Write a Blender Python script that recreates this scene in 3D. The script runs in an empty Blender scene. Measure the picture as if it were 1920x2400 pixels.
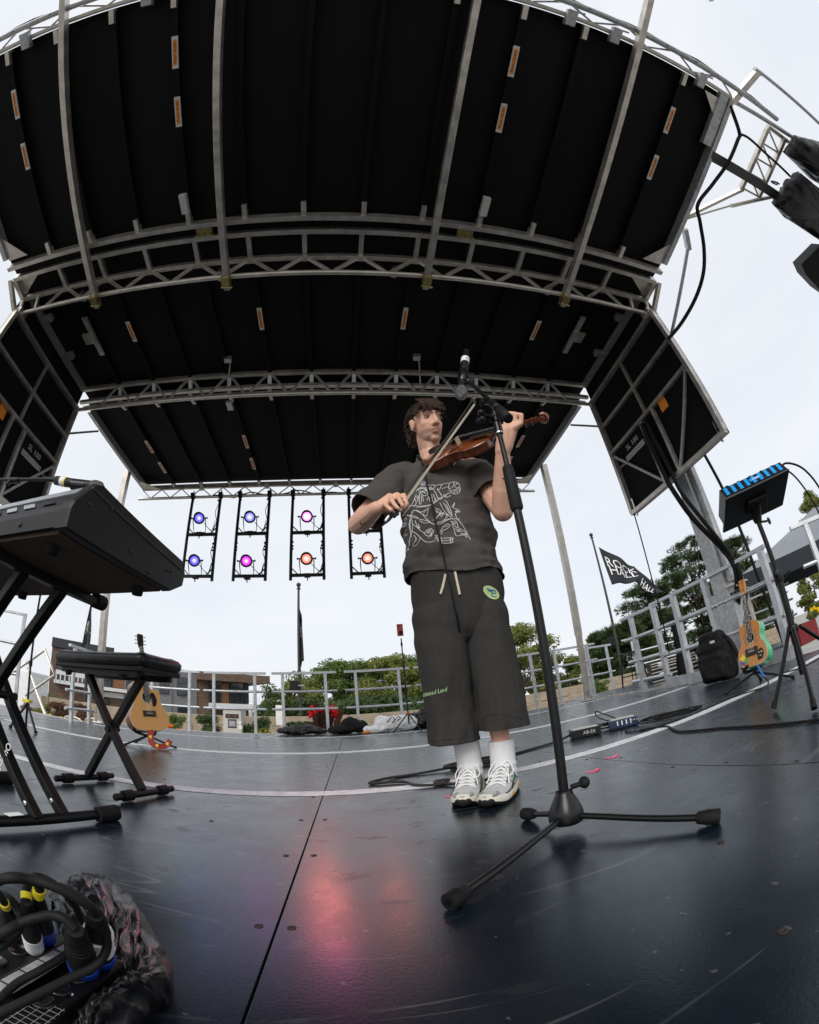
import bpy, bmesh, math, random
from mathutils import Vector, Matrix, Quaternion, noise
from mathutils.bvhtree import BVHTree

# ---------------------------------------------------------------- camera
SC = bpy.context.scene
COL = SC.collection
FPX, YAW, PIT, ROL, CAMH, KD = 970.3285, -0.1777, 0.4626, -0.1031, 0.388, -0.0196

def cam_rot(yaw, pitch, roll):
    B = Matrix(((1, 0, 0), (0, 0, -1), (0, 1, 0)))
    return Matrix.Rotation(yaw, 3, 'Z') @ Matrix.Rotation(pitch, 3, 'X') @ B @ Matrix.Rotation(roll, 3, 'Z')
CR = cam_rot(YAW, PIT, ROL)
cd = bpy.data.cameras.new('camera'); cam = bpy.data.objects.new('camera', cd); COL.objects.link(cam)
cd.type = 'PANO'; cd.panorama_type = 'FISHEYE_LENS_POLYNOMIAL'
cd.sensor_fit = 'HORIZONTAL'; cd.sensor_width = 24; cd.sensor_height = 30
fmm = FPX / 1920 * 24
cd.fisheye_fov = math.radians(220)
cd.fisheye_polynomial_k0 = 0; cd.fisheye_polynomial_k1 = -1 / fmm; cd.fisheye_polynomial_k2 = 0
cd.fisheye_polynomial_k3 = -KD / fmm ** 3; cd.fisheye_polynomial_k4 = 0
cd.clip_start = 0.02; cd.clip_end = 3000
cm = CR.to_4x4(); cm.translation = (0, 0, CAMH); cam.matrix_world = cm
SC.camera = cam

# ---------------------------------------------------------------- sky, sun, exposure
SUN_EL, SUN_AZ = math.radians(37), math.radians(205)      # overcast: the sun is a broad glow behind the camera
w = bpy.data.worlds.new('World'); SC.world = w; w.use_nodes = True
nt = w.node_tree; N = nt.nodes; L = nt.links; N.clear()
sky = N.new('ShaderNodeTexSky'); sky.sky_type = 'NISHITA'; sky.sun_disc = False
sky.sun_elevation = SUN_EL; sky.sun_rotation = SUN_AZ; sky.air_density = 1.2; sky.dust_density = 3.0
sk = N.new('ShaderNodeVectorMath'); sk.operation = 'SCALE'; sk.inputs['Scale'].default_value = 0.10
tc = N.new('ShaderNodeTexCoord'); mp = N.new('ShaderNodeMapping'); mp.inputs['Scale'].default_value = (1, 1, 3)
nz = N.new('ShaderNodeTexNoise'); nz.inputs['Scale'].default_value = 2.2; nz.inputs['Detail'].default_value = 5; nz.inputs['Roughness'].default_value = .5
cr = N.new('ShaderNodeValToRGB'); cr.color_ramp.elements[0].position = .3; cr.color_ramp.elements[1].position = .75
cr.color_ramp.elements[0].color = (0.655, 0.685, 0.735, 1); cr.color_ramp.elements[1].color = (0.735, 0.75, 0.775, 1)
mx = N.new('ShaderNodeMix'); mx.data_type = 'RGBA'; mx.inputs[0].default_value = 0.90
bg = N.new('ShaderNodeBackground'); bg.inputs['Strength'].default_value = 1.0
ow = N.new('ShaderNodeOutputWorld')
L.new(sky.outputs[0], sk.inputs[0]); L.new(tc.outputs['Generated'], mp.inputs[0]); L.new(mp.outputs[0], nz.inputs['Vector'])
L.new(nz.outputs['Fac'], cr.inputs[0]); L.new(sk.outputs[0], mx.inputs[6]); L.new(cr.outputs[0], mx.inputs[7])
L.new(mx.outputs[2], bg.inputs['Color']); L.new(bg.outputs[0], ow.inputs['Surface'])
sl = bpy.data.lights.new('sun', 'SUN'); sl.energy = 1.5; sl.angle = math.radians(35); sl.color = (1, .97, .93)
so = bpy.data.objects.new('sun', sl); COL.objects.link(so)
sdir = Vector((math.sin(SUN_AZ) * math.cos(SUN_EL), math.cos(SUN_AZ) * math.cos(SUN_EL), math.sin(SUN_EL)))
so.rotation_euler = sdir.to_track_quat('Z', 'Y').to_euler(); so.location = sdir * 30
VS = SC.view_settings
VS.view_transform = 'Standard'; VS.look = 'None'; VS.exposure = 0.42; VS.gamma = 1; VS.use_curve_mapping = False
try:
    SC.cycles.use_denoising = True; SC.cycles.max_bounces = 7; SC.cycles.transparent_max_bounces = 8
    SC.cycles.sample_clamp_indirect = 6.0
except Exception: pass

# ---------------------------------------------------------------- measuring helpers (photo pixel -> place)
def ray(x, y):
    dx, dy = x - 960, y - 1200.0; r = math.hypot(dx, dy) + 1e-9; u = r / FPX; th = u * (1 + KD * u * u)
    return CR @ Vector((dx / r * math.sin(th), -dy / r * math.sin(th), -math.cos(th)))
CAM = Vector((0, 0, CAMH))
def aty(x, y, Y): r = ray(x, y); return CAM + r * (Y / r.y)
def atz(x, y, Z=0): r = ray(x, y); return CAM + r * ((Z - CAMH) / r.z)
def atx(x, y, X): r = ray(x, y); return CAM + r * (X / r.x)
def atp(x, y, p, n): r = ray(x, y); n = Vector(n); return CAM + r * ((Vector(p) - CAM).dot(n) / r.dot(n))

# ---------------------------------------------------------------- object helpers
WM = {}
def obj_of(name, data, parent=None, m=None):
    o = bpy.data.objects.new(name, data); COL.objects.link(o)
    m = Matrix.Identity(4) if m is None else m
    if parent is not None:
        o.parent = parent; WM[o.name] = WM[parent.name].copy()
    else:
        o.matrix_world = m; WM[o.name] = m.copy()
    return o
def tag(o, label=None, cat=None, group=None, kind=None):
    if label: o['label'] = label
    if cat: o['category'] = cat
    if group: o['group'] = group
    if kind: o['kind'] = kind
    return o
def thing(name, label, cat, loc=(0, 0, 0), rot=None, group=None, m=None):
    if m is None:
        m = Matrix.Translation(loc)
        if rot is not None: m = m @ rot.to_4x4()
    return tag(obj_of(name, None, None, m), label, cat, group)
def copytree(o, m=None, parent=None, label=None, group=None):
    c = o.copy(); COL.objects.link(c); c.parent = parent
    if parent is None: c.matrix_world = m; WM[c.name] = m.copy()
    else: WM[c.name] = WM[parent.name].copy()
    if label: c['label'] = label
    if group: c['group'] = group
    for ch in list(o.children): copytree(ch, None, c)
    return c

def frame(x, z_hint=(0, 0, 1), o=(0, 0, 0)):
    """4x4 with local x along x and local z as near z_hint as may be"""
    x = Vector(x).normalized(); z = Vector(z_hint); z = z - x * z.dot(x)
    if z.length < 1e-6: z = Vector((0, 1, 0)) - x * x.y
    z.normalize(); y = z.cross(x)
    return Matrix(((x.x, y.x, z.x, o[0]), (x.y, y.y, z.y, o[1]), (x.z, y.z, z.z, o[2]), (0, 0, 0, 1)))

class MB:
    def __init__(s): s.v = []; s.f = []; s.sm = []
    def add(s, vs, fs, m=None, smooth=False):
        b = len(s.v)
        s.v += [tuple((m @ Vector(p))) if m is not None else tuple(p) for p in vs]
        s.f += [tuple(b + i for i in q) for q in fs]; s.sm += [smooth] * len(fs); return s
    def box(s, c, d, m=None, bev=0):
        x, y, z = d[0] / 2, d[1] / 2, d[2] / 2; c = Vector(c)
        if bev <= 0:
            vs = [c + Vector((a * x, b * y, e * z)) for a in (-1, 1) for b in (-1, 1) for e in (-1, 1)]
            fs = [(0, 1, 3, 2), (4, 6, 7, 5), (0, 4, 5, 1), (2, 3, 7, 6), (0, 2, 6, 4), (1, 5, 7, 3)]
            return s.add(vs, fs, m)
        g = bmesh.new(); bmesh.ops.create_cube(g, size=1)
        for v in g.verts: v.co = Vector((v.co.x * d[0], v.co.y * d[1], v.co.z * d[2])) + c
        bmesh.ops.bevel(g, geom=g.edges[:], offset=bev, segments=2, affect='EDGES', profile=.5)
        return s.bm(g, m)
    def bm(s, g, m=None, smooth=False):
        g.verts.ensure_lookup_table(); g.verts.index_update()
        s.add([v.co.copy() for v in g.verts], [tuple(v.index for v in f.verts) for f in g.faces], m, smooth); g.free(); return s
    def bar(s, p, q, wd, ht, up=(0, 0, 1), bev=0):
        p, q = Vector(p), Vector(q); l = (q - p).length
        return s.box((l / 2, 0, 0), (l, wd, ht), frame(q - p, up, p), bev)
    def angle(s, p, q, wd, t=.004, up=(0, 0, 1)):
        p, q = Vector(p), Vector(q); l = (q - p).length; m = frame(q - p, up, p)
        s.box((l / 2, 0, 0), (l, wd, t), m); return s.box((l / 2, wd / 2 - t / 2, wd / 2 + t * .5), (l, t, wd), m)
    def tube(s, pts, r, n=8, closed=False, cap=True, smooth=True):
        pts = [Vector(p) for p in pts]; k = len(pts); rs = r if isinstance(r, (list, tuple)) else [r] * k
        vs = []; fs = []; prev = None
        for i, p in enumerate(pts):
            if closed: t = pts[(i + 1) % k] - pts[i - 1]
            else: t = pts[min(i + 1, k - 1)] - pts[max(i - 1, 0)]
            if t.length < 1e-9: t = Vector((0, 0, 1))
            t.normalize()
            if prev is None:
                a = Vector((0, 0, 1)) if abs(t.z) < .9 else Vector((1, 0, 0)); u = t.cross(a).normalized()
            else:
                u = prev - t * prev.dot(t); u = u.normalized() if u.length > 1e-6 else t.orthogonal().normalized()
            prev = u; w_ = t.cross(u)
            for j in range(n):
                a = 2 * math.pi * j / n; vs.append(p + (u * math.cos(a) + w_ * math.sin(a)) * rs[i])
        for i in range(k if closed else k - 1):
            i2 = (i + 1) % k
            for j in range(n): fs.append((i * n + j, i * n + (j + 1) % n, i2 * n + (j + 1) % n, i2 * n + j))
        s.add(vs, fs, None, smooth)
        if cap and not closed:
            s.add(vs[:n], [tuple(range(n))[::-1]]); s.add(vs[-n:], [tuple(range(n))])
        return s
    def rod(s, p, q, r, n=10, r2=None): return s.tube([p, q], [r, r if r2 is None else r2], n)
    def lathe(s, prof, m=None, n=20, smooth=True):
        vs = []; fs = []
        for (r, z) in prof:
            for j in range(n): a = 2 * math.pi * j / n; vs.append((r * math.cos(a), r * math.sin(a), z))
        for i in range(len(prof) - 1):
            for j in range(n): fs.append((i * n + j, i * n + (j + 1) % n, (i + 1) * n + (j + 1) % n, (i + 1) * n + j))
        s.add(vs, fs, m, smooth)
        if prof[0][0] > 1e-5: s.add(vs[:n], [tuple(range(n))[::-1]], m)
        if prof[-1][0] > 1e-5: s.add(vs[-n:], [tuple(range(n))], m)
        return s
    def ell(s, c, r, m=None, nu=16, nv=10, rot=None):
        vs = []; fs = []; c = Vector(c)
        for i in range(nv + 1):
            t = math.pi * i / nv
            for j in range(nu):
                a = 2 * math.pi * j / nu
                p = Vector((r[0] * math.sin(t) * math.cos(a), r[1] * math.sin(t) * math.sin(a), r[2] * math.cos(t)))
                if rot is not None: p = rot @ p
                vs.append(c + p)
        for i in range(nv):
            for j in range(nu): fs.append((i * nu + j, (i + 1) * nu + j, (i + 1) * nu + (j + 1) % nu, i * nu + (j + 1) % nu))
        return s.add(vs, fs, m, True)
    def cap(s, p, q, r1, r2, n=12):
        p, q = Vector(p), Vector(q); d = (q - p); l = d.length; d.normalize(); pts = []; rs = []
        for i in range(5): a = math.pi / 2 * (1 - i / 4); pts.append(p - d * r1 * math.sin(a)); rs.append(max(r1 * math.cos(a), 1e-4))
        for i in range(5): a = math.pi / 2 * i / 4; pts.append(q + d * r2 * math.sin(a)); rs.append(max(r2 * math.cos(a), 1e-4))
        return s.tube(pts, rs, n)
    def prism(s, out, z0, z1, m=None, smooth_side=False):
        k = len(out); vs = [(a, b, z0) for a, b in out] + [(a, b, z1) for a, b in out]
        s.add(vs, [tuple(range(k))[::-1], tuple(range(k, 2 * k))], m)
        return s.add(vs, [(i, (i + 1) % k, k + (i + 1) % k, k + i) for i in range(k)], m, smooth_side)
    def loft(s, rings, m=None, smooth=True, cap=True):
        n = len(rings[0]); vs = [p for r in rings for p in r]
        fs = [(i * n + j, i * n + (j + 1) % n, (i + 1) * n + (j + 1) % n, (i + 1) * n + j) for i in range(len(rings) - 1) for j in range(n)]
        s.add(vs, fs, m, smooth)
        if cap: s.add(rings[0], [tuple(range(n))[::-1]], m); s.add(rings[-1], [tuple(range(n))], m)
        return s
    def mesh(s, name, inv=None):
        me = bpy.data.meshes.new(name)
        vs = s.v if inv is None else [tuple(inv @ Vector(p)) for p in s.v]
        me.from_pydata(vs, [], s.f); me.polygons.foreach_set('use_smooth', s.sm); me.update(); return me
    def build(s, name, mat, parent=None, local=False, label=None):
        inv = None
        if parent is not None and not local: inv = WM[parent.name].inverted()
        me = s.mesh(name, inv); me.materials.append(mat)
        o = obj_of(name, me, parent)
        if label: o['label'] = label
        return o

def single(name, mb, mat, label, cat, loc, group=None, rot=None):
    """a thing that is one mesh, with its origin at its base"""
    m = Matrix.Translation(loc)
    if rot is not None: m = m @ rot.to_4x4()
    me = mb.mesh(name, m.inverted()); me.materials.append(mat)
    return tag(obj_of(name, me, None, m), label, cat, group)
def struct(name, mb, mat): 
    me = mb.mesh(name); me.materials.append(mat); return tag(obj_of(name, me), kind='structure')

def text_mb(txt, size, m, depth=.0015, align='CENTER', shear=0, space=1.0):
    c = bpy.data.curves.new('t', 'FONT'); c.body = txt; c.size = size; c.extrude = depth; c.align_x = align; c.align_y = 'CENTER'; c.shear = shear
    c.space_character = space; c.resolution_u = 2
    o = bpy.data.objects.new('t', c); me = bpy.data.meshes.new_from_object(o)
    mb = MB().add([v.co.copy() for v in me.vertices], [tuple(p.vertices) for p in me.polygons], m)
    bpy.data.objects.remove(o); bpy.data.meshes.remove(me); bpy.data.curves.remove(c); return mb

def fuse(mb, voxel, it=6, fac=.5):
    """voxel-remesh a set of overlapping closed shapes into one continuous surface"""
    me = mb.mesh('fuse'); o = bpy.data.objects.new('fuse', me); COL.objects.link(o)
    r = o.modifiers.new('r', 'REMESH'); r.mode = 'VOXEL'; r.voxel_size = voxel
    if it: sm = o.modifiers.new('s', 'SMOOTH'); sm.iterations = it; sm.factor = fac
    dg = bpy.context.evaluated_depsgraph_get(); e = o.evaluated_get(dg); m2 = bpy.data.meshes.new_from_object(e)
    g = bmesh.new(); g.from_mesh(m2); bpy.data.objects.remove(o); bpy.data.meshes.remove(me); bpy.data.meshes.remove(m2)
    return g
def cut(g, p, n):
    """throw away what lies on the n side of the plane through p"""
    bmesh.ops.bisect_plane(g, geom=g.verts[:] + g.edges[:] + g.faces[:], plane_co=p, plane_no=n, clear_outer=True)
def fbm(p, sc, seed=0): return noise.fractal(Vector(p) * sc + Vector((seed * 7.3, seed * 3.1, seed)), 1.0, 2.0, 3)
def spline(pts, n=8):
    """Catmull-Rom through pts"""
    P = [Vector(p) for p in pts]; P = [P[0] * 2 - P[1]] + P + [P[-1] * 2 - P[-2]]; out = []
    for i in range(1, len(P) - 2):
        for k in range(n):
            t = k / n; a, b, c, d = P[i - 1], P[i], P[i + 1], P[i + 2]
            out.append(.5 * ((2 * b) + (c - a) * t + (2 * a - 5 * b + 4 * c - d) * t * t + (3 * b - a - 3 * c + d) * t ** 3))
    out.append(P[-2]); return out

# ---------------------------------------------------------------- materials
def mat(name, col, rough=.5, metal=0., var=.12, nsc=8., bump=.0, bsc=60., spec=.5, rvar=.1, emit=None, estr=0., coat=0., stretch=None, sss=0., trans=0., alpha=1.):
    m = bpy.data.materials.new(name); m.use_nodes = True; n = m.node_tree.nodes; l = m.node_tree.links
    b = n['Principled BSDF']; b.inputs['Metallic'].default_value = metal; b.inputs['Roughness'].default_value = rough
    b.inputs['Specular IOR Level'].default_value = spec; b.inputs['Coat Weight'].default_value = coat
    b.inputs['Transmission Weight'].default_value = trans; b.inputs['Alpha'].default_value = alpha
    if sss: b.inputs['Subsurface Weight'].default_value = sss; b.inputs['Subsurface Radius'].default_value = (.012, .005, .003)
    t = n.new('ShaderNodeTexCoord'); vec = t.outputs['Object']
    if stretch:
        mp_ = n.new('ShaderNodeMapping'); mp_.inputs['Scale'].default_value = stretch; l.new(vec, mp_.inputs[0]); vec = mp_.outputs[0]
    z = n.new('ShaderNodeTexNoise'); z.inputs['Scale'].default_value = nsc; z.inputs['Detail'].default_value = 6; z.inputs['Roughness'].default_value = .6
    l.new(vec, z.inputs['Vector'])
    r = n.new('ShaderNodeValToRGB'); r.color_ramp.elements[0].position = .3; r.color_ramp.elements[1].position = .7
    r.color_ramp.elements[0].color = [max(0, c * (1 - var)) for c in col[:3]] + [1]; r.color_ramp.elements[1].color = [min(1, c * (1 + var)) for c in col[:3]] + [1]
    l.new(z.outputs['Fac'], r.inputs[0]); l.new(r.outputs[0], b.inputs['Base Color'])
    if rvar:
        mr = n.new('ShaderNodeMapRange'); mr.inputs[3].default_value = max(.02, rough - rvar); mr.inputs[4].default_value = min(1, rough + rvar)
        l.new(z.outputs['Fac'], mr.inputs[0]); l.new(mr.outputs[0], b.inputs['Roughness'])
    if bump:
        z2 = n.new('ShaderNodeTexNoise'); z2.inputs['Scale'].default_value = bsc; z2.inputs['Detail'].default_value = 4; l.new(vec, z2.inputs['Vector'])
        bp = n.new('ShaderNodeBump'); bp.inputs['Strength'].default_value = bump; bp.inputs['Distance'].default_value = .01
        l.new(z2.outputs['Fac'], bp.inputs['Height']); l.new(bp.outputs[0], b.inputs['Normal'])
    if emit: b.inputs['Emission Color'].default_value = (*emit, 1); b.inputs['Emission Strength'].default_value = estr
    return m
def srgb(r, g, b): return tuple(((c / 255) / 12.92 if c / 255 <= .04045 else (((c / 255) + .055) / 1.055) ** 2.4) for c in (r, g, b))
M = {}
M['alu'] = mat('brushed aluminium', (.60, .56, .505), .40, .8, .22, 9, .06, 90, stretch=(1, 1, 1), rvar=.16)
M['galv'] = mat('galvanised steel', (.46, .47, .48), .5, .7, .25, 22, .05, 80)
M['roofblack'] = mat('black roof skin', (.0035, .0034, .0036), .7, 0, .4, 2, .15, 30, spec=.2)
M['ribblack'] = mat('black rib paint', (.0035, .0035, .0038), .6, 0, .3, 6, spec=.15)
M['black'] = mat('black powder coat', (.006, .006, .0066), .42, 0, .3, 12, .03, 200, spec=.3)
M['blackgloss'] = mat('black gloss plastic', (.006, .006, .0066), .28, 0, .2, 10, spec=.4)
M['rubber'] = mat('black rubber', (.008, .008, .0086), .65, 0, .3, 20, .1, 150, spec=.25)
M['steel'] = mat('bright steel', (.62, .62, .60), .25, 1., .1, 20)
M['brass'] = mat('yellow zinc', (.45, .36, .16), .4, .9, .2, 30)
M['white'] = mat('white paint', (.78, .78, .77), .5, 0, .06, 5)
M['orange'] = mat('orange label vinyl', (.80, .26, .02), .5, 0, .1, 30)
M['ink'] = mat('black ink', (.02, .02, .02), .6, 0, .1, 30)
M['plate'] = mat('grey label plate', (.62, .61, .58), .45, .2, .1, 20)
# ================================================================ ground and stage deck
XC = -0.13; HW = 3.66
def deck_material():
    m = bpy.data.materials.new('painted plywood deck'); m.use_nodes = True; n = m.node_tree.nodes; l = m.node_tree.links; b = n['Principled BSDF']
    g = n.new('ShaderNodeTexCoord'); oi = n.new('ShaderNodeObjectInfo')
    def no(sc, det=5, rg=.6, vec=None):
        z = n.new('ShaderNodeTexNoise'); z.inputs['Scale'].default_value = sc; z.inputs['Detail'].default_value = det; z.inputs['Roughness'].default_value = rg
        l.new(vec or g.outputs['Object'], z.inputs['Vector']); return z
    def ramp(src, p0, p1, c0=(0, 0, 0, 1), c1=(1, 1, 1, 1)):
        r = n.new('ShaderNodeValToRGB'); r.color_ramp.elements[0].position = p0; r.color_ramp.elements[1].position = p1
        r.color_ramp.elements[0].color = c0; r.color_ramp.elements[1].color = c1; l.new(src, r.inputs[0]); return r
    def mixc(f, a, bb):
        x = n.new('ShaderNodeMix'); x.data_type = 'RGBA'; l.new(f, x.inputs[0])
        for s_, i in ((a, 6), (bb, 7)):
            if isinstance(s_, tuple): x.inputs[i].default_value = s_
            else: l.new(s_, x.inputs[i])
        return x.outputs[2]
    base = ramp(no(1.3).outputs['Fac'], .3, .7, (.0030, .0070, .0120, 1), (.0056, .0108, .0172, 1)).outputs[0]
    # worn chips: flat scrapes stretched along X, lighter brown-grey
    mpc = n.new('ShaderNodeMapping'); mpc.inputs['Scale'].default_value = (3.6, 7.0, 1); mpc.inputs['Rotation'].default_value = (0, 0, .25); l.new(g.outputs['Object'], mpc.inputs[0])
    chip = ramp(no(2.1, 4, .55, mpc.outputs[0]).outputs['Fac'], .635, .645).outputs[0]
    area = ramp(no(.75, 2).outputs['Fac'], .42, .6).outputs[0]
    cm_ = n.new('ShaderNodeMath'); cm_.operation = 'MULTIPLY'; l.new(chip, cm_.inputs[0]); l.new(area, cm_.inputs[1])
    c1 = mixc(cm_.outputs[0], base, (.026, .022, .020, 1))
    # pale specks and scuffs
    sp = ramp(no(46, 2, .4).outputs['Fac'], .715, .74).outputs[0]
    c2 = mixc(sp, c1, (.07, .072, .07, 1))
    # fine scratches: thin contour lines of stretched noises
    def scratch(rot, sx, sy, sc):
        mps = n.new('ShaderNodeMapping'); mps.inputs['Scale'].default_value = (sx, sy, 1); mps.inputs['Rotation'].default_value = (0, 0, rot); l.new(g.outputs['Object'], mps.inputs[0])
        z = no(sc, 2, .45, mps.outputs[0]); a = n.new('ShaderNodeMath'); a.operation = 'SUBTRACT'; a.inputs[1].default_value = .5; l.new(z.outputs['Fac'], a.inputs[0])
        ab = n.new('ShaderNodeMath'); ab.operation = 'ABSOLUTE'; l.new(a.outputs[0], ab.inputs[0])
        return ramp(ab.outputs[0], .0010, .0026, (1, 1, 1, 1), (0, 0, 0, 1)).outputs[0]
    br = ramp(no(3.1, 3).outputs['Fac'], .47, .58).outputs[0]
    for rot, sx, sy, sc in ((.5, .35, 2.4, 1.3), (-.9, .3, 2.2, 1.6), (1.3, .3, 2.0, 1.1)):
        s1 = scratch(rot, sx, sy, sc); mm = n.new('ShaderNodeMath'); mm.operation = 'MULTIPLY'; l.new(s1, mm.inputs[0]); l.new(br, mm.inputs[1])
        c2 = mixc(mm.outputs[0], c2, (.065, .07, .07, 1))
    hs = n.new('ShaderNodeHueSaturation'); l.new(c2, hs.inputs['Color'])
    mv = n.new('ShaderNodeMapRange'); mv.inputs[3].default_value = .82; mv.inputs[4].default_value = 1.2; l.new(oi.outputs['Random'], mv.inputs[0]); l.new(mv.outputs[0], hs.inputs['Value'])
    l.new(hs.outputs[0], b.inputs['Base Color'])
    rr = n.new('ShaderNodeMapRange'); rr.inputs[1].default_value = .25; rr.inputs[2].default_value = .75; rr.inputs[3].default_value = .20; rr.inputs[4].default_value = .34; l.new(no(5, 6, .65).outputs['Fac'], rr.inputs[0])
    ra = n.new('ShaderNodeMath'); ra.operation = 'MULTIPLY_ADD'; ra.inputs[1].default_value = .25; l.new(cm_.outputs[0], ra.inputs[0]); l.new(rr.outputs[0], ra.inputs[2]); l.new(ra.outputs[0], b.inputs['Roughness'])
    b.inputs['Specular IOR Level'].default_value = .8
    b.inputs['Specular Tint'].default_value = (.80, .92, 1, 1); b.inputs['Sheen Weight'].default_value = .045; b.inputs['Sheen Roughness'].default_value = .22; b.inputs['Sheen Tint'].default_value = (.80, .90, 1, 1)
    bp = n.new('ShaderNodeBump'); bp.inputs['Strength'].default_value = .06; bp.inputs['Distance'].default_value = .004
    ad = n.new('ShaderNodeMath'); ad.operation = 'MULTIPLY_ADD'; ad.inputs[1].default_value = -.5; l.new(cm_.outputs[0], ad.inputs[0]); l.new(no(150, 3).outputs['Fac'], ad.inputs[2])
    l.new(ad.outputs[0], bp.inputs['Height']); l.new(bp.outputs[0], b.inputs['Normal'])
    return m
M['deck'] = deck_material()
M['line'] = mat('worn white deck paint', (.68, .70, .72), .5, 0, .25, 18, .05, 80)
M['under'] = mat('deck underside black', (.01, .01, .011), .8)
M['ground'] = mat('plaza paving', (.30, .29, .27), .85, 0, .2, .6, .1, 4)

g = MB(); g.add([(-900, -400, -1.1), (900, -400, -1.1), (900, 1600, -1.1), (-900, 1600, -1.1)], [(0, 1, 2, 3)]); struct('ground', g, M['ground'])

deck = struct('stage_floor', MB().box((XC + .1, 3.35, -.085), (8.6, 7.9, .05)), M['under'])
rows = [(-.55, 1.935), (1.95, 3.82), (3.835, 5.965), (5.98, 7.2)]
seams = [-4.25, -3.82, -2.6, -1.38, -.16, 1.06, 2.28, 3.5, 4.08]
for ri, (y0, y1) in enumerate(rows):
    for a, b_ in zip(seams[:-1], seams[1:]):
        MB().box(((a + b_) / 2, (y0 + y1) / 2, -.03), (b_ - a - .004, y1 - y0 - .002, .06), None, .0012).build('floor_panel', M['deck'], deck)
# white edge lines painted along the folding edges
for (x0, x1, y0, y1) in ((-3.82, 3.62, 1.905, 2.005), (-3.82, 3.7, 3.77, 3.90), (-1.36, 3.95, 5.98, 6.07), (-3.95, -1.4, 5.87, 5.95)):
    MB().box(((x0 + x1) / 2, (y0 + y1) / 2, .002), (x1 - x0, y1 - y0, .002)).build('painted_line', M['line'], deck)
MB().bar((-1.34, 5.98, .002), (-1.14, 6.9, .002), .05, .002).build('painted_line', M['line'], deck)
# aluminium edge trim round the deck and hinge strips
MB().box((XC, 7.215, -.03), (8.35, .03, .07)).build('edge_trim', M['alu'], deck)
MB().box((4.1, 5.2, -.03), (.03, 4.0, .07)).build('edge_trim', M['alu'], deck)
MB().box((-4.27, 4.6, -.03), (.03, 5.2, .07)).build('edge_trim', M['alu'], deck)
# deck screws in pairs along the seams, some rusty
M['rust'] = mat('rusty screw head', (.045, .030, .022), .7, .4, .5, 300)
scr = [(-.5, 1.42), (.9, 2.05), (-1.0, 2.15), (.3, 2.2), (-.19, .705), (-.135, .703), (-.20, 1.1), (-.13, 1.1), (-.205, 1.48), (-.125, 1.48), (-.2, 1.88), (-.13, 2.03), (.437, .314), (.62, .60), (1.03, 1.80), (1.1, 1.62), (1.03, 1.2), (1.09, 1.0), (-1.42, 2.5), (-1.34, 2.5), (-.2, 2.9), (-.13, 2.9), (1.03, 2.7), (-.2, 3.7), (-.12, 3.7), (1.08, .72), (2.25, 1.4), (2.31, 2.2)]
for (x, y) in scr:
    mb = MB().lathe([(.008, 0), (.0075, .0008), (.0028, .0008), (.0025, .0002), (0, .0002)], Matrix.Translation((x, y, .0004)), 14); mb.build('screw', M['rust'], deck)
# platform beside the stage at the rear right (landing with gear on it)
land = struct('landing_floor', MB().box((6.15, 6.4, -.04), (4.0, 3.9, .08)), M['deck'])
MB().box((4.14, 6.4, -.03), (.02, 3.9, .1)).build('edge_trim', M['alu'], land)
land2 = struct('side_landing_floor', MB().box((-5.35, 4.4, -.04), (2.1, 3.4, .08)), M['deck'])
MB().box((-5.35, 6.1, -.035), (2.1, .02, .1)).build('edge_trim', M['alu'], land2)

# ================================================================ roof of the mobile stage
roof = thing('stage_roof', 'black folding roof of mobile stage with silver trusses over the whole deck', 'stage roof', (XC, 3.8, 4.2))
X0, X1 = XC - HW, XC + HW
def fcz(y): return 4.235 + (1.55 - y) * .135
ribx = [-3.13 + .5455 * i for i in range(12)]
# --- front canopy
fp = MB()
fp.add([(X0, 1.6, fcz(1.6) + .09), (X1, 1.6, fcz(1.6) + .09), (X1, -.62, fcz(-.62) + .09), (X0, -.62, fcz(-.62) + .09),
        (X0, 1.6, fcz(1.6) + .13), (X1, 1.6, fcz(1.6) + .13), (X1, -.62, fcz(-.62) + .13), (X0, -.62, fcz(-.62) + .13)],
       [(0, 1, 2, 3), (4, 7, 6, 5), (0, 4, 5, 1), (1, 5, 6, 2), (2, 6, 7, 3), (3, 7, 4, 0)])
fcan = fp.build('front_canopy_skin', M['roofblack'], roof)
def labelled(parent, x, y0, y1, z0, z1, txt, rw=.05):
    """silver load plate with orange sticker and its lettering, under a rib"""
    p, q = Vector((x, y0, z0)), Vector((x, y1, z1))
    o = MB().bar(p, q, rw + .004, .012).build('load_plate', M['plate'], parent)
    L_ = (q - p).length; d = (q - p) / L_; md = (p + q) / 2 - Vector((0, 0, .0075))
    MB().bar(md - d * L_ * .40, md + d * L_ * .40, rw * .62, .003).build('load_sticker', M['orange'], o) if False else None
    MB().bar(md - d * L_ * .40, md + d * L_ * .40, rw * .62, .003).build('sticker', M['orange'], o)
    mm = frame(d, (0, 0, -1), md - Vector((0, 0, .0022)))
    text_mb(txt, .030, mm, .0004).build('lettering', M['ink'], o)
    return o
for i, x in enumerate(ribx):
    mb = MB().bar((x, 1.52, fcz(1.52) + .055), (x, -.58, fcz(-.58) + .055), .05, .07); mb.build('rib', M['ribblack'], fcan)
    MB().bar((x, 1.60, fcz(1.6) + .015), (x, 1.45, fcz(1.45) + .015), .045, .075).build('rib_end', M['alu'], fcan)
    MB().bar((x, -.46, fcz(-.46) + .015), (x, -.60, fcz(-.6) + .015), .045, .075).build('rib_end', M['alu'], fcan)
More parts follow.
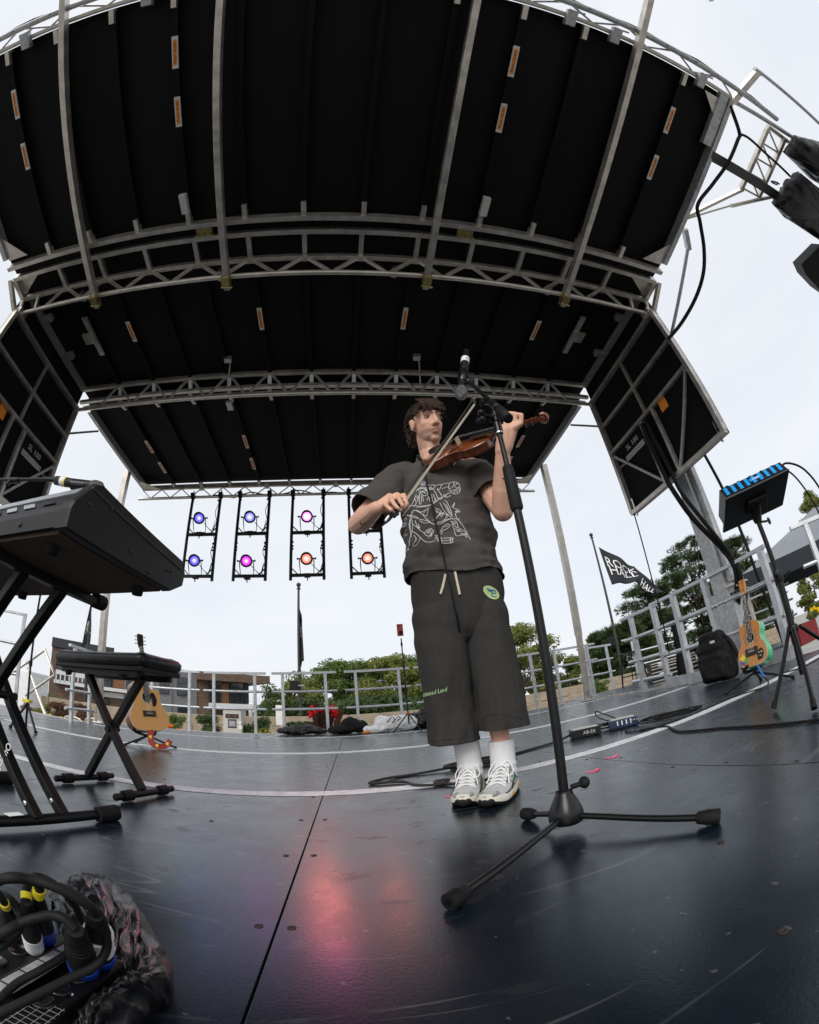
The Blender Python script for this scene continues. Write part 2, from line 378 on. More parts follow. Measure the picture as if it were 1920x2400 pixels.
for i in (0, 3, 8, 11):
    labelled(roof, ribx[i], -.2, .1, fcz(-.2) + .012, fcz(.1) + .012, '1000 lbs / 454 kg')
    labelled(roof, ribx[i], .36, .64, fcz(.36) + .012, fcz(.64) + .012, '600 lbs / 272 kg')
fr = MB()
fr.bar((X0 + .03, 1.60, fcz(1.6)), (X1 - .03, 1.60, fcz(1.6)), .05, .09)
fr.build('canopy_rear_bar', M['alu'], roof)
for sx, xx in ((-1, X0), (1, X1)):
    mb = MB(); mb.bar((xx - sx * .03, 1.5, fcz(1.5) + .04), (xx - sx * .03, -.62, fcz(-.62) + .04), .06, .13)
    mb.bar((xx - sx * .13, .0, fcz(0) + .02), (xx - sx * .13, -.62, fcz(-.62) + .02), .12, .06)
    mb.build('canopy_side_beam', M['galv'], roof)
    for y in (1.52, -.55):                                            # gusset plates in the corners
        t = .28 if y > 0 else .32; s_ = -1 if y > 0 else 1
        z = fcz(y) + .005
        MB().add([(xx - sx * .06, y, z), (xx - sx * (.06 + t), y, z), (xx - sx * .06, y + s_ * t, fcz(y + s_ * t) + .005),
                  (xx - sx * .06, y, z + .006), (xx - sx * (.06 + t), y, z + .006), (xx - sx * .06, y + s_ * t, fcz(y + s_ * t) + .011)],
                 [(0, 1, 2), (3, 5, 4), (0, 3, 4, 1), (1, 4, 5, 2), (2, 5, 3, 0)]).build('gusset', M['alu'], roof)
# front edge: board, lighting tube and zig-zag lacing
zf = fcz(-.64)
fe = MB().box((XC, -.645, zf + .05), (2 * HW, .03, .10)); fe.build('front_edge_board', M['alu'], roof)
ft = MB().rod((X0 - .05, -.76, zf - .02), (X1 + .65, -.76, zf - .02), .030, 10).build('front_tube', M['galv'], roof)
n_ = 26
for k in range(n_):
    a = X0 + (X1 - X0) * k / n_; b_ = X0 + (X1 - X0) * (k + 1) / n_
    pa, pb = (a, -.66, zf + .04), (b_, -.76, zf - .02)
    if k % 2: pa, pb = (a, -.76, zf - .02), (b_, -.66, zf + .04)
    MB().rod(pa, pb, .011, 6).build('lacing_bar', M['galv'], ft)
for x, s_ in ((-2.9, 1), (-1.72, 1), (-.36, 1), (.42, 1), (1.62, 1), (2.05, 1), (3.05, 1)):
    mb = MB().box((x, -.62, zf - .02), (.09, .16, .07), None, .006); mb.rod((x - .05, -.68, zf - .04), (x + .10, -.70, zf - .05), .009, 6); mb.build('clamp', M['galv'], roof)
# cable ties and a loose cable along the front tube
for k, x in enumerate((-3.3, -3.0, -2.6, -2.0, -1.3, -.8, .95, 1.35, 1.75, 2.2, 2.55, 2.9, 3.2)):
    MB().tube([(x + .03 * math.cos(a), -.76 + .032 * math.sin(a) * .2, zf - .02 + .032 * math.sin(a)) for a in [i * .7 for i in range(9)]] + [(x + .05, -.80, zf + .07)], .004, 4).build('cable_tie', M['rubber'], ft)
pts = []
for k in range(40):
    x = X0 + (X1 + .4 - X0) * k / 39; pts.append((x, -.79 - .012 * math.sin(k * 1.7), zf + .012 + .012 * math.sin(k * .9)))
MB().tube(pts, .009, 6).build('edge_cable', M['rubber'], ft)
# --- four support tubes that run front to back
for (xr, xf, yf) in ((-2.65, -2.44, -1.05), (-1.156, -1.08, -1.0), (.79, .83, -1.0), (2.31, 2.25, -1.35)):
    d = (fcz(yf) - .055 - 4.005) / (2.2 - yf)
    p, q = Vector((xr, 2.24, 4.0)), Vector((xf, yf, 4.0 + d * (2.24 - yf)))
    o = MB().bar(p, q, .058, .085, bev=.004).build('support_tube', M['alu'], roof)
    MB().box((xr, 2.13, 4.0), (.085, .10, .10), None, .006).rod((xr - .05, 2.19, 3.96), (xr + .06, 2.2, 3.955), .012, 8).build('pipe_clamp', M['brass'], o)

# --- truss between front canopy and centre roof
def hbar(name, y, z, w_, h_, mat_, parent=roof, x0=X0, x1=X1, bev=.003):
    return MB().bar((x0, y, z), (x1, y, z), w_, h_, bev=bev).build(name, mat_, parent)
t1 = hbar('truss_bar', 2.05, 4.245, .05, .06, M['alu'])
hbar('truss_bar', 1.765, 4.27, .05, .085, M['alu'])
MB().rod((X0, 2.13, 4.06), (X1, 2.13, 4.06), .026, 14).build('truss_lower_chord', M['alu'], roof)
for i, x in enumerate(ribx):
    MB().bar((x, 2.03, 4.26), (x, 1.79, 4.275), .045, .05).build('truss_post', M['alu'], t1)
    MB().box((x, 2.05, 4.21), (.14, .06, .012)).build('node_plate', M['alu'], t1)
    for s_ in (-1, 1):
        xe = x + s_ * .2727
        if X0 + .1 < xe < X1 - .1: MB().bar((x + s_ * .03, 2.052, 4.22), (xe - s_ * .02, 2.125, 4.075), .030, .030).build('truss_diagonal', M['alu'], t1)
MB().box((XC, 1.66, 4.33), (2 * HW - .1, .12, .12)).build('hinge_beam', M['ribblack'], roof)
for x in (-1.36, 1.12):
    h_ = MB().box((x, 1.69, 4.235), (.16, .10, .03), None, .004)
    for dx in (-.07, 0, .07): h_.rod((x + dx, 1.70, 4.22), (x + dx, 1.70, 4.16), .012, 8)
    h_.build('latch', M['brass'], roof)
for x in (-1.5, 1.24):
    MB().box((x, 1.36, 4.215), (.07, .20, .06), None, .006).rod((x, 1.31, 4.19), (x, 1.31, 4.18), .012, 10).build('junction_box', M['plate'], roof)
# --- centre roof
cz = 4.385
cen = MB().box((XC, 2.86, cz + .03), (2 * HW + .06, 2.34, .06)).build('centre_roof_skin', M['roofblack'], roof)
for x in ribx: MB().bar((x, 2.08, cz - .03), (x, 3.74, cz - .03), .05, .06).build('rib', M['ribblack'], cen)
for i in (1, 4, 7, 10): labelled(roof, ribx[i], 2.72, 3.03, cz - .066, cz - .066, '1200 lbs / 544 kg')
for x in (ribx[0], ribx[11]):
    MB().box((x, 2.85, cz - .075), (.07, .62, .03)).box((x + (.05 if x > 0 else -.05), 2.85, cz - .10), (.16, .16, .04), None, .006).build('hinge_bracket', M['alu'], roof)
for x in (-3.0, -1.3, .5, 2.25):
    MB().bar((x, 2.18, 4.3), (x, 2.30, 4.3), .05, .06).build('rib_end', M['alu'], cen)
for x in (-1.42, .95):                                                   # two tie rods hanging behind
    MB().rod((x, 3.5, 4.32), (x, 3.62, 3.98), .010, 8).box((x - .03, 3.48, 4.33), (.09, .07, .06)).build('tie_rod', M['alu'], roof)
# --- truss between centre roof and rear canopy
t2 = hbar('truss_bar', 3.76, 4.335, .045, .06, M['alu'])
hbar('truss_bar', 3.83, 4.16, .05, .05, M['alu'])
MB().rod((X0, 3.82, 4.012), (X1, 3.82, 4.012), .026, 14).build('truss_lower_chord', M['alu'], roof)
hbar('truss_bar', 3.93, 4.13, .05, .06, M['alu'])
for i, x in enumerate(ribx):
    MB().bar((x, 3.78, 4.32), (x, 3.92, 4.15), .05, .03, (0, 1, 0)).build('post_plate', M['plate'], t2)
    for s_ in (-1, 1):
        xe = x + s_ * .2727
        if X0 + .1 < xe < X1 - .1: MB().bar((x + s_ * .03, 3.765, 4.31), (xe - s_ * .02, 3.815, 4.03), .026, .026).build('truss_diagonal', M['galv'], t2)
# --- rear canopy
def rcz(y): return 4.20 + (4.05 - y) * .012
rc = MB(); rc.box((XC, 5.12, 4.30), (2 * HW - .02, 2.36, .05)); rcan = rc.build('rear_canopy_skin', M['roofblack'], roof)
for i, x in enumerate(ribx):
    MB().bar((x, 4.08, 4.24), (x, 6.24, 4.235), .05, .07).build('rib', M['ribblack'], rcan)
    MB().bar((x, 3.97, 4.165), (x, 4.10, 4.20), .045, .06).build('rib_end', M['alu'], rcan)
    MB().bar((x, 6.16, 4.20), (x, 6.26, 4.20), .045, .06).build('rib_end', M['alu'], rcan)
for i in (0, 3, 8, 11):
    labelled(roof, ribx[i], 4.88, 5.2, 4.198, 4.197, '600 lbs / 272 kg'); labelled(roof, ribx[i], 5.48, 5.8, 4.196, 4.195, '1000 lbs / 454 kg')
for sx, xx in ((-1, X0), (1, X1)):
    MB().bar((xx - sx * .03, 4.05, 4.215), (xx - sx * .03, 6.29, 4.20), .06, .12).build('canopy_side_beam', M['galv'], roof)
    z = 4.14; MB().add([(xx - sx * .06, 6.25, z), (xx - sx * .38, 6.25, z), (xx - sx * .06, 5.95, z), (xx - sx * .06, 6.25, z + .008), (xx - sx * .38, 6.25, z + .008), (xx - sx * .06, 5.95, z + .008)],
             [(0, 1, 2), (3, 5, 4), (0, 3, 4, 1), (1, 4, 5, 2), (2, 5, 3, 0)]).build('gusset', M['alu'], roof)
    MB().bar((xx + sx * .0, 4.45, 4.12), (xx - sx * .02, 3.84, 3.62), .03, .03).build('strut', M['galv'], roof)
for x in (-1.54, 1.25):
    MB().box((x, 4.16, 4.16), (.08, .16, .05), None, .006).build('junction_box', M['plate'], roof)
MB().box((XC, 6.285, 4.185), (2 * HW, .04, .09)).build('rear_edge_board', M['alu'], roof)
rt = MB().rod((X0 - .05, 6.27, 3.955), (X1 + .05, 6.27, 3.955), .026, 12).build('rear_truss_chord', M['alu'], roof)
n_ = 36
for k in range(n_):
    a = X0 + (X1 - X0) * k / n_; b_ = X0 + (X1 - X0) * (k + 1) / n_; za, zb = (4.14, 3.965) if k % 2 == 0 else (3.965, 4.14)
    MB().rod((a, 6.275, za), (b_, 6.275, zb), .010, 6).build('lacing_bar', M['galv'], rt)
for k in (6, 12, 18, 24, 30):
    a = X0 + (X1 - X0) * k / n_; MB().box((a, 6.25, 4.13), (.07, .05, .09), None, .005).build('clamp', M['plate'], rt)
pts = [(x, 6.27 + .04 * math.sin(x * 9), 3.975 + .05 * max(0, math.sin(x * 6.5)) - .03 * max(0, math.sin(x * 3 + 1))) for x in [-2.3 + .06 * i for i in range(52)]]
MB().tube(pts, .011, 6).build('rear_cable', M['rubber'], rt)

# --- end frames at both sides: cap blocks, columns, braces
for sx, xx in ((-1, X0), (1, X1)):
    mb = MB(); mb.box((xx + sx * .02, 2.13, 4.06), (.16, .14, .09), None, .008)
    mb.bar((xx, 2.05, 4.21), (xx + sx * .02, 2.12, 4.07), .035, .035); mb.bar((xx + sx * .06, 1.76, 4.25), (xx + sx * .06, 2.09, 4.06), .05, .05)
    mb.bar((xx - sx * .25, 2.05, 4.23), (xx - sx * .25, 2.125, 4.07), .03, .03); mb.bar((xx, 1.77, 4.26), (xx, 2.05, 4.24), .06, .06)
    mb.bar((xx + sx * .02, 2.06, 4.23), (xx + sx * .12, 2.10, 4.06), .03, .03)
    mb.build('end_frame', M['alu'], roof)
    z = 4.28
    MB().add([(xx - sx * .02, 1.80, z), (xx - sx * .34, 1.80, z), (xx - sx * .02, 2.02, z), (xx - sx * .02, 1.80, z + .008), (xx - sx * .34, 1.80, z + .008), (xx - sx * .02, 2.02, z + .008)],
             [(0, 1, 2), (3, 5, 4), (0, 3, 4, 1), (1, 4, 5, 2), (2, 5, 3, 0)]).build('gusset', M['alu'], roof)
    mb = MB(); mb.bar((xx - sx * .03, 2.1, 4.33), (xx - sx * .03, 3.76, 4.34), .06, .08); mb.build('roof_side_beam', M['galv'], roof)
    for y in (2.45, 3.1): MB().box((xx - sx * .12, y, 4.33), (.14, .09, .08), None, .006).build('hinge_bracket', M['alu'], roof)
    # lift cylinder outside the roof
    MB().rod((xx + sx * .33, 2.75, 3.55), (xx + sx * .25, 1.22, 4.33), .022, 10).rod((xx + sx * .36, 3.1, 3.2), (xx + sx * .33, 2.7, 3.58), .040, 12).build('lift_cylinder', M['galv'], roof)
    MB().bar((xx + sx * .05, 1.0, fcz(1.0) + .02), (xx + sx * .26, 1.22, 4.33), .05, .08).build('cylinder_lug', M['galv'], roof)
    # --- hanging side panel: black skin, aluminium frame and braces, stickers
    sp = MB().box((xx + sx * .045, 2.94, 3.30), (.02, 1.78, 2.18)).build('side_panel_skin', M['roofblack'], roof)
    def rail(a, b_, w_=.045, h_=.05, nm='panel_frame_bar', mt='alu'): MB().bar((xx, *a), (xx, *b_), w_, h_, (1, 0, 0)).build(nm, M[mt], sp)
    rail((2.05, 2.23), (3.83, 2.23), .05, .06); rail((2.05, 4.03), (3.83, 4.03), .05, .06); rail((2.07, 2.24), (2.07, 4.03), .05, .07); rail((3.81, 2.24), (3.81, 4.03), .05, .07)
    rail((2.1, 3.55), (3.8, 3.55)); rail((2.1, 3.02), (3.8, 3.02)) if False else rail((2.1, 3.13), (3.8, 3.13))
    rail((2.94, 3.15), (2.94, 4.0), .035, .04); rail((2.82, 3.12), (2.82, 2.26), .04, .045); rail((3.08, 3.12), (3.08, 2.26), .05, .05)
    rail((2.12, 3.10), (2.80, 2.27), .03, .03, 'panel_brace', 'galv'); rail((3.78, 3.06), (3.12, 2.30), .03, .03, 'panel_brace', 'galv')
    rail((2.14, 2.16), (2.14, 2.40), .02, .02, 'latch_bolt', 'steel'); rail((3.74, 2.16), (3.74, 2.40), .02, .02, 'latch_bolt', 'steel')
    st = MB().box((xx + sx * .033, 2.66, 3.05), (.002, .13, .14)).build('warning_sticker', M['orange'], sp)
    fm = frame((0, -sx * -1, 0) if sx > 0 else (0, 1, 0), (-sx, 0, 0), (xx + sx * .030, 3.42, 3.0))
    fm = frame((0, -1, 0) if sx > 0 else (0, 1, 0), (-sx, 0, 0), (xx + sx * .030, 3.40, 3.02))
    text_mb('SL 100', .10, fm, .0006).build('lettering', M['plate'], sp)
    for k in range(3): MB().box((xx + sx * .033, 3.40, 2.93 - k * .026), (.002, .42, .017)).build('sticker_strip', M['plate'], sp)
    text_mb('STAGELINE', .05, frame((0, -1, 0) if sx > 0 else (0, 1, 0), (-sx, 0, 0), (xx + sx * .030, 3.66, 2.88)), .0006).build('lettering', M['plate'], sp)
# pole at each rear corner
for (bx, by, tx, ty, tz) in ((-4.13, 6.36, X0, 5.6, 4.12), (3.86, 6.42, X1, 5.62, 4.12)):
    b0, t0 = Vector((bx, by, .02)), Vector((tx, ty, tz)); md = b0.lerp(t0, .27)
    o = MB().bar(md, t0, .10, .10, (0, 1, 0), .004).build('canopy_leg', M['alu'], roof)
    MB().bar(b0, md, .085, .085, (0, 1, 0), .004).build('inner_leg', M['alu'], o)
    MB().box((bx, by, .015), (.20, .18, .02), None, .003).box((bx - .07, by - .05, .05), (.03, .05, .06)).box((bx + .07, by - .05, .05), (.03, .05, .06)).build('foot_plate', M['steel'], o)
    for t in (.34, .22): 
        c = b0.lerp(t0, t); MB().ell(c + Vector((0, -.052, 0)), (.011, .006, .011), None, 10, 6).build('bolt', M['brass'], o)

# mast at either side: galvanised column, stiffener, cables
for sx, mx_ in ((1, 4.02), (-1, -4.28)):
    my = 3.18
    mast = thing('roof_mast', 'galvanised steel roof mast beside the black backpack' if sx > 0 else 'galvanised steel roof mast behind the keyboard at left', 'mast', (mx_, my, 0), None, None, 'roof masts') if False else thing('roof_mast', 'galvanised steel roof mast at the right of the stage behind the backpack' if sx > 0 else 'galvanised steel roof mast at the left of the stage behind the keyboard', 'mast', (mx_, my, 0), group='roof masts')
    MB().box((mx_, my + .02, 1.35), (.16, .20, 3.2), None, .008).build('column', M['galv'], mast)
    MB().rod((mx_ + sx * .02, my - .12, 1.0), (mx_ + sx * .02, my - .12, 3.0), .055, 14).build('hydraulic_tube', M['galv'], mast)
    lw = MB().box((mx_ - sx * .09, my + .05, .42), (.02, .30, 1.0), None, .004); lw.build('base_plate', M['galv'], mast)
    MB().box((mx_, my - .03, .35), (.22, .26, .9), None, .006).build('socket', M['galv'], mast)
    for dy in (-.06, .10, .16):
        MB().ell((mx_ - sx * .115, my + dy, .80), (.012, .016, .016), None, 10, 6).build('bolt', M['steel'], mast)
    MB().box((mx_ + sx * .02, my - .16, .95), (.2, .2, .02)).build('bracket', M['alu'], mast)
    MB().box((mx_ + sx * .02, my - .2, .45), (.2, .2, .012)).build('bracket', M['galv'], mast)
# fat hoses hanging from the panel down to the mast foot
def cable(name, pts, r, mt, label, cat='cable', loc=None, n=8, sp_=10, group=None):
    P = spline(pts, sp_); loc = loc or P[-1]
    return single(name, MB().tube(P, r, n), mt, label, cat, loc, group)
cable('hydraulic_hose', [(3.5, 3.05, 3.05), (3.49, 3.05, 2.7), (3.46, 3.0, 2.3), (3.46, 2.98, 2.12), (3.62, 2.98, 1.75), (3.86, 2.92, 1.35), (3.93, 2.88, 1.1), (3.97, 2.98, .85), (4.0, 3.1, .7)], .030, M['rubber'], 'thick black hose sagging from right side panel to the mast', 'hose', sp_=8, group='hydraulic hoses')
cable('hydraulic_hose', [(3.5, 2.97, 3.05), (3.49, 2.95, 2.7), (3.47, 2.90, 2.3), (3.48, 2.88, 2.0), (3.7, 2.88, 1.6), (3.9, 2.86, 1.25), (3.94, 2.84, 1.0), (3.99, 2.98, .8), (4.03, 3.1, .65)], .024, M['rubber'], 'thinner black hose beside the thick one hanging down the right mast', 'hose', sp_=8, group='hydraulic hoses')
cable('mast_cable', [(3.95, 2.72, 2.5), (4.0, 2.70, 1.9), (4.06, 2.72, 1.3), (4.06, 2.70, .8), (4.05, 2.6, .1)], .018, M['rubber'], 'black cable running straight down the right side of the mast', 'cable')
cable('panel_rope', [(3.52, 3.78, 2.25), (3.6, 3.9, 1.5), (3.78, 4.1, .9), (3.86, 4.2, .45)], .008, M['rubber'], 'thin black rope hanging from the lower corner of the right side panel', 'rope')
# ================================================================ railings
M['railalu'] = mat('cool grey rail aluminium', (.55, .565, .58), .42, .75, .2, 9, .05, 90)
def railing(p, q, z0, posts, label, group, zs=(.03, .417, .72, 1.04), low=None, cat='railing', round_=.022, pw=.048):
    """welded aluminium railing panel from p to q (plan), posts at fractions of its length"""
    p, q = Vector((*p, z0)), Vector((*q, z0)); d = (q - p); L_ = d.length; d.normalize()
    t = thing('railing', label, cat, tuple((p + q) / 2), group=group)
    up = Vector((0, 0, 1))
    for f in posts:
        b0 = p + d * (L_ * f); MB().bar(b0 + up * (-.12), b0 + up * zs[-1], pw, pw, (d.x, d.y, 0)).build('post', M['railalu'], t)
        MB().box(tuple(b0 + up * .0), (.07, .07, .02)).build('post_shoe', M['railalu'], t)
    MB().bar(p + up * zs[-1], q + up * zs[-1], .05, .04, bev=.003).build('top_rail', M['railalu'], t)
    for z in zs[1:-1]: MB().rod(p + up * z, q + up * z, round_, 10).build('rail', M['railalu'], t)
    if low: MB().bar(p + up * .07, q + up * .07, .012, .13).build('toe_board', M['railalu'], t)
    return t
g_r = 'aluminium railings along the back edge of the stage'
for k, (x0, x1) in enumerate(((-3.80, -2.669), (-2.592, -1.469), (-1.361, -.245), (-.11, 1.008), (1.092, 2.21), (2.35, 3.468), (3.60, 4.72))):
    lab = ['rear railing panel directly behind the acoustic guitar', 'rear railing panel in front of the pale kiosk and round bushes', 'rear railing panel crossed by the middle flagpole, above the folded black tarp',
           'rear railing panel above the white sack', 'rear railing panel mostly hidden behind the violinist', 'rear railing panel just left of the right canopy leg', 'rear railing panel just right of the right canopy leg'][k]
    railing((x0, 7.25), (x1, 7.25), 0, (.17, .83), lab, g_r)
g_s = 'aluminium railings at the right side of the stage'
railing((3.93, 5.17), (3.93, 4.32), 0, (.29,), 'short railing panel at the gap left of the right side railing', g_s, zs=(.03, .18, .47, .80, 1.12), round_=.028, pw=.06)
t = railing((3.93, 4.44), (3.93, 2.42), 0, (.02, .235, .52, .965), 'long side railing panel behind the backpack and ukulele', g_s, zs=(.03, .443, .807, 1.15), low=True, round_=.030, pw=.065)
railing((4.72, 7.95), (5.85, 8.30), 0, (.2, .85), 'railing panel behind the black bar stool', g_s)
railing((5.9, 7.9), (7.2, 7.2), 0, (.15, .85), 'railing panel behind the black road cases', g_s)
railing((7.6, 6.2), (7.9, 4.6), 0, (.15, .85), 'railing panel at the far side of the landing right of the cases', g_s)
g_l = 'aluminium railings at the left side of the stage'
railing((-4.16, 5.42), (-4.16, 6.2), 0, (.2, .82), 'side railing panel behind the piano bench', g_l, zs=(.03, .20, .47, .80, 1.12))
railing((-4.95, 6.05), (-4.35, 6.15), 0, (.12, .9), 'narrow railing panel left of the piano bench by the landing', g_l, zs=(.03, .25, .53, .82, 1.08)) if False else None
railing((-5.6, 4.6), (-4.75, 5.0), 0, (.97,), 'railing panel at the left edge of the picture above the left landing', g_l, zs=(.1, .55, .98, 1.42))
# right foreground rails with the tent behind
railing((4.1, 2.15), (5.2, 1.15), 0, (.12, .8), 'tall railing panel in front of the grey tent at the right edge', g_s, zs=(.05, .45, .8, 1.2))

# ================================================================ lighting ladders and lamps
M['lampblack'] = mat('lamp housing black', (.018, .018, .019), .45, .2, .2, 20)
def ladder(x0, x1, label):
    t = thing('lighting_ladder', label, 'light ladder', ((x0 + x1) / 2, 6.27, 2.41), group='black light ladders hung from the rear truss')
    for x in (x0, x1):
        r = MB().rod((x, 6.27, 4.02), (x, 6.27, 2.41), .026, 10).build('upright', M['black'], t)
        MB().box((x, 6.25, 3.97), (.075, .09, .10), None, .01).rod((x, 6.27, 4.02), (x, 6.27, 4.08), .012, 8).build('hook_clamp', M['black'], r)
        for z in (3.86, 3.05, 2.98, 2.93): MB().ell((x + (.03 if x == x0 else -.03), 6.24, z), (.016, .012, .02), None, 8, 6).build('eye_bolt', M['black'], r)
    for z in (3.23, 2.49):
        MB().bar((x0 + .02, 6.27, z), (x1 - .02, 6.27, z), .045, .045).build('crossbar', M['black'], t)
        for s_, x in ((1, x0), (-1, x1)):
            MB().bar((x + s_ * .02, 6.27, z + .115), (x + s_ * .115, 6.27, z + .015), .016, .016).build('corner_brace', M['black'], t)
    # cables down one upright
    P = [(x1 + .02 * math.sin(k * 1.3) - .03, 6.23, 3.9 - k * .075) for k in range(20)]
    MB().tube(spline(P, 3), .006, 5).build('cable', M['rubber'], t)
    return t
lx = [(-2.715, -2.184), (-1.821, -1.288), (-.877, -.343), (.092, .617)]
for k, (a, b_) in enumerate(lx):
    ladder(a, b_, ['leftmost of the four hanging light ladders', 'second light ladder from the left, with a blue and a magenta lamp', 'third light ladder from the left, with a bright pink lamp over an orange one', 'rightmost light ladder, partly behind the violinist'][k])
def stage_light(x, z, col, label, power, core=.7, est=1.25):
    c = Vector((x, 6.13, z)); tgt = Vector((.0, .9, .2)); d = (tgt - c).normalized()
    t = thing('stage_light', label, 'stage light', (x, 6.27, z - .25), group='round lamps on the light ladders')
    m = frame(d, (0, 0, 1), c) @ Matrix.Rotation(math.pi / 2, 4, 'Y')       # local z along the beam
    h_ = MB().lathe([(.055, -.21), (.075, -.19), (.082, -.08), (.088, 0), (.096, .03), (.100, .075), (.094, .078), (.084, .05), (.0, .045)], m, 24).build('housing', M['lampblack'], t)
    for k in range(5): MB().lathe([(.083 + .001 * k, -.17 + .03 * k), (.092, -.168 + .03 * k), (.083 + .001 * k, -.16 + .03 * k)], m, 20).build('cooling_fin', M['lampblack'], h_)
    lm = mat('lamp glow ' + label[:14], (.02, .02, .02), .3, emit=col, estr=est)
    n = lm.node_tree.nodes; l = lm.node_tree.links; b = n['Principled BSDF']       # brighter LED core
    tcn = n.new('ShaderNodeTexCoord'); ln = n.new('ShaderNodeVectorMath'); ln.operation = 'LENGTH'; sb = n.new('ShaderNodeVectorMath'); sb.operation = 'SUBTRACT'
    cl = WM[t.name].inverted() @ (m @ Vector((0, 0, .05))); sb.inputs[1].default_value = cl; l.new(tcn.outputs['Object'], sb.inputs[0]); l.new(sb.outputs[0], ln.inputs[0])
    rp = n.new('ShaderNodeValToRGB'); rp.color_ramp.elements[0].position = .25 * core; rp.color_ramp.elements[1].position = .85 * max(core, .6)
    rp.color_ramp.elements[0].color = tuple(min(1, v * .5 + .5) for v in col) + (1,); rp.color_ramp.elements[1].color = (*col, 1)
    ml = n.new('ShaderNodeMath'); ml.operation = 'MULTIPLY'; ml.inputs[1].default_value = 1 / .084; l.new(ln.outputs['Value'], ml.inputs[0]); l.new(ml.outputs[0], rp.inputs[0]); l.new(rp.outputs[0], b.inputs['Emission Color'])
    MB().lathe([(.0835, .046), (.06, .052), (.03, .055), (0, .056)], m, 24).build('lens', lm, t)
    yk = MB(); zb = z - .215
    yk.tube([(x - .115, 6.14, z), (x - .115, 6.2, z - .1), (x - .105, 6.25, zb), (x + .105, 6.25, zb), (x + .115, 6.2, z - .1), (x + .115, 6.14, z)], .008, 6)
    for s_ in (-1, 1): yk.rod((x + s_ * .095, 6.14, z), (x + s_ * .145, 6.14, z), .012, 8); yk.ell((x + s_ * .145, 6.14, z), (.012, .02, .02), None, 8, 6)
    yk.build('yoke', M['lampblack'], t)
    MB().box((x, 6.26, z - .24), (.10, .09, .055), None, .008).rod((x, 6.24, z - .26), (x + .01, 6.23, z - .33), .010, 6).build('clamp', M['black'], t)
    for k in range(2):
        MB().tube(spline([(x + .06, 6.24, z - .04), (x + .13 + .03 * k, 6.24, z - .12 - .03 * k), (x + .22, 6.25, z - .18), (x + .26, 6.26, z - .08 + .08 * k)], 5), .005, 5).build('power_cable', M['rubber'], t)
    if power:
        ld = bpy.data.lights.new('lamp_beam', 'SPOT'); ld.energy = power; ld.color = col; ld.spot_size = math.radians(46); ld.spot_blend = .7; ld.shadow_soft_size = .05
        lo = bpy.data.objects.new('lamp_beam', ld); COL.objects.link(lo); lo.parent = t
        p = m @ Vector((0, 0, .09)); lo.matrix_local = WM[t.name].inverted() @ (Matrix.Translation(p) @ d.to_track_quat('-Z', 'Y').to_matrix().to_4x4())
    return t
BL, VI, MG, OR = (.12, .10, 1.0), (.22, .20, 1.0), (1.0, .04, .85), (1.0, .20, .12)
stage_light(-2.485, 3.475, BL, 'blue lamp at the top of the leftmost light ladder', 2)
stage_light(-2.475, 2.715, BL, 'blue lamp at the bottom of the leftmost light ladder', 2)
stage_light(-1.58, 3.475, VI, 'pale blue lamp at the top of the second light ladder', 2, .8)
stage_light(-1.585, 2.70, (.85, .02, .95), 'magenta lamp at the bottom of the second light ladder', 3)
stage_light(-.612, 3.46, MG, 'brightest pink lamp, white in its middle, on the third light ladder', 8, 1.15, 2.0)
stage_light(-.61, 2.72, OR, 'orange lamp at the bottom of the third light ladder', 42, .8)
stage_light(.358, 2.70, OR, 'orange lamp at the bottom of the rightmost light ladder', 14, .8)
stage_light(.358, 3.46, OR, 'lamp hidden behind the forearm of the violinist', 0)

# ================================================================ microphone stand in front
t = thing('microphone_stand', 'black tripod microphone stand with boom in front of the violinist', 'microphone stand', (.487, .984, 0))
hub = MB().lathe([(.014, .115), (.021, .112), (.024, .10), (.032, .085), (.042, .062), (.0455, .045), (.044, .03), (.036, .024), (.0, .024)], Matrix.Translation((.487, .984, 0)), 28)
hub.build('hub', M['blackgloss'], t)
for (tx, ty) in ((.692, .667), (.125, .717), (.45, 1.175)):
    a = Vector((.487, .984, .046)); b_ = Vector((tx, ty, .018)); d = (b_ - a).normalized()
    L_ = MB().tube([a, a.lerp(b_, .3) + Vector((0, 0, .002)), a.lerp(b_, .7), b_], .0085, 12).build('leg', M['blackgloss'], t)
    f = MB().tube([b_ - d * .052, b_ - d * .048, b_ - d * .03, b_ - d * .006, b_ - d * .001], [.0125, .0150, .0172, .0178, .0165], 18); f.build('rubber_foot', M['rubber'], L_)
    for k in range(5): MB().tube([b_ - d * (.030 - k * .006), b_ - d * (.0275 - k * .006)], .0186, 16).build('grip_ring', M['rubber'], L_)
MB().rod((.505, .975, .118), (.535, .972, .120), .007, 10).ell((.541, .972, .121), (.014, .0165, .0165), None, 14, 8).build('leg_knob', M['rubber'], t)
MB().rod((.487, .984, .10), (.491, .984, .905), .0125, 16).build('lower_tube', M['black'], t)
MB().tube([(.491, .984, .885), (.491, .984, .892), (.4915, .984, .985), (.492, .984, 1.03), (.492, .984, 1.036)], [.0165, .0195, .0185, .0165, .013], 18).build('clutch', M['rubber'], t)
MB().rod((.492, .984, 1.03), (.494, .984, 1.185), .0085, 14).build('upper_tube', M['black'], t)
MB().rod((.4935, .984, 1.165), (.494, .984, 1.20), .0145, 16).build('collar', M['blackgloss'], t)
MB().tube([(.4935, .984, 1.158), (.4935, .984, 1.163)], .0135, 16).build('ring', M['steel'], t)
pv = Vector((.495, .984, 1.225))
MB().box(tuple(pv), (.022, .03, .05), None, .006).rod(pv + Vector((-.02, 0, .0)), pv + Vector((.024, 0, 0)), .015, 12).build('pivot', M['black'], t)
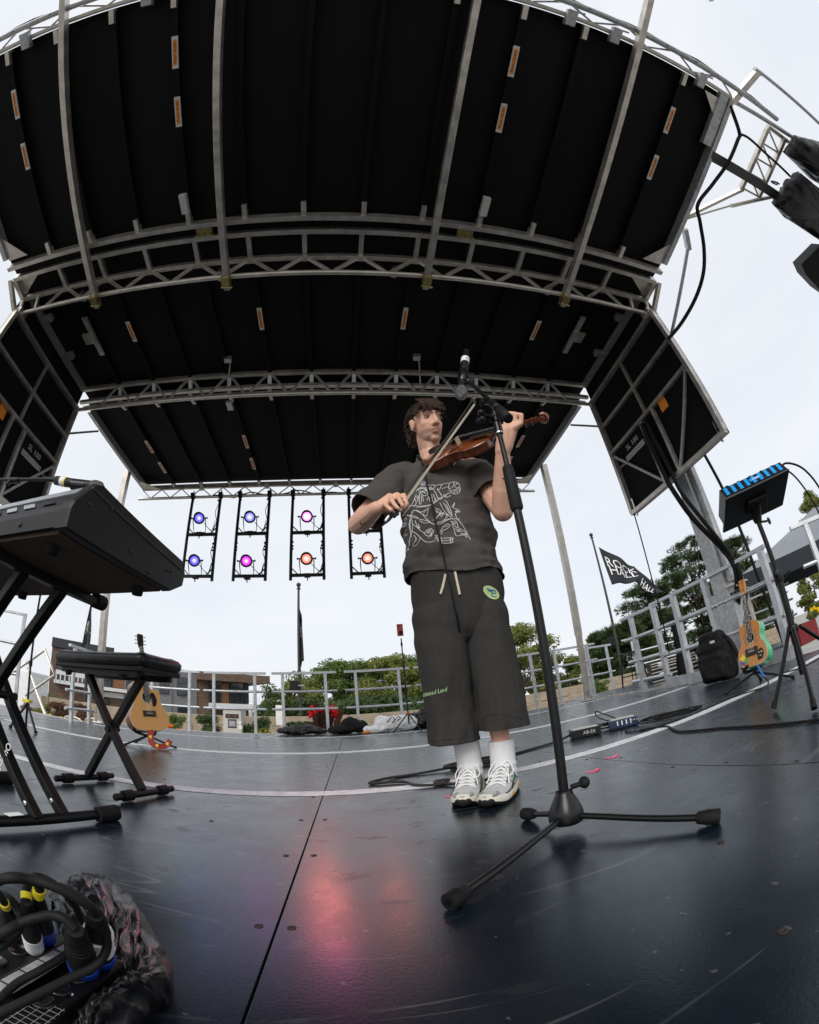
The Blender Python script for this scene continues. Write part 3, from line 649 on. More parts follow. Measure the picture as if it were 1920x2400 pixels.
k_ = MB().rod(pv + Vector((-.02, 0, .0)), pv + Vector((-.045, -.01, .002)), .008, 8)
for a in range(3): k_.ell(pv + Vector((-.052, .016 * math.cos(a * 2.1), .016 * math.sin(a * 2.1))), (.012, .012, .012), None, 8, 6)
k_.build('wing_knob', M['black'], t)
be, bt = aty(1192, 981, .90), aty(1099, 894, 1.19); bd = (bt - be).normalized()
MB().tube([be + bd * .02, bt], .0085, 12).build('boom', M['black'], t)
MB().tube([be, be + bd * .002, be + bd * .085, be + bd * .09], [.011, .0165, .0165, .011], 18).build('counterweight', M['rubber'], t)
pm = be + bd * .155
MB().tube([pm - bd * .04, pm - bd * .035, pm + bd * .03, pm + bd * .035], [.011, .0145, .0145, .011], 14).build('boom_clamp', M['black'], t)
kk = aty(1134, 944, 1.05); MB().rod(pm, kk, .006, 8).tube([kk - Vector((.004, 0, 0)), kk + Vector((-.012, 0, 0))], .014, 12).build('boom_knob', M['black'], t)
MB().ell(bt, (.016, .016, .016), None, 12, 8).build('swivel', M['blackgloss'], t)
# wireless microphone in its clip
ma, mbp = aty(1093, 822, 1.26), aty(1080.5, 930, 1.21); md = (mbp - ma).normalized()
MB().tube([bt, bt.lerp((ma + mbp) / 2, .6)], .010, 10).tube([ma.lerp(mbp, .50), ma.lerp(mbp, .52), ma.lerp(mbp, .70), ma.lerp(mbp, .72)], [.021, .0245, .0235, .020], 16).build('microphone_clip', M['blackgloss'], t)
M['mesh'] = mat('steel mesh grille', (.16, .16, .165), .45, .8, .3, 300, .6, 900)
M['redtape'] = mat('red tape', (.55, .06, .03), .5); M['yellow'] = mat('yellow tape', (.75, .62, .02), .5, 0, .15, 40)
mic = thing('microphone', 'black wireless microphone with red and white tape hanging from the boom', 'microphone', tuple(mbp))
ml_ = (mbp - ma).length
def along(f): return ma + md * ml_ * f
MB().tube([along(0), along(.005), along(.14), along(.15), along(.19), along(.5), along(.80), along(.86)], [.011, .0130, .0130, .0175, .0190, .0185, .0200, .022], 18).build('body', M['black'], mic)
MB().tube([along(.20), along(.305)], .0198, 18).build('white_tape', M['white'], mic)
MB().add([tuple(along(f) + (Vector((math.cos(a), math.sin(a) * .3, 0)) * .0202 + Vector((0, -abs(math.sin(a)) * .0202 * .95, 0)))) for f in (.20, .305) for a in [math.pi * (1 - i / 8 * .45) for i in range(9)]], [(i, i + 1, i + 10, i + 9) for i in range(8)]).build('red_tape', M['redtape'], mic)
text_mb('V2', .013, frame((1, 0, -.1), (-.25, -1, -.2), along(.255) + Vector((.005, -.0207, -.002))), .0004).build('lettering', M['ink'], mic)
MB().tube([along(f) for f in (.84, .87, .9, .94, .98, 1.01, 1.03)], [.0205, .025, .0265, .0265, .0235, .015, .004], 20).build('grille', M['mesh'], mic)

# ================================================================ keyboard, its stand, bench
kr = Vector((-.57, .648, .70)); kv = Vector((.187, .982, 0)); ku = Vector((-.982, .187, 0))
KM = Matrix(((ku.x, kv.x, 0, kr.x), (ku.y, kv.y, 0, kr.y), (0, 0, 1, kr.z), (0, 0, 0, 1)))     # local: x = along keys, y = towards player, z up
M['kbblack'] = mat('charcoal keyboard plastic', (.011, .011, .012), .5, 0, .2, 30, .05, 300, spec=.3)
M['kbwood'] = mat('brown hardboard', (.075, .045, .026), .75, 0, .2, 30, .05, 200)
M['kbsilver'] = mat('silver panel', (.42, .44, .46), .35, .5, .08, 20)
M['keywhite'] = mat('ivory key plastic', (.75, .74, .70), .3, 0, .03, 5)
kb = thing('electric_keyboard', 'black electronic keyboard on X stand at the left edge', 'keyboard', m=KM)
prof = [(0, .004), (0, .04), (.006, .056), (.058, .124), (.075, .130), (.445, .092), (.462, .065), (.455, .03), (.41, .004)]
KL = 1.32
MB().add([(.02, a, b_) for a, b_ in prof] + [(KL, a, b_) for a, b_ in prof], [tuple(range(9)), tuple(range(17, 8, -1))] + [(i, i + 9, (i + 1) % 9 + 9, (i + 1) % 9) for i in range(9)]).build('case', M['kbblack'], kb, True)
ec = [(-.002, .0), (-.002, .042), (.004, .062), (.056, .130), (.078, .137), (.448, .098), (.470, .066), (.462, .026), (.412, -.002)]
e_ = MB().add([(-.012, a * .985 + .004, b_ * .97 + .002) for a, b_ in ec] + [(-.004, a, b_) for a, b_ in ec] + [(.022, a, b_) for a, b_ in ec], [tuple(range(8, -1, -1)), tuple(range(18, 27))] + [(i + o, (i + 1) % 9 + o, (i + 1) % 9 + 9 + o, i + 9 + o) for o in (0, 9) for i in range(9)])
ecap = e_.build('end_cap', M['kbblack'], kb, True)
MB().box((-.013, .26, .098), (.003, .36, .004), Matrix.Rotation(-.103, 4, 'X') if False else None).build('seam', M['ink'], ecap, True) if False else None
mm = frame((0, .40, -.041), (-1, 0, 0), (-.0125, .055, .112)); MB().box((.19, 0, 0), (.40, .006, .004), mm).build('seam', M['ink'], ecap, True)
for (a, b_) in ((.05, .075), (.12, .1), (.22, .035), (.38, .045), (.30, .012), (.395, .05)): MB().lathe([(.0045, 0), (.004, .003), (0, .003)], frame((0, 1, 0), (-1, 0, 0), (-.0125, a, b_)), 10).build('screw', M['ink'], ecap, True)
MB().box((.66, .21, .0), (1.27, .39, .008)).build('base_board', M['kbwood'], kb, True)
for (a, b_) in ((.10, .065), (.07, .36), (.55, .07), (.62, .37)): MB().lathe([(.018, -.004), (.015, -.026), (.0, -.027)], Matrix.Translation((a, b_, 0)), 14).build('rubber_foot', M['rubber'], kb, True)
for a in (.16, .36, .42, .49, .55): MB().ell((a, -.001, .022), (.006, .004, .006), None, 8, 6).build('socket', M['ink'], kb, True)
# sloped rear strip: silver upper edge, white slanted marks below
sm_ = frame((1, 0, 0), (0, -.79, .61), (.0, .0315, .0895))
MB().box((.67, .024, .0025), (1.29, .028, .004), sm_).build('rear_trim', M['kbsilver'], kb, True)
for k in range(15):
    x = .06 + k * .075; MB().add([(x, -.030, .002), (x + .045, -.030, .002), (x + .075, -.004, .002), (x + .030, -.004, .002), (x, -.030, .0035), (x + .045, -.030, .0035), (x + .075, -.004, .0035), (x + .030, -.004, .0035)], [(0, 1, 2, 3), (4, 7, 6, 5), (0, 4, 5, 1), (1, 5, 6, 2), (2, 6, 7, 3), (3, 7, 4, 0)], sm_).build('rear_mark', M['kbsilver'] if k % 3 else M['kbblack'], kb, True)
for k in range(40): MB().box((.10 + k * .0232, .37, .103 - .006), (.0222, .15, .02), Matrix.Identity(4)).build('key', M['keywhite'], kb, True)
# X stand
ks = thing('keyboard_stand', 'black double braced X stand under the keyboard', 'keyboard stand', m=Matrix.Translation((0, 0, -.70)) @ KM)
def kbar(nm, a, b_, w_, h_, up=(0, 1, 0), mt='black', par=None): return MB().bar(a, b_, w_, h_, up, .003).build(nm, M[mt], par or ks, True)
for xt, xb in ((.305, .93), (.93, .36)):
    for vv in ((.30, .15) if xt < .5 else (.385, .285)):
        l_ = kbar('leg', (xb, vv, .03), (xt, vv - .01, .675), .028, .032)
        for f in (.06, .5, .94): MB().ell((xb + (xt - xb) * f - .0, vv - .017, .03 + .645 * f), (.009, .004, .009), None, 8, 6).build('bolt', M['steel'], l_, True)
for x in (.305, .93): kbar('arm', (x, .03, .68), (x, .43, .68), .034, .024, (0, 0, 1)); [MB().rod((x, ya, .685), (x, yb, .685), .024, 14).build('arm_grip', M['rubber'], ks, True) for ya, yb in ((.43, .47), (.0, .05))]
for x in (.36, .93):
    f0 = MB().rod((x + .06, .02, .026), (x - .03, .53, .026), .016, 14).build('foot_bar', M['black'], ks, True)
    MB().rod((x - .03, .50, .026), (x - .045, .575, .026), .025, 18).build('foot_cap', M['rubber'], f0, True); MB().rod((x + .06, .05, .026), (x + .07, -.01, .026), .025, 18).build('foot_cap', M['rubber'], f0, True)
    for k in range(4): MB().rod((x - .033 - .003 * k, .515 + k * .016, .026), (x - .034 - .003 * k, .522 + k * .016, .026), .0265, 16).build('grip_ring', M['rubber'], f0, True)
MB().rod((.64, .14, .352), (.64, .41, .352), .013, 12).build('pivot_bolt', M['black'], ks, True)
lm_ = frame((.32, 0, -.36), (0, -1, 0), (.50, .2675, .175)); text_mb('On-Stage', .034, lm_, .0004, shear=.2).build('lettering', M['white'], ks, True)
MB().box((.385, .22, .044), (.03, .05, .001)).build('sticker', M['white'], ks, True)
# bench
BM = Matrix(((.963, .27, 0, -1.04), (-.27, .963, 0, 1.70), (0, 0, 1, 0), (0, 0, 0, 1)))
bn = thing('piano_bench', 'black padded piano bench on X shaped legs behind the keyboard', 'bench', m=BM)
M['vinyl'] = mat('black vinyl', (.006, .006, .0065), .38, 0, .2, 14, .25, 30, spec=.35)
rings = []
for z, ins in ((.535, .006), (.545, .0), (.566, -.002), (.580, .008), (.590, .03), (.593, .07)):
    a, b_ = .295 - ins, .135 - ins; r = .03; ring = []
    for (cx, cy, a0) in ((a - r, b_ - r, 0), (-a + r, b_ - r, 90), (-a + r, -b_ + r, 180), (a - r, -b_ + r, 270)):
        for k in range(5): an = math.radians(a0 + k * 22.5); ring.append((cx + r * math.cos(an), cy + r * math.sin(an), z + .003 * math.sin(cx * 23 + k)))
    rings.append(ring)
MB().loft(rings).build('cushion', M['vinyl'], bn, True)
MB().box((0, 0, .524), (.57, .25, .022), None, .004).build('seat_board', M['black'], bn, True)
for y in (-.10, .10): MB().bar((-.25, y, .502), (.25, y, .502), .02, .022).build('seat_rail', M['black'], bn, True)
for sx in (-1, 1):
    MB().bar((sx * .185, -.012 * sx, .035), (-sx * .165, -.012 * sx, .50), .03, .032, (0, 1, 0), .003).build('leg', M['black'], bn, True)
    fb = MB().rod((sx * .19, -.17, .024), (sx * .19, .17, .024), .0145, 14).build('foot_bar', M['black'], bn, True)
    for y in (-.105, .105): MB().rod((sx * .19, y - .024, .024), (sx * .19, y + .024, .024), .0225, 16).build('rubber_sleeve', M['rubber'], fb, True)
    for y in (-.17, .17): MB().ell((sx * .19, y, .024), (.0145, .008, .0145), None, 12, 6).build('end_cap', M['rubber'], fb, True)
    MB().rod((sx * .18, -.11, .49), (sx * .18, -.13, .485), .012, 10).build('knob', M['rubber'], bn, True)
MB().rod((0, -.035, .268), (0, .035, .268), .014, 12).build('pivot_bolt', M['black'], bn, True)

# ================================================================ singer's microphone behind the keyboard
t = thing('boom_stand', 'black boom microphone stand reaching in from the left edge behind the keyboard', 'microphone stand', (-1.95, 1.25, 0))
h0, h1 = Vector((-.95, 1.2, 1.13)), Vector((-1.16, 1.2, 1.169))
MB().rod((-1.95, 1.25, 1.245), (-1.20, 1.2, 1.177), .008, 10).build('boom', M['black'], t)
MB().rod((-1.95, 1.25, .03), (-1.95, 1.25, 1.24), .010, 12).build('tube', M['black'], t)
MB().rod((-1.48, 1.22, 1.20), (-1.40, 1.215, 1.193), .013, 12).rod((-1.45, 1.21, 1.19), (-1.45, 1.20, 1.165), .009, 8).build('clutch', M['black'], t)
MB().lathe([(.13, 0), (.13, .012), (.03, .03), (.012, .04)], Matrix.Translation((-1.95, 1.25, 0)), 24).build('base', M['black'], t)
MB().rod((-1.205, 1.2, 1.177), (-1.15, 1.2, 1.17), .011, 12).build('thread', M['blackgloss'], t); MB().rod((-1.06, 1.2, 1.145), (-.99, 1.2, 1.135), .022, 14).build('microphone_clip', M['blackgloss'], t)
mc = thing('microphone', 'black handheld microphone with yellow tape above the keyboard', 'microphone', (-.93, 1.2, 1.12))
d = (h0 - h1).normalized()
MB().tube([h1, h1 + d * .002, h1 + d * .10, h1 + d * .20], [.014, .0185, .019, .022], 16).build('body', M['black'], mc)
MB().tube([h1 + d * .035, h1 + d * .06], .0198, 16).build('white_tape', M['white'], mc); MB().tube([h1 + d * .058, h1 + d * .066], .0199, 16).build('yellow_tape', M['yellow'], mc)
MB().tube([h1 + d * f for f in (.20, .21, .225, .245, .258, .262)], [.021, .026, .027, .024, .013, .003], 18).build('grille', M['mesh'], mc)

# ================================================================ guitars
M['spruce'] = mat('spruce top', (.70, .36, .115), .35, 0, .06, 5, .0, 10, stretch=(60, 1, 60), coat=.4)
M['mahog'] = mat('reddish mahogany', (.11, .032, .014), .3, 0, .2, 8, stretch=(8, 40, 8), coat=.4)
M['rosewood'] = mat('dark rosewood', (.028, .016, .011), .45, 0, .25, 20)
M['rosette'] = mat('rosette cream', (.45, .36, .22), .4)
M['cream'] = mat('cream binding', (.66, .60, .45), .4)
def half_outline(pts, n=6): return [(v.x, v.y) for v in spline([(a, b_, 0) for a, b_ in pts], n)]
def plucked(name, label, cat, m, right, left, depth, top, side, s, hole, holer, bridge, neck0, nut, head, nw, hw, strings, guard=False):
    """guitar-like body in local space: y runs from tail to head, z is the front"""
    t = thing(name, label, cat, m=m)
    out = half_outline(right) + half_outline(left)[::-1][1:-1]
    out = [(a * s, b_ * s) for a, b_ in out]
    MB().prism(out, -depth, -.0015, None, True).build('sides', side, t, True)
    k = len(out); inn = [(a * .985, b_ * .985 + .003) for a, b_ in out]
    MB().prism(out, -.004, .0005, None, True).build('binding', M['cream'], t, True)
    tp = MB().prism(inn, -.001, .002).build('top', top, t, True)
    MB().lathe([(holer * 1.28, .0022), (holer * 1.28, .0030), (holer * 1.06, .0030), (holer * 1.06, .0022)], Matrix.Translation((0, hole, 0)), 28).build('rosette', M['rosette'], tp, True)
    MB().lathe([(holer, .0031), (0, .0031)], Matrix.Translation((0, hole, 0)), 28).build('sound_hole', M['ink'], tp, True)
    MB().box((0, bridge, .006), (nw * 3.0, .028 * s * 2, .010), None, .003).build('bridge', M['rosewood'], t, True)
    MB().box((0, bridge, .012), (nw * 1.5, .004, .006)).build('saddle', M['cream'], t, True)
    MB().add([(-nw * .62, hole + holer, .003), (nw * .62, hole + holer, .003), (nw * .5, nut, .003), (-nw * .5, nut, .003), (-nw * .62, hole + holer, .011), (nw * .62, hole + holer, .011), (nw * .5, nut, .011), (-nw * .5, nut, .011)],
             [(0, 3, 2, 1), (4, 5, 6, 7), (0, 1, 5, 4), (1, 2, 6, 5), (2, 3, 7, 6), (3, 0, 4, 7)]).build('fingerboard', M['rosewood'], t, True)
    ring = lambda y, w_, d_: [(w_ * math.cos(a), y, .003 - d_ * math.sin(a)) for a in [math.pi * i / 8 for i in range(9)]]
    MB().loft([ring(neck0 - .02, nw * .55, .05), ring(neck0 + .04, nw * .52, .024), ring(nut, nw * .47, .020)], None, True).build('neck', side if guard else M['mahog'], t, True)
    for f in range(1, 13):
        y = nut - (nut - bridge) * (1 - 2 ** (-f / 12)); MB().box((0, y, .0116), (nw * (1.0 + .012 * f), .0016, .0014)).build('fret', M['steel'], t, True)
    hd = MB().prism([(-nw * .5, nut), (nw * .5, nut), (hw, nut + (head - nut) * .3), (hw * 1.05, head - .004), (hw * .5, head), (-hw * .5, head + .004), (-hw * 1.05, head - .004), (-hw, nut + (head - nut) * .3)], -.016, .002).build('headstock', M['rosewood'] if guard else top, t, True)
    ns = strings // 2
    for sx in (-1, 1):
        for k in range(ns):
            y = nut + (head - nut) * (.28 + .55 * k / max(1, ns - 1)); MB().rod((sx * hw * .6, y, .001), (sx * hw * .6, y, .012), .004, 8).rod((sx * hw * .9, y, -.008), (sx * (hw + .02), y, -.008), .003, 6).ell((sx * (hw + .024), y, -.008), (.009, .006, .010), None, 8, 6).build('tuning_peg', M['steel'], hd, True)
    for k in range(strings):
        f = (k / (strings - 1) - .5); MB().rod((f * nw * 1.15, bridge, .0155), (f * nw * .82, nut, .0135), .0007, 4).build('string', M['steel'], t, True)
    MB().box((0, nut, .010), (nw, .005, .008)).build('nut', M['cream'], t, True)
    return t
ga = Vector((-2.13, 3.93, 1.10)) - Vector((-1.885, 3.80, .15)); gx = frame(ga, (.80, -.58, .25), (-1.885, 3.80, .15))
GM = gx @ Matrix(((0, 1, 0, 0), (-1, 0, 0, 0), (0, 0, 1, 0), (0, 0, 0, 1)))                # local y along the neck
rgt = [(0, 0), (.10, .004), (.175, .035), (.203, .10), (.195, .165), (.158, .235), (.139, .295), (.145, .345), (.138, .385), (.085, .388), (.05, .405), (.03, .455), (0, .475)]
lft = [(0, 0), (-.10, .004), (-.175, .035), (-.203, .10), (-.195, .165), (-.158, .235), (-.139, .295), (-.146, .36), (-.148, .42), (-.115, .465), (-.05, .475), (0, .475)]
gt = plucked('acoustic_guitar', 'natural wood acoustic guitar with black pickguard standing behind the bench', 'guitar', GM, rgt, lft, .105, M['spruce'], M['mahog'], 1.03, .325, .048, .165, .465, .835, .975, .046, .032, 6, True)
pg = half_outline([(.03, .345), (.055, .375), (.085, .36), (.10, .30), (.085, .25), (.055, .235), (.048, .26), (.052, .30), (.046, .33), (.03, .345)], 4)
MB().prism([(a * 1.03, b_) for a, b_ in pg[:-1]], .0022, .0040).build('pickguard', M['blackgloss'], gt, True)
M['strap'] = mat('red strap', (.28, .02, .015), .7, 0, .3, 25); M['strapy'] = mat('yellow strap flowers', (.72, .50, .04), .7)
sp_ = spline([(-1.86, 3.72, .16), (-1.83, 3.66, .11), (-1.80, 3.63, .05), (-1.74, 3.64, .025), (-1.68, 3.68, .04), (-1.655, 3.71, .085)], 5)
mb = MB()
for i in range(len(sp_) - 1): mb.bar(sp_[i], sp_[i + 1].lerp(sp_[i], -.12), .055, .004, (.2, -.9, .6))
mb.build('strap', M['strap'], gt)
for i in (6, 14, 21):
    p = sp_[min(i, len(sp_) - 2)]; MB().ell(p + Vector((0, -.004, .002)), (.018, .005, .018), None, 8, 6).build('strap_flower', M['strapy'], gt)
def a_stand(name, label, c, feet, ybt, m2, arm):
    t = thing(name, label, 'instrument stand', c); c = Vector(c)
    for f in feet: MB().rod(c + Vector((0, 0, .10)), Vector((*f, .012)), .009, 10).ell(Vector((*f, .012)), (.016, .016, .014), None, 10, 6).build('leg', M['black'], t)
    for p, q in arm: MB().tube([p, q], .010, 10).build('arm', M['rubber'], t)
    return t
gs = a_stand('guitar_stand', 'black folding stand under the acoustic guitar', (-1.93, 3.80, 0), ((-2.06, 3.60), (-1.66, 3.83), (-2.15, 3.97)), 0, None, [])
MB().tube(spline([(-2.03, 3.68, .15), (-2.02, 3.76, .12), (-1.93, 3.80, .10), (-1.84, 3.76, .12), (-1.80, 3.70, .15)], 5), .012, 8).rod((-1.93, 3.82, .10), (-1.99, 3.95, .55), .010, 8).build('cradle', M['rubber'], gs)

ua = Vector((2.80, 2.03, .80)) - Vector((2.615, 1.98, .155)); un = Vector((-.99, -.10, .12))
UM = frame(ua, un, (2.615, 1.98, .155)) @ Matrix(((0, 1, 0, 0), (-1, 0, 0, 0), (0, 0, 1, 0), (0, 0, 0, 1)))
ur = [(0, 0), (.07, .003), (.118, .03), (.130, .085), (.118, .135), (.092, .175), (.088, .215), (.096, .255), (.088, .30), (.05, .325), (0, .328)]
ul = [(-a, b_) for a, b_ in ur]
M['uketop'] = mat('amber uke top', (.52, .22, .055), .3, 0, .1, 6, stretch=(40, 1, 40), coat=.4); M['green'] = mat('mint green lacquer', (.06, .42, .20), .25, 0, .05, 5, coat=.5)
uk = plucked('ukulele', 'ukulele with bright green sides and stickers on its amber top', 'ukulele', UM, ur, ul, .075, M['uketop'], M['green'], 1.0, .205, .033, .105, .32, .545, .655, .036, .026, 4)
st = half_outline([(.045, .03), (.085, .035), (.10, .075), (.085, .11), (.055, .10), (.042, .065), (.045, .03)], 3)
MB().prism(st[:-1], .0022, .0032).build('black_sticker', M['ink'], uk, True)
for x in (.058, .082): MB().box((x, .083, .0036), (.016, .008, .0008)).build('sticker_mark', M['cream'], uk, True)
MB().box((.07, .058, .0036), (.014, .006, .0008)).build('sticker_mark', M['cream'], uk, True)
for k, (x, y, c, r) in enumerate(((-.085, .075, (.80, .62, .02), .026), (-.06, .05, (.10, .40, .12), .020), (-.10, .045, (.05, .12, .45), .017), (-.045, .085, (.1, .35, .1), .012), (-.075, .035, (.45, .05, .06), .012))):
    MB().prism([(x + r * (1 + .25 * math.sin(5 * a)) * math.cos(a), y + r * (1 + .25 * math.sin(5 * a)) * math.sin(a)) for a in [i * math.pi / 10 for i in range(20)]], .0022 + k * .0003, .003 + k * .0003).build('cartoon_sticker', mat('sticker colour', c, .4), uk, True)
for k in range(14):
    a = k * .45; s_ = 1 if k % 2 else -1; x, y = s_ * (.042 + .012 * math.sin(k * 2.1)), .16 + .085 * (k / 14)
    MB().tube([(x + .008 * math.cos(b_), y + .008 * math.sin(b_), .0025) for b_ in [i * .8 for i in range(6)]], .0012, 4).build('flower_ornament', M['rosewood'], uk, True)
us = a_stand('ukulele_stand', 'black tripod instrument stand under the ukulele', (2.72, 2.06, 0), ((2.56, 2.24), (2.66, 1.70), (2.96, 2.2)), 0, None, [])
MB().rod((2.72, 2.06, .08), (2.74, 2.075, .46), .011, 10).tube(spline([(2.74, 2.075, .45), (2.80, 2.05, .60), (2.86, 2.06, .685), (2.84, 2.10, .72), (2.78, 2.12, .72), (2.72, 2.10, .71)], 5), .011, 8).build('upright', M['black'], us)
MB().tube(spline([(2.57, 2.0, .17), (2.58, 2.05, .14), (2.66, 2.08, .12), (2.74, 2.02, .13), (2.72, 1.95, .16)], 5), .013, 8).build('cradle', M['rubber'], us)
M['bluecab'] = mat('blue cable boot', (.01, .16, .55), .5)
uc = thing('instrument_cable', 'black cable with blue plug running from ukulele down across the deck', 'cable', (2.62, 1.93, .01))
MB().tube(spline([(2.62, 1.95, .155), (2.62, 1.93, .10), (2.61, 1.90, .06)], 4), .008, 8).build('plug_boot', M['bluecab'], uc)
MB().tube(spline([(2.61, 1.90, .06), (2.60, 1.87, .02), (2.52, 1.86, .007), (2.40, 1.98, .007), (2.2, 2.02, .007), (1.95, 2.0, .007), (1.75, 2.0, .007), (1.62, 2.06, .007), (1.55, 2.18, .007), (1.66, 2.34, .007), (1.60, 2.44, .008)], 8), .005, 6).build('lead', M['rubber'], uc)
# ================================================================ the violinist
M['skin'] = mat('skin', (.70, .40, .285), .48, 0, .10, 25, .05, 250, spec=.4, sss=.12)
M['shirt'] = mat('washed black cotton', (.076, .068, .062), .92, 0, .10, 35, .25, 420, spec=.15)
M['pants'] = mat('washed black fleece', (.042, .040, .038), .95, 0, .12, 60, .35, 380, spec=.1)
M['hair'] = mat('dark brown hair', (.040, .0235, .0145), .62, 0, .45, 60, spec=.2)
M['sock'] = mat('white rib sock', (.72, .71, .72), .9, 0, .05, 40, .3, 200)
M['cord'] = mat('cream drawcord', (.62, .52, .40), .8, 0, .1, 80)
M['print'] = mat('white screen print', (.66, .67, .68), .8, 0, .1, 60)
per = thing('person', 'person in dark grey T-shirt and cropped sweatpants playing a violin', 'person', (.46, 1.58, 0))
hc = Vector((.415, 1.575, 1.668)); hf = Vector((.24, -.94, -.28)).normalized()             # head centre, facing
hm = frame(hf, (-.10, -.1, 1), hc)                                                          # local x = forward, z = up, y = his left... 
HR = hm.to_3x3()
def H(x, y, z): return hm @ Vector((x, y, z))
B = MB()
# head
B.ell(H(-.015, 0, .035), (.095, .074, .092), rot=HR); B.ell(H(.020, 0, -.020), (.072, .061, .095), rot=HR); B.ell(H(.030, 0, -.076), (.052, .049, .036), rot=HR); B.ell(H(.072, 0, -.098), (.020, .023, .017), rot=HR)
B.ell(H(.068, 0, .036), (.027, .050, .013), rot=HR)
B.cap(H(.084, 0, .024), H(.104, 0, -.018), .0075, .0105); B.ell(H(.101, 0, -.025), (.013, .013, .010), rot=HR)
for s_ in (-1, 1):
    B.ell(H(.044, s_ * .036, -.018), (.031, .022, .027), rot=HR); B.ell(H(.096, s_ * .012, -.029), (.011, .008, .008), rot=HR)
    B.ell(H(-.010, s_ * .075, -.004), (.019, .009, .031), rot=HR); B.ell(H(-.015, s_ * .080, .012), (.016, .008, .015), rot=HR)
B.ell(H(.089, 0, -.054), (.013, .023, .0065), rot=HR); B.ell(H(.086, 0, -.067), (.013, .019, .0075), rot=HR)
# neck and torso (under the shirt), legs
B.cap(H(-.02, 0, -.06), (.43, 1.60, 1.44), .052, .058); B.cap((.43, 1.60, 1.44), (.45, 1.62, 1.40), .06, .08)
B.ell((.45, 1.61, 1.30), (.155, .10, .17)); B.ell((.455, 1.60, 1.08), (.135, .09, .20)); B.ell((.46, 1.60, .90), (.15, .095, .12))
B.cap((.40, 1.61, 1.40), (.27, 1.62, 1.385), .05, .052); B.cap((.48, 1.61, 1.41), (.61, 1.59, 1.42), .05, .052)
kR, kL = Vector((.37, 1.60, .47)), Vector((.54, 1.57, .46)); aR, aL = Vector((.437, 1.655, .10)), Vector((.548, 1.585, .11))
B.cap((.385, 1.60, .86), kR, .082, .055); B.cap((.535, 1.60, .86), kL, .082, .055)
for k_, a_ in ((kR, aR), (kL, aL)):
    B.cap(k_, k_.lerp(a_, .35) + Vector((0, .018, 0)), .046, .046); B.cap(k_.lerp(a_, .35) + Vector((0, .018, 0)), a_, .045, .030); B.cap(a_, a_ + Vector((-.04, -.08, -.07)), .028, .014)
# right arm (bow arm)
sR, eR, wR = Vector((.258, 1.62, 1.385)), Vector((.058, 1.535, 1.115)), Vector((.120, 1.335, 1.082))
B.cap(sR, eR, .055, .043); B.ell(eR, (.043, .045, .043)); B.cap(eR, eR.lerp(wR, .35), .042, .044); B.cap(eR.lerp(wR, .35), wR, .043, .028)
zz = lambda a, b_, Y: aty(820 + a * .27826, 900 + b_ * .27826, Y)
KN = [zz(275, 985, 1.325), zz(335, 940, 1.315), zz(400, 932, 1.305), zz(455, 940, 1.30)]; MJ = [zz(318, 1035, 1.285), zz(372, 1010, 1.275), zz(425, 990, 1.272), zz(473, 985, 1.278)]; TJ = [zz(350, 1062, 1.275), zz(405, 1045, 1.268), zz(447, 1025, 1.270), zz(484, 1012, 1.276)]; FT = [zz(374, 1082, 1.288), zz(430, 1072, 1.280), zz(460, 1050, 1.282), zz(489, 1036, 1.286)]
for i in range(4):
    B.cap(wR.lerp(KN[i], .15), KN[i], .020, .0108); B.cap(KN[i], MJ[i], .0096, .0080); B.cap(MJ[i], TJ[i], .0080, .0072); B.cap(TJ[i], FT[i], .0070, .0060)
th = zz(360, 1060, 1.325); B.cap(wR.lerp(KN[2], .35) + Vector((0, .01, -.012)), th, .017, .012); B.cap(th, zz(400, 1095, 1.31), .0115, .009)
# left arm, hand round the violin neck
sL, eL, wL = Vector((.622, 1.585, 1.40)), Vector((.638, 1.41, 1.098)), Vector((.628, 1.262, 1.292))
B.cap(sL, eL, .055, .045); B.ell(eL, (.045, .045, .044)); B.cap(eL, eL.lerp(wL, .35), .045, .046); B.cap(eL.lerp(wL, .35), wL, .045, .029)
pl = Vector((.645, 1.232, 1.365)); B.cap(wL, pl, .032, .034); B.cap(wL + Vector((.015, -.01, .01)), pl + Vector((.028, -.018, .008)), .026, .024)
vt, vs_ = Vector((.378, 1.53, 1.432)), Vector((.757, 1.15, 1.363)); vx = (vs_ - vt).normalized()
for i in range(4):
    o = vx * (.023 * (i - 1.1)); h_ = (.0, .006, .004, -.004)[i]; k0 = pl + o + Vector((.024, -.016, .018 + h_)); k1 = k0 + Vector((.006, -.016, .036 + h_)); k2 = k1 + Vector((-.022, .020, .020)); k3 = k2 + Vector((-.018, .018, -.006))
    B.cap(pl + o * .6, k0, .018, .0125); B.cap(k0, k1, .0112, .0094); B.cap(k1, k2, .0094, .0084); B.cap(k2, k3, .0084, .0070)
B.cap(pl + Vector((-.012, .0, -.005)), pl + Vector((-.032, -.002, .030)), .0155, .012); B.cap(pl + Vector((-.032, -.002, .030)), pl + Vector((-.032, -.008, .062)), .0115, .009)
g = fuse(B, .0036, 6, .5)
body = MB().bm(g, None, True); bo = body.build('body', M['skin'], per)
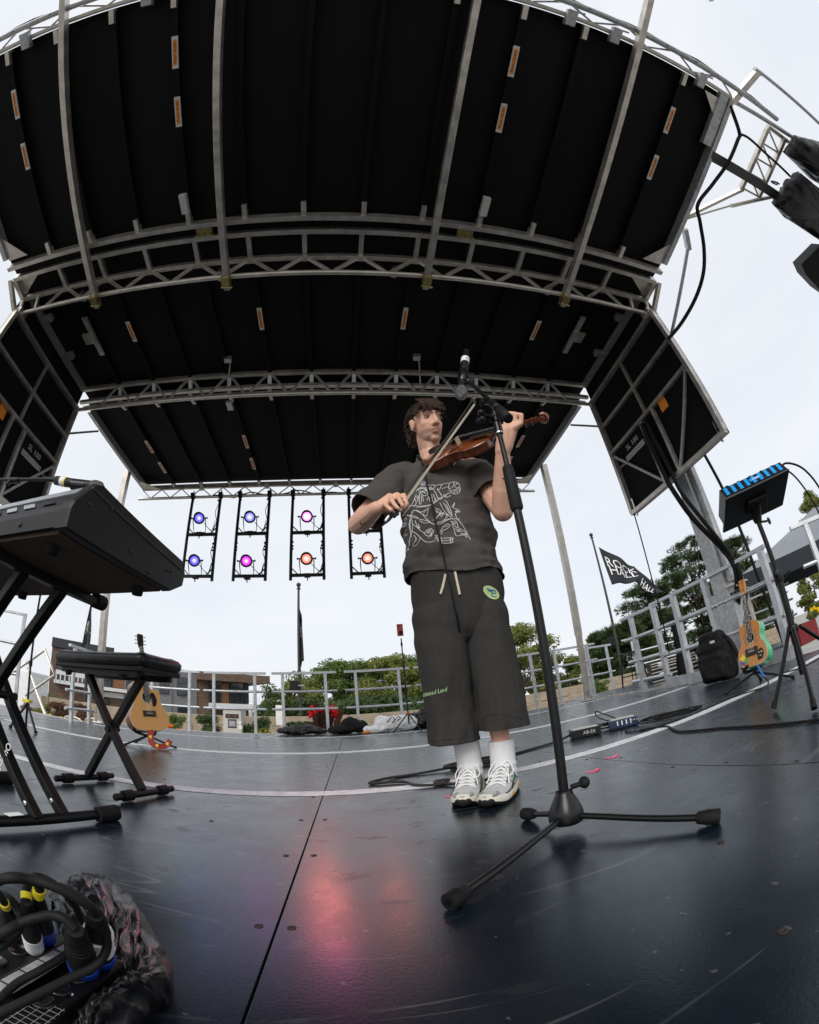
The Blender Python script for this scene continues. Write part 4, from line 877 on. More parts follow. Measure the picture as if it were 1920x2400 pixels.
# stubble and flush: colour of the skin itself, by place on the head
inv = WM[per.name].inverted(); ca = bo.data.color_attributes.new('tint', 'FLOAT_COLOR', 'POINT'); hmi = hm.inverted()
for i, v in enumerate(bo.data.vertices):
    p = hmi @ (WM[per.name] @ v.co); s_ = 0.
    if -.14 < p.z < -.035 and p.x > -.02 and p.length < .16: s_ = min(1, (-.035 - p.z) / .03) * min(1, (p.x + .02) / .03)
    if p.x > .085 and -.050 < p.z < -.038 and abs(p.y) < .03: s_ = max(s_, .8)
    r_ = 0.
    if p.x > .086 and -.072 < p.z < -.050 and abs(p.y) < .020: r_, s_ = .8, 0.
    if p.length > .2: s_ = 0; r_ = 0
    ca.data[i].color = (s_, r_, 0, 1)
n = M['skin'].node_tree.nodes; l = M['skin'].node_tree.links; b = n['Principled BSDF']; src = b.inputs['Base Color'].links[0].from_socket
at_ = n.new('ShaderNodeAttribute'); at_.attribute_name = 'tint'; sx_ = n.new('ShaderNodeSeparateColor'); l.new(at_.outputs['Color'], sx_.inputs[0])
m1 = n.new('ShaderNodeMix'); m1.data_type = 'RGBA'; m1.inputs[7].default_value = (.20, .115, .08, 1); m2 = n.new('ShaderNodeMix'); m2.data_type = 'RGBA'; m2.inputs[7].default_value = (.44, .19, .15, 1)
ms = n.new('ShaderNodeMath'); ms.operation = 'MULTIPLY'; ms.inputs[1].default_value = .55; l.new(sx_.outputs[0], ms.inputs[0])
l.new(ms.outputs[0], m1.inputs[0]); l.new(src, m1.inputs[6]); l.new(sx_.outputs[1], m2.inputs[0]); l.new(m1.outputs[2], m2.inputs[6]); l.new(m2.outputs[2], b.inputs['Base Color'])
# eyes (lids nearly closed), brows
M['eye'] = mat('eye white', (.60, .56, .52), .3); M['iris'] = mat('dark iris', (.05, .035, .025), .35)
for s_ in (-1, 1):
    e = MB().ell(H(.074, s_ * .033, .012), (.010, .0145, .0075), rot=HR).build('eye', M['eye'], per)
    MB().ell(H(.081, s_ * .033 + .002, .009), (.004, .0055, .0048), rot=HR).build('iris', M['iris'], e)
    MB().tube([H(.079, s_ * .018, .013), H(.087, s_ * .033, .0165), H(.077, s_ * .049, .012)], .0022, 6).build('lash', M['hair'], e)
    MB().tube([H(.092, s_ * .014, .037), H(.090, s_ * .032, .043), H(.073, s_ * .054, .035)], [.004, .005, .0025], 6).build('eyebrow', M['hair'], per)
for s_ in (-1, 1): MB().ell(H(.108, s_ * .008, -.036), (.004, .004, .003), rot=HR).build('nostril', M['iris'], per)
# hair: cap plus many wavy locks
rng = random.Random(4)
hb = MB(); hb.ell(H(-.020, 0, .046), (.097, .078, .082), rot=HR); hb.ell(H(-.062, 0, .0), (.050, .070, .070), rot=HR); hb.ell(H(-.064, 0, -.055), (.036, .052, .045), rot=HR)
hb.cap(H(.062, -.045, .078), H(.072, .05, .076), .020, .020)
gh = fuse(hb, .006, 3); bmesh.ops.triangulate(gh, faces=[])
for v in gh.verts: v.co += v.normal * .006 * fbm(v.co, 55)
hair = MB().bm(gh, None, True).build('hair', M['hair'], per)
lk = MB()
for k in range(760):
    a = rng.uniform(-math.pi, math.pi); el = rng.uniform(-.55, 1.25)
    d = Vector((math.cos(a) * math.cos(el), math.sin(a) * math.cos(el), math.sin(el)))
    if d.x > .55 and d.z < .42: continue
    if d.x > .25 and d.z < .1: continue
    if abs(d.y) > .55 and -.35 < d.x < .5 and d.z < .25: continue
    p = Vector((-.020 + d.x * .095, d.y * .078, .042 + d.z * .082)); pts = []; back = d.x < .1
    ln = rng.uniform(.035, .07) if not back else rng.uniform(.03, .06)
    ph = rng.uniform(0, 6)
    dirv = Vector((.45 if d.x > .35 else -.25, d.y * .25, -.9 if d.z < .7 else -.5)).normalized()
    for i in range(6):
        t_ = i / 5; q = p + d * (.003 + .006 * math.sin(t_ * 2.6)) + dirv * ln * t_ + Vector((.006 * math.sin(ph + t_ * 6), .007 * math.cos(ph + t_ * 5.3), 0))
        pts.append(H(*q))
    lk.tube(pts, [.0026, .0034, .0034, .0030, .0022, .0006], 5)
for k in range(70):                                                            # fringe
    y = rng.uniform(-.062, .064); pts = []
    for i in range(6): t_ = i / 5; pts.append(H(.058 + .046 * math.sin(t_ * 1.5) - abs(y) * .35, y + .008 * t_ + .004 * math.sin(k + t_ * 4), .118 - .050 * t_ - .022 * t_ * t_ + rng.uniform(-.004, .004)))
    lk.tube(pts, [.003, .004, .004, .0032, .0022, .0006], 5)
for k in range(120):                                                           # longer curls on the neck
    y = rng.uniform(-.068, .066); p = Vector((-.085 + abs(y) * .5, y, -.01 + rng.uniform(-.02, .03))); pts = []; ph = rng.uniform(0, 6)
    for i in range(7): t_ = i / 6; pts.append(H(*(p + Vector((-.018 * math.sin(t_ * 3) + .006 * math.sin(ph + 7 * t_), .009 * math.sin(ph + 6 * t_) + (y * .25) * t_, -.078 * t_)))))
    lk.tube(pts, [.004, .005, .005, .0045, .004, .003, .0008], 5)
lo = lk.build('locks', M['hair'], hair)
tag(lo, kind='stuff')
# small ink tattoos on the forearms
tatoo = mat('tattoo ink', (.05, .05, .06), .7)
bv = BVHTree.FromPolygons([Vector(p) for p in body.v], body.f)
def cast(x, y, bvh): return bvh.ray_cast(CAM, ray(x, y), 30)
def decal(polys, bvh, r, name, mt, parent, off=.0012, n=4, step=3.):
    """lay strokes (photo pixels) on a surface as thin raised ribbons"""
    mb = MB()
    for pl_ in polys:
        P = spline([(a, b_, 0) for a, b_ in pl_], 4) if len(pl_) > 2 else [Vector((*a, 0)) for a in pl_]
        Q = []
        for p in P:
            h_ = cast(p.x, p.y, bvh)
            if h_[0] is not None: Q.append(h_[0] - ray(p.x, p.y) * off)
        if len(Q) > 1: mb.tube(Q, r, n)
    return mb.build(name, mt, parent)
z1 = lambda a, b_: (820 + a * .27826, 900 + b_ * .27826)
decal([[z1(85, 1160), z1(95, 1180), z1(115, 1178), z1(122, 1170), z1(134, 1182)]], bv, .0022, 'tattoo', tatoo, per)
decal([[z1(1285, 800), z1(1300, 790), z1(1312, 815), z1(1320, 860)]], bv, .002, 'tattoo', tatoo, per)

# ---------------------------------------------------------------- T-shirt
S = MB()
def ering(c, rx, ry, z, n=28, yaw=0., bulge=0.): return [(c[0] + rx * math.cos(a) , c[1] + ry * math.sin(a), z) for a in [2 * math.pi * i / n for i in range(n)]]
S.loft([ering((.452, 1.605), .206, .142, .80), ering((.452, 1.605), .205, .142, .92), ering((.455, 1.60), .206, .144, 1.05), ering((.452, 1.60), .204, .145, 1.18), ering((.448, 1.605), .205, .140, 1.29), ering((.445, 1.61), .190, .120, 1.37), ering((.44, 1.61), .135, .092, 1.425), ering((.432, 1.605), .085, .075, 1.455)])
S.cap((.38, 1.615, 1.37), sR.lerp(eR, .10), .078, .080); S.cap((.50, 1.61, 1.385), sL.lerp(eL, .08), .080, .080)
dR, dL = (eR - sR).normalized(), (eL - sL).normalized(); tmps = []
for a_, e_, c_, d_, r_ in ((sR, eR, sR.lerp(eR, .78), dR, (.080, .088, .090)), (sL, eL, sL.lerp(eL, .66), dL, (.080, .086, .090))):     # sleeves, cut open at the hem
    sv = MB(); sv.cap(a_ - d_ * .02, a_.lerp(e_, .5), r_[0], r_[1]); sv.cap(a_.lerp(e_, .45), a_.lerp(e_, 1.1), r_[1], r_[2])
    g3 = fuse(sv, .010, 6, .5); cut(g3, c_, d_); tm = bpy.data.meshes.new('tmp'); g3.to_mesh(tm); g3.free(); tmps.append(tm)
g = fuse(S, .010, 7, .5)
for tm in tmps: g.from_mesh(tm); bpy.data.meshes.remove(tm)
cut(g, Vector((.45, 1.6, .888)), Vector((-.06, .02, -1)).normalized()); cut(g, Vector((.43, 1.60, 1.452)), Vector((-.0, -.30, 1)).normalized())
g.normal_update()
for v in g.verts:                                                                # folds: diagonal pulls and a loose hem
    p = v.co; k = max(0, (1.30 - p.z) / .4)
    f1 = math.sin((p.x * 9 + p.z * 26) + 3 * fbm(p, 3.2, 2)) * .0035 * (.4 + k) + fbm(Vector((p.x * 1.2, p.y, p.z * 3.2)), 5.5, 1) * .016 * (.5 + k) + fbm(p, 17, 4) * .004 + math.sin(p.x * 38 + fbm(p, 4, 5) * 4) * .006 * max(0, (1.0 - p.z) / .12)
    v.co += v.normal * f1 + Vector((0, 0, .014 * math.sin(p.x * 17 + p.y * 11) * max(0, min(1, (.96 - p.z) / .08))))
bmesh.ops.smooth_vert(g, verts=g.verts[:], factor=.4, use_axis_x=True, use_axis_y=True, use_axis_z=True)
shirt_mb = MB().bm(g, None, True); sh = shirt_mb.build('shirt', M['shirt'], per)
so_ = sh.modifiers.new('thick', 'SOLIDIFY'); so_.thickness = .004; so_.offset = -1
sbv = BVHTree.FromPolygons([Vector(p) for p in shirt_mb.v], shirt_mb.f)
ring = [Vector((.432 + .076 * math.cos(a), 1.60 + .068 * math.sin(a), 1.452 + .020 * math.sin(a))) for a in [2 * math.pi * i / 28 for i in range(28)]]
MB().tube(ring, .009, 8, closed=True).build('collar', M['shirt'], sh)
# scribbled white line drawing printed on the chest
ST = [[(600, 830), (625, 822), (650, 845), (675, 855), (700, 850), (718, 862), (700, 885), (660, 890), (610, 880), (575, 900)], [(575, 890), (600, 870), (640, 872), (690, 890)], [(560, 905), (580, 880), (620, 880), (650, 905), (655, 935), (620, 940), (600, 920)],
 [(720, 855), (770, 848), (755, 890), (735, 880)], [(770, 850), (800, 838), (838, 836)], [(775, 885), (810, 870), (840, 868)], [(835, 850), (850, 830), (885, 825), (915, 838), (930, 880), (922, 915), (890, 930), (855, 915), (835, 880), (835, 850)], [(880, 827), (872, 860), (850, 880), (838, 878)], [(905, 832), (885, 870), (930, 872)], [(850, 905), (880, 890), (912, 905), (870, 922), (905, 880), (925, 895)],
 [(560, 930), (540, 980), (520, 1020), (470, 1080), (430, 1130)], [(545, 960), (560, 1000), (540, 1040)], [(590, 930), (585, 1000), (600, 1010), (605, 940)], [(615, 940), (620, 990)], [(700, 880), (725, 920), (745, 965), (780, 965), (765, 925), (735, 885)], [(690, 930), (700, 990), (720, 985), (705, 930)], [(725, 960), (710, 1000), (670, 1020), (600, 1030), (540, 1025), (500, 1030)], [(745, 980), (700, 1010), (650, 1030), (560, 1040)], [(720, 985), (790, 950), (815, 955), (850, 940)], [(790, 930), (800, 945), (830, 920), (845, 925)], [(815, 955), (800, 930)], [(650, 980), (665, 950), (675, 990), (690, 960)],
 [(760, 1000), (790, 1060), (835, 1110), (860, 1115), (850, 1060), (815, 990), (795, 985)], [(790, 1000), (820, 1060), (850, 1105)], [(720, 1040), (750, 1080), (820, 1105), (790, 1150), (740, 1170), (700, 1180), (650, 1140), (600, 1090), (540, 1060)], [(820, 1105), (780, 1170)], [(560, 1060), (600, 1080), (640, 1060), (670, 1040)], [(640, 1065), (620, 1100), (650, 1110), (660, 1050)], [(720, 1060), (740, 1090), (735, 1050), (770, 1075), (755, 1110), (790, 1080), (770, 1120)], [(740, 1120), (760, 1085), (730, 1130), (700, 1150)],
 [(480, 1105), (520, 1120), (580, 1135), (550, 1115), (500, 1105)], [(585, 1140), (640, 1150), (680, 1165), (620, 1170), (590, 1150)], [(530, 1060), (510, 1130), (500, 1200), (515, 1260), (500, 1330), (505, 1360)], [(520, 1130), (530, 1200), (515, 1290)], [(545, 1060), (520, 1110), (508, 1180)], [(500, 1360), (480, 1400), (465, 1395), (470, 1425), (490, 1390), (500, 1400)], [(520, 1240), (560, 1260), (600, 1300), (640, 1330), (690, 1330), (720, 1315)], [(600, 1290), (575, 1340), (545, 1365), (530, 1355), (560, 1310), (540, 1270)], [(530, 1180), (580, 1220), (620, 1250), (660, 1240), (690, 1215)], [(620, 1250), (650, 1280), (690, 1270), (705, 1240), (680, 1220), (640, 1235)], [(660, 1300), (690, 1250), (680, 1290), (705, 1250)], [(550, 1150), (570, 1200), (600, 1240)], [(560, 1190), (590, 1215), (575, 1180)],
 [(690, 1180), (760, 1180), (800, 1160), (840, 1140), (870, 1130)], [(720, 1175), (770, 1160), (850, 1135), (890, 1150), (910, 1190), (900, 1210), (860, 1170)], [(850, 1155), (890, 1165), (885, 1180), (850, 1160)], [(760, 1250), (790, 1200), (820, 1180), (845, 1190), (820, 1220), (785, 1235), (770, 1270)], [(800, 1205), (830, 1195)], [(860, 1180), (880, 1230), (900, 1280), (960, 1270), (985, 1295)], [(905, 1205), (940, 1225), (975, 1250), (990, 1290)], [(880, 1220), (930, 1230), (900, 1240), (950, 1245)], [(930, 1260), (990, 1265), (940, 1275)], [(910, 1140), (950, 1190), (985, 1250), (1015, 1310)], [(880, 1125), (930, 1160)],
 [(770, 1290), (780, 1320), (860, 1310), (865, 1295), (780, 1300)], [(780, 1320), (775, 1340), (850, 1340), (868, 1330), (862, 1300)], [(845, 1295), (850, 1335)], [(730, 1290), (760, 1310), (735, 1320), (770, 1330)], [(715, 1280), (745, 1275), (720, 1300), (750, 1310)],
 [(860, 1040), (885, 1000), (875, 1045), (920, 1060), (885, 1075), (935, 1075), (890, 1090), (910, 1140), (925, 1130)], [(440, 1150), (480, 1130), (450, 1180), (475, 1170), (440, 1210), (480, 1190)], [(450, 1300), (485, 1265), (455, 1280), (480, 1225)],
 [(580, 915), (600, 905), (630, 915)], [(585, 930), (615, 900), (640, 925)], [(560, 960), (575, 940), (570, 990), (580, 950)], [(620, 885), (690, 870), (630, 900), (700, 878)], [(600, 840), (640, 838), (590, 850), (650, 852)], [(500, 1180), (512, 1230), (505, 1180), (518, 1290)], [(740, 960), (775, 962), (745, 968)], [(640, 1245), (680, 1232), (650, 1260), (700, 1240)], [(810, 1010), (835, 1070), (820, 1030), (848, 1090)]]
decal([[z1(*p) for p in st_] for st_ in ST], sbv, .0016, 'chest_print', M['print'], sh, .0006)

# ---------------------------------------------------------------- cropped sweatpants
P_ = MB()
def lring(c, rx, ry, z, n=24, ph=0): return [(c[0] + rx * math.cos(a), c[1] + ry * math.sin(a), z + ph * math.cos(a)) for a in [2 * math.pi * i / n for i in range(n)]]
P_.loft([lring((.42, 1.61), .11, .09, .62), lring((.452, 1.605), .180, .118, .70), lring((.458, 1.605), .199, .128, .80), lring((.46, 1.605), .198, .125, .90), lring((.46, 1.605), .185, .115, .98)])
P_.loft([lring((.372, 1.622), .0985, .108, .18), lring((.371, 1.622), .0985, .108, .25), lring((.362, 1.615), .099, .110, .45), lring((.358, 1.608), .102, .118, .62), lring((.362, 1.605), .103, .12, .75)])
g = fuse(P_, .009, 6, .5); cut(g, Vector((.374, 1.6, .225)), Vector((0.0, .04, -1)).normalized())
P2 = MB(); P2.loft([lring((.556, 1.570), .0995, .110, .20), lring((.556, 1.570), .0995, .110, .28), lring((.553, 1.578), .098, .108, .46), lring((.549, 1.594), .102, .116, .62), lring((.548, 1.603), .103, .121, .72), lring((.548, 1.605), .085, .10, .82)])
g2 = fuse(P2, .009, 6, .5); cut(g2, Vector((.553, 1.57, .258)), Vector((.0, .04, -1)).normalized())
tmp = bpy.data.meshes.new('tmp'); g2.to_mesh(tmp); g2.free(); g.from_mesh(tmp); bpy.data.meshes.remove(tmp)
g.normal_update()
for v in g.verts:
    p = v.co; low = max(0, (.5 - p.z) / .3)
    f1 = fbm(Vector((p.x * 2.2, p.y * 2, p.z * .7)), 6, 8) * .014 * (.5 + low) + math.sin(p.x * 40 + p.z * 6 + 3 * fbm(p, 3, 3)) * .004 * (.5 + low) + math.sin(p.z * 55 + p.x * 20) * .003 * max(0, 1 - abs(p.z - .66) / .12)
    v.co += v.normal * f1
bmesh.ops.smooth_vert(g, verts=g.verts[:], factor=.3, use_axis_x=True, use_axis_y=True, use_axis_z=True)
pan_mb = MB().bm(g, None, True); pa = pan_mb.build('sweatpants', M['pants'], per)
so_ = pa.modifiers.new('thick', 'SOLIDIFY'); so_.thickness = .006; so_.offset = -1
pbv = BVHTree.FromPolygons([Vector(p) for p in pan_mb.v], pan_mb.f)
z2 = lambda a, b_: (900 + a * .28756, 1300 + b_ * .28756)
def hemline(pts, nm, r, mt, off=.0005): return decal([[z2(*p) for p in pts]], pbv, r, nm, mt, pa, off)
hemline([(378, 1512), (480, 1510), (600, 1500), (700, 1485), (772, 1460)], 'hem_seam', .0016, M['pants']); hemline([(790, 1350), (860, 1310), (950, 1295), (1060, 1320), (1165, 1345)], 'hem_seam', .0016, M['pants'])
hemline([(985, 480), (1010, 700), (1050, 950), (1085, 1200), (1090, 1310)], 'side_seam', .0014, M['pants'])
# drawcords
for pts in ([(502, 160), (490, 220), (478, 270), (463, 320)], [(580, 140), (592, 200), (605, 260), (618, 325)]): decal([[z2(*p) for p in pts]], pbv, .0052, 'drawcord', M['cord'], pa, .004, 8)
# round pale green badge with winged letter, script lettering
M['badge'] = mat('pale green patch', (.42, .52, .22), .85, 0, .08, 120); M['badgeblue'] = mat('blue patch ink', (.06, .20, .36), .85); M['mint'] = mat('mint embroidery', (.42, .62, .32), .8)
def patch(cx, cy, rx, ry, rot, nm, mt, off):
    ctr = []; rim = []
    for i in range(28):
        a = 2 * math.pi * i / 28; x, y = rx * math.cos(a), ry * math.sin(a); X, Y = x * math.cos(rot) - y * math.sin(rot), x * math.sin(rot) + y * math.cos(rot)
        h_ = cast(*z2(cx + X, cy + Y), pbv); rim.append(h_[0] - ray(*z2(cx + X, cy + Y)) * off if h_[0] is not None else None)
        h_ = cast(*z2(cx + X * .5, cy + Y * .5), pbv); ctr.append(h_[0] - ray(*z2(cx + X * .5, cy + Y * .5)) * off if h_[0] is not None else None)
    if None in rim or None in ctr: return
    c0 = cast(*z2(cx, cy), pbv)[0] - ray(*z2(cx, cy)) * off
    return MB().add(rim + ctr + [c0], [(i, (i + 1) % 28, 28 + (i + 1) % 28, 28 + i) for i in range(28)] + [(28 + i, 28 + (i + 1) % 28, 56) for i in range(28)]).build(nm, mt, pa)
patch(875, 308, 75, 44, .62, 'round_patch', M['badge'], .004)
decal([[z2(*p) for p in q] for q in ([(880, 285), (895, 290), (912, 300), (905, 315), (885, 312)], [(885, 285), (880, 315), (878, 335), (915, 343)], [(880, 290), (850, 280), (838, 272), (858, 290)], [(878, 298), (855, 292)])], pbv, .0024, 'patch_emblem', M['badgeblue'], pa, .0055)
def script(txt, px0, py0, px1, py1, size_px):
    """lettering laid along a line of the trouser leg"""
    c = bpy.data.curves.new('t', 'FONT'); c.body = txt; c.size = 1; c.shear = .35; c.resolution_u = 1; o = bpy.data.objects.new('t', c); me = bpy.data.meshes.new_from_object(o)
    w_ = max(v.co.x for v in me.vertices); L_ = math.hypot(px1 - px0, py1 - py0); ex = ((px1 - px0) / w_, (py1 - py0) / w_); vs2 = []
    for v in me.vertices:
        x = px0 + ex[0] * v.co.x + (py1 - py0) / L_ * size_px * v.co.y; y = py0 + ex[1] * v.co.x - (px1 - px0) / L_ * size_px * v.co.y
        h_ = cast(*z2(x, y), pbv); vs2.append(h_[0] - ray(*z2(x, y)) * .003 if h_[0] is not None else Vector((.3, 1.5, .42)))
    fs = [tuple(p.vertices) for p in me.polygons]; bpy.data.objects.remove(o); bpy.data.meshes.remove(me); bpy.data.curves.remove(c)
    return MB().add(vs2, fs).build('script_lettering', M['mint'], pa)
script('Promised Land', 272, 1168, 522, 1112, 52)

# ---------------------------------------------------------------- socks and running shoes
M['shoe'] = mat('silver white shoe mesh', (.58, .59, .58), .55, .12, .16, 60, .5, 400); M['silver'] = mat('silver overlay', (.36, .375, .38), .34, .6, .1, 30)
M['sole'] = mat('cream foam sole', (.72, .68, .58), .6, 0, .06, 20); M['gold'] = mat('amber sole insert', (.60, .32, .04), .4); M['shoegreen'] = mat('green shoe accent', (.25, .50, .25), .5); M['lace'] = mat('white lace', (.80, .80, .79), .8)
def sock(top, bot, r0, r1):
    rings = []
    for i in range(26):
        t_ = i / 25; c = top.lerp(bot, t_) + Vector((0, .004 * math.sin(t_ * 3), 0)); r = r0 + (r1 - r0) * t_ + .0035 * math.exp(-((t_ - .62) / .05) ** 2) + .003 * math.exp(-((t_ - .80) / .05) ** 2)
        rings.append([c + Vector(((r + .0016 * (j % 2)) * math.cos(2 * math.pi * j / 40), (r + .0016 * (j % 2)) * math.sin(2 * math.pi * j / 40), 0)) for j in range(40)])
    return MB().loft(rings, None, True).build('sock', M['sock'], per)
sock(Vector((.424, 1.650, .222)), Vector((.437, 1.655, .05)), .0495, .0450); sock(Vector((.549, 1.592, .206)), Vector((.546, 1.585, .05)), .0495, .0460)
def shoe(ank, toe, left):
    ank, toe = Vector(ank), Vector(toe); d = Vector((toe.x - ank.x, toe.y - ank.y, 0)).normalized(); heel = Vector((ank.x, ank.y, 0)) - d * .075
    L_ = (Vector((toe.x, toe.y, 0)) - heel).length; sy = 1 if left else -1
    m = frame(d, (0, 0, 1), heel)                                                 # local x forward, y to his left
    root = MB()
    def ol(t_, k=1.): # half widths (outer, inner) along the length
        w_ = .036 + .016 * math.sin(min(1, t_ * 1.25) * math.pi * .62) ** 1.5
        if t_ > .72: w_ *= math.sqrt(max(0, 1 - ((t_ - .72) / .285) ** 2)) 
        if t_ < .12: w_ *= math.sqrt(max(.05, 1 - ((.12 - t_) / .125) ** 2))
        return w_ * k
    ts = [i / 22 for i in range(23)]
    def outline(k, dz): return [(t_ * L_, ol(t_, k) + .006 * sy * math.sin(t_ * 3), dz) for t_ in ts] + [(t_ * L_, -ol(t_, k) + .006 * sy * math.sin(t_ * 3), dz) for t_ in ts[::-1]]
    def lift(p, z): t_ = p[0] / L_; return (p[0], p[1], z + .020 * max(0, (t_ - .78) / .22) ** 1.6 + .004 * max(0, (.1 - t_) / .1))
    o = MB().loft([[lift(p, .002) for p in outline(.97, 0)], [lift(p, .012) for p in outline(1.04, 0)]], m, True).build('outsole', M['rubber'], per)
    tag(o, 'black outsole of the ' + ('left' if left else 'right') + ' shoe')
    mid = MB().loft([[lift(p, .012) for p in outline(1.05, 0)], [lift(p, .020) for p in outline(1.10, 0)], [lift(p, .030 + .010 * max(0, .4 - p[0] / L_)) for p in outline(1.06, 0)], [lift(p, .036 + .012 * max(0, .5 - p[0] / L_)) for p in outline(.98, 0)]], m, True).build('midsole', M['sole'], o)
    for t_ in (.18, .30, .62): 
        for s_ in (1, -1): MB().ell((t_ * L_, s_ * ol(t_) * 1.07 + .006 * sy * math.sin(t_ * 3), .021), (.020, .004, .008), m, 10, 6).build('sole_insert', M['gold'], mid)
    rings = []
    for t_ in ts:
        top = .055 + .075 * max(0, 1 - (t_ / .45) ** 2) ** .8 if t_ < .45 else .055 + .0 * t_
        top = .118 - .014 * math.sin(t_ * 8) if t_ < .30 else (.118 - (t_ - .30) * .19 if t_ < .62 else max(.030, .057 - (t_ - .62) * .05))
        if t_ > .93: top *= 1 - .35 * (t_ - .93) / .07
        w_ = ol(t_, 1.0); lf = .020 * max(0, (t_ - .78) / .22) ** 1.6; ring = []
        for j in range(17):
            a = math.pi * j / 16; ca_ = math.cos(a); sa = math.sin(a); narrow = 1 - .42 * max(0, (sa ** 2)) * (1 if t_ < .6 else .3)
            ring.append((t_ * L_, w_ * (abs(ca_) ** .75) * (1 if ca_ > 0 else -1) * narrow ** .3 + .006 * sy * math.sin(t_ * 3), .030 + lf + (top - .030) * sa ** .8))
        rings.append(ring)
    up = MB().loft(rings, m, True).build('upper', M['shoe'], o)
    # overlays: toe cap band, side stripes, eyelet stays, heel counter
    def on(t_, j, off=.002):
        i = min(21, int(t_ * 22)); a, b_ = Vector(rings[i][j]), Vector(rings[i + 1][j]); p = a.lerp(b_, t_ * 22 - i); c = Vector((p.x, 0, .03)); return m @ (p + (p - c).normalized() * off)
    for s_ in (0, 1):
        J = (lambda q: q) if s_ == 0 else (lambda q: 16 - q)
        MB().tube([on(.97 - .03 * k, J(min(7, 1 + k))) for k in range(6)], .0045, 6).build('toe_overlay', M['silver'], up)
        MB().tube([on(.60 - .035 * k, J(5)) for k in range(9)], .0045, 6).build('eyelet_stay', M['silver'], up)
        for q in range(3): MB().tube([on(.28 + .09 * q, J(1)), on(.33 + .09 * q, J(3)), on(.36 + .09 * q, J(5))], .0032, 5).build('side_stripe', M['silver'] if q != 1 else M['shoegreen'], up)
        MB().tube([on(.22, J(1)), on(.34, J(2)), on(.48, J(2)), on(.60, J(1))], .0030, 5).build('side_curve', M['ink'], up)
        MB().tube([on(.03, J(2)), on(.10, J(3)), on(.20, J(4)), on(.27, J(6))], .0042, 6).build('heel_counter', M['silver'], up)
        for q in range(6): MB().tube([on(.50 + .05 * q, J(1)), on(.53 + .05 * q, J(2))], .0022, 4).build('mesh_mark', M['ink'], up)
    MB().ell((L_ * .965, .006 * sy * math.sin(2.9), .026), (.016, .030, .018), m, 12, 8).build('toe_bumper', M['rubber'], up)
    for q in range(6):
        t_ = .34 + .052 * q
        MB().tube(spline([on(t_, 5, .004), on(t_ + .02, 8, .007), on(t_ + .045, 11, .004)], 4), .0026, 5).build('lace', M['lace'], up)
        MB().tube(spline([on(t_, 11, .004), on(t_ + .02, 8, .008), on(t_ + .045, 5, .004)], 4), .0026, 5).build('lace', M['lace'], up)
    for s_ in (-1, 1): MB().tube(spline([on(.36, 8, .008), on(.34, 8 - 2 * s_, .022), on(.42, 8 - 4 * s_, .020), on(.50, 8 - 3 * s_, .010), on(.40, 8, .010)], 5), .0026, 5).build('lace_loop', M['lace'], up)
    for s_ in (-1, 1): MB().tube(spline([on(.36, 8, .008), on(.44, 8 - 2 * s_, .016), on(.58, 8 - 4 * s_, .006)], 5), .0026, 5).build('lace_end', M['lace'], up)
    MB().tube([on(.30, 8, .0), on(.26, 8, .020), on(.25, 8, .034)], [.020, .021, .014], 10).build('tongue', M['shoe'], up)
shoe((.437, 1.655, 0), (.335, 1.425, 0), False)
shoe((.548, 1.590, 0), (.392, 1.366, 0), True)

# ================================================================ violin and bow
M['varnish'] = mat('amber violin varnish', (.17, .043, .012), .22, 0, .35, 7, stretch=(30, 3, 30), coat=.6); M['varnish_dk'] = mat('dark violin varnish', (.12, .030, .010), .22, 0, .4, 9, stretch=(6, 40, 6), coat=.6)
M['ebony'] = mat('ebony', (.010, .009, .009), .35); M['maple'] = mat('pale bridge maple', (.62, .42, .22), .5)
nrm = (Vector((-.10, -.82, .50))); VM = frame(vx, nrm, vt)                              # local x to the scroll, z = top plate
vl = thing('violin', 'amber brown violin held under the chin of the violinist', 'violin', m=VM)
vh = [(0, 0), (.006, .052), (.045, .096), (.085, .099), (.118, .082), (.132, .068), (.150, .060), (.185, .055), (.215, .064), (.224, .076), (.245, .082), (.285, .079), (.325, .052), (.340, .018), (.341, 0)]
vs3 = .955
o1 = [(v.x * vs3, v.y * vs3) for v in spline([(a, b_, 0) for a, b_ in vh], 4)]; out = o1 + [(a, -b_) for a, b_ in o1[::-1][1:-1]]
def plate(z0, bulge, sgn, grow):
    rings = []
    for k in range(7):
        f = 1 - k / 7; rings.append([((a - .165) * (f * grow) + .165, b_ * f * grow, z0 + sgn * (.003 + bulge * (1 - f ** 2.2) * (1 if k else 0))) for a, b_ in out])
    rings = [[((a - .165) * grow + .165, b_ * grow, z0) for a, b_ in out]] + rings
    return rings
def plate_build(nm, z0, bulge, sgn, mt): 
    rr = plate(z0, bulge, sgn, 1.035); n_ = len(out); c = (.165, 0, z0 + sgn * (.003 + bulge)); vs2 = [p for r in rr for p in r] + [c]; k = len(rr)
    fs = [(i * n_ + j, i * n_ + (j + 1) % n_, (i + 1) * n_ + (j + 1) % n_, (i + 1) * n_ + j) for i in range(k - 1) for j in range(n_)] + [((k - 1) * n_ + j, (k - 1) * n_ + (j + 1) % n_, k * n_) for j in range(n_)]
    return MB().add(vs2, fs, None, True).build(nm, mt, vl, True)
MB().prism(out, -.034, -.002, None, True).build('ribs', M['varnish_dk'], vl, True)
top = plate_build('top_plate', -.002, .013, 1, M['varnish']); plate_build('back_plate', -.034, .013, -1, M['varnish_dk'])
for s_ in (-1, 1):
    MB().tube(spline([(.215, s_ * .022, .0125), (.208, s_ * .030, .012), (.185, s_ * .031, .0118), (.165, s_ * .040, .0098), (.150, s_ * .046, .0085), (.145, s_ * .040, .0095)], 5), .0026, 5).build('f_hole', M['ink'], top, True)
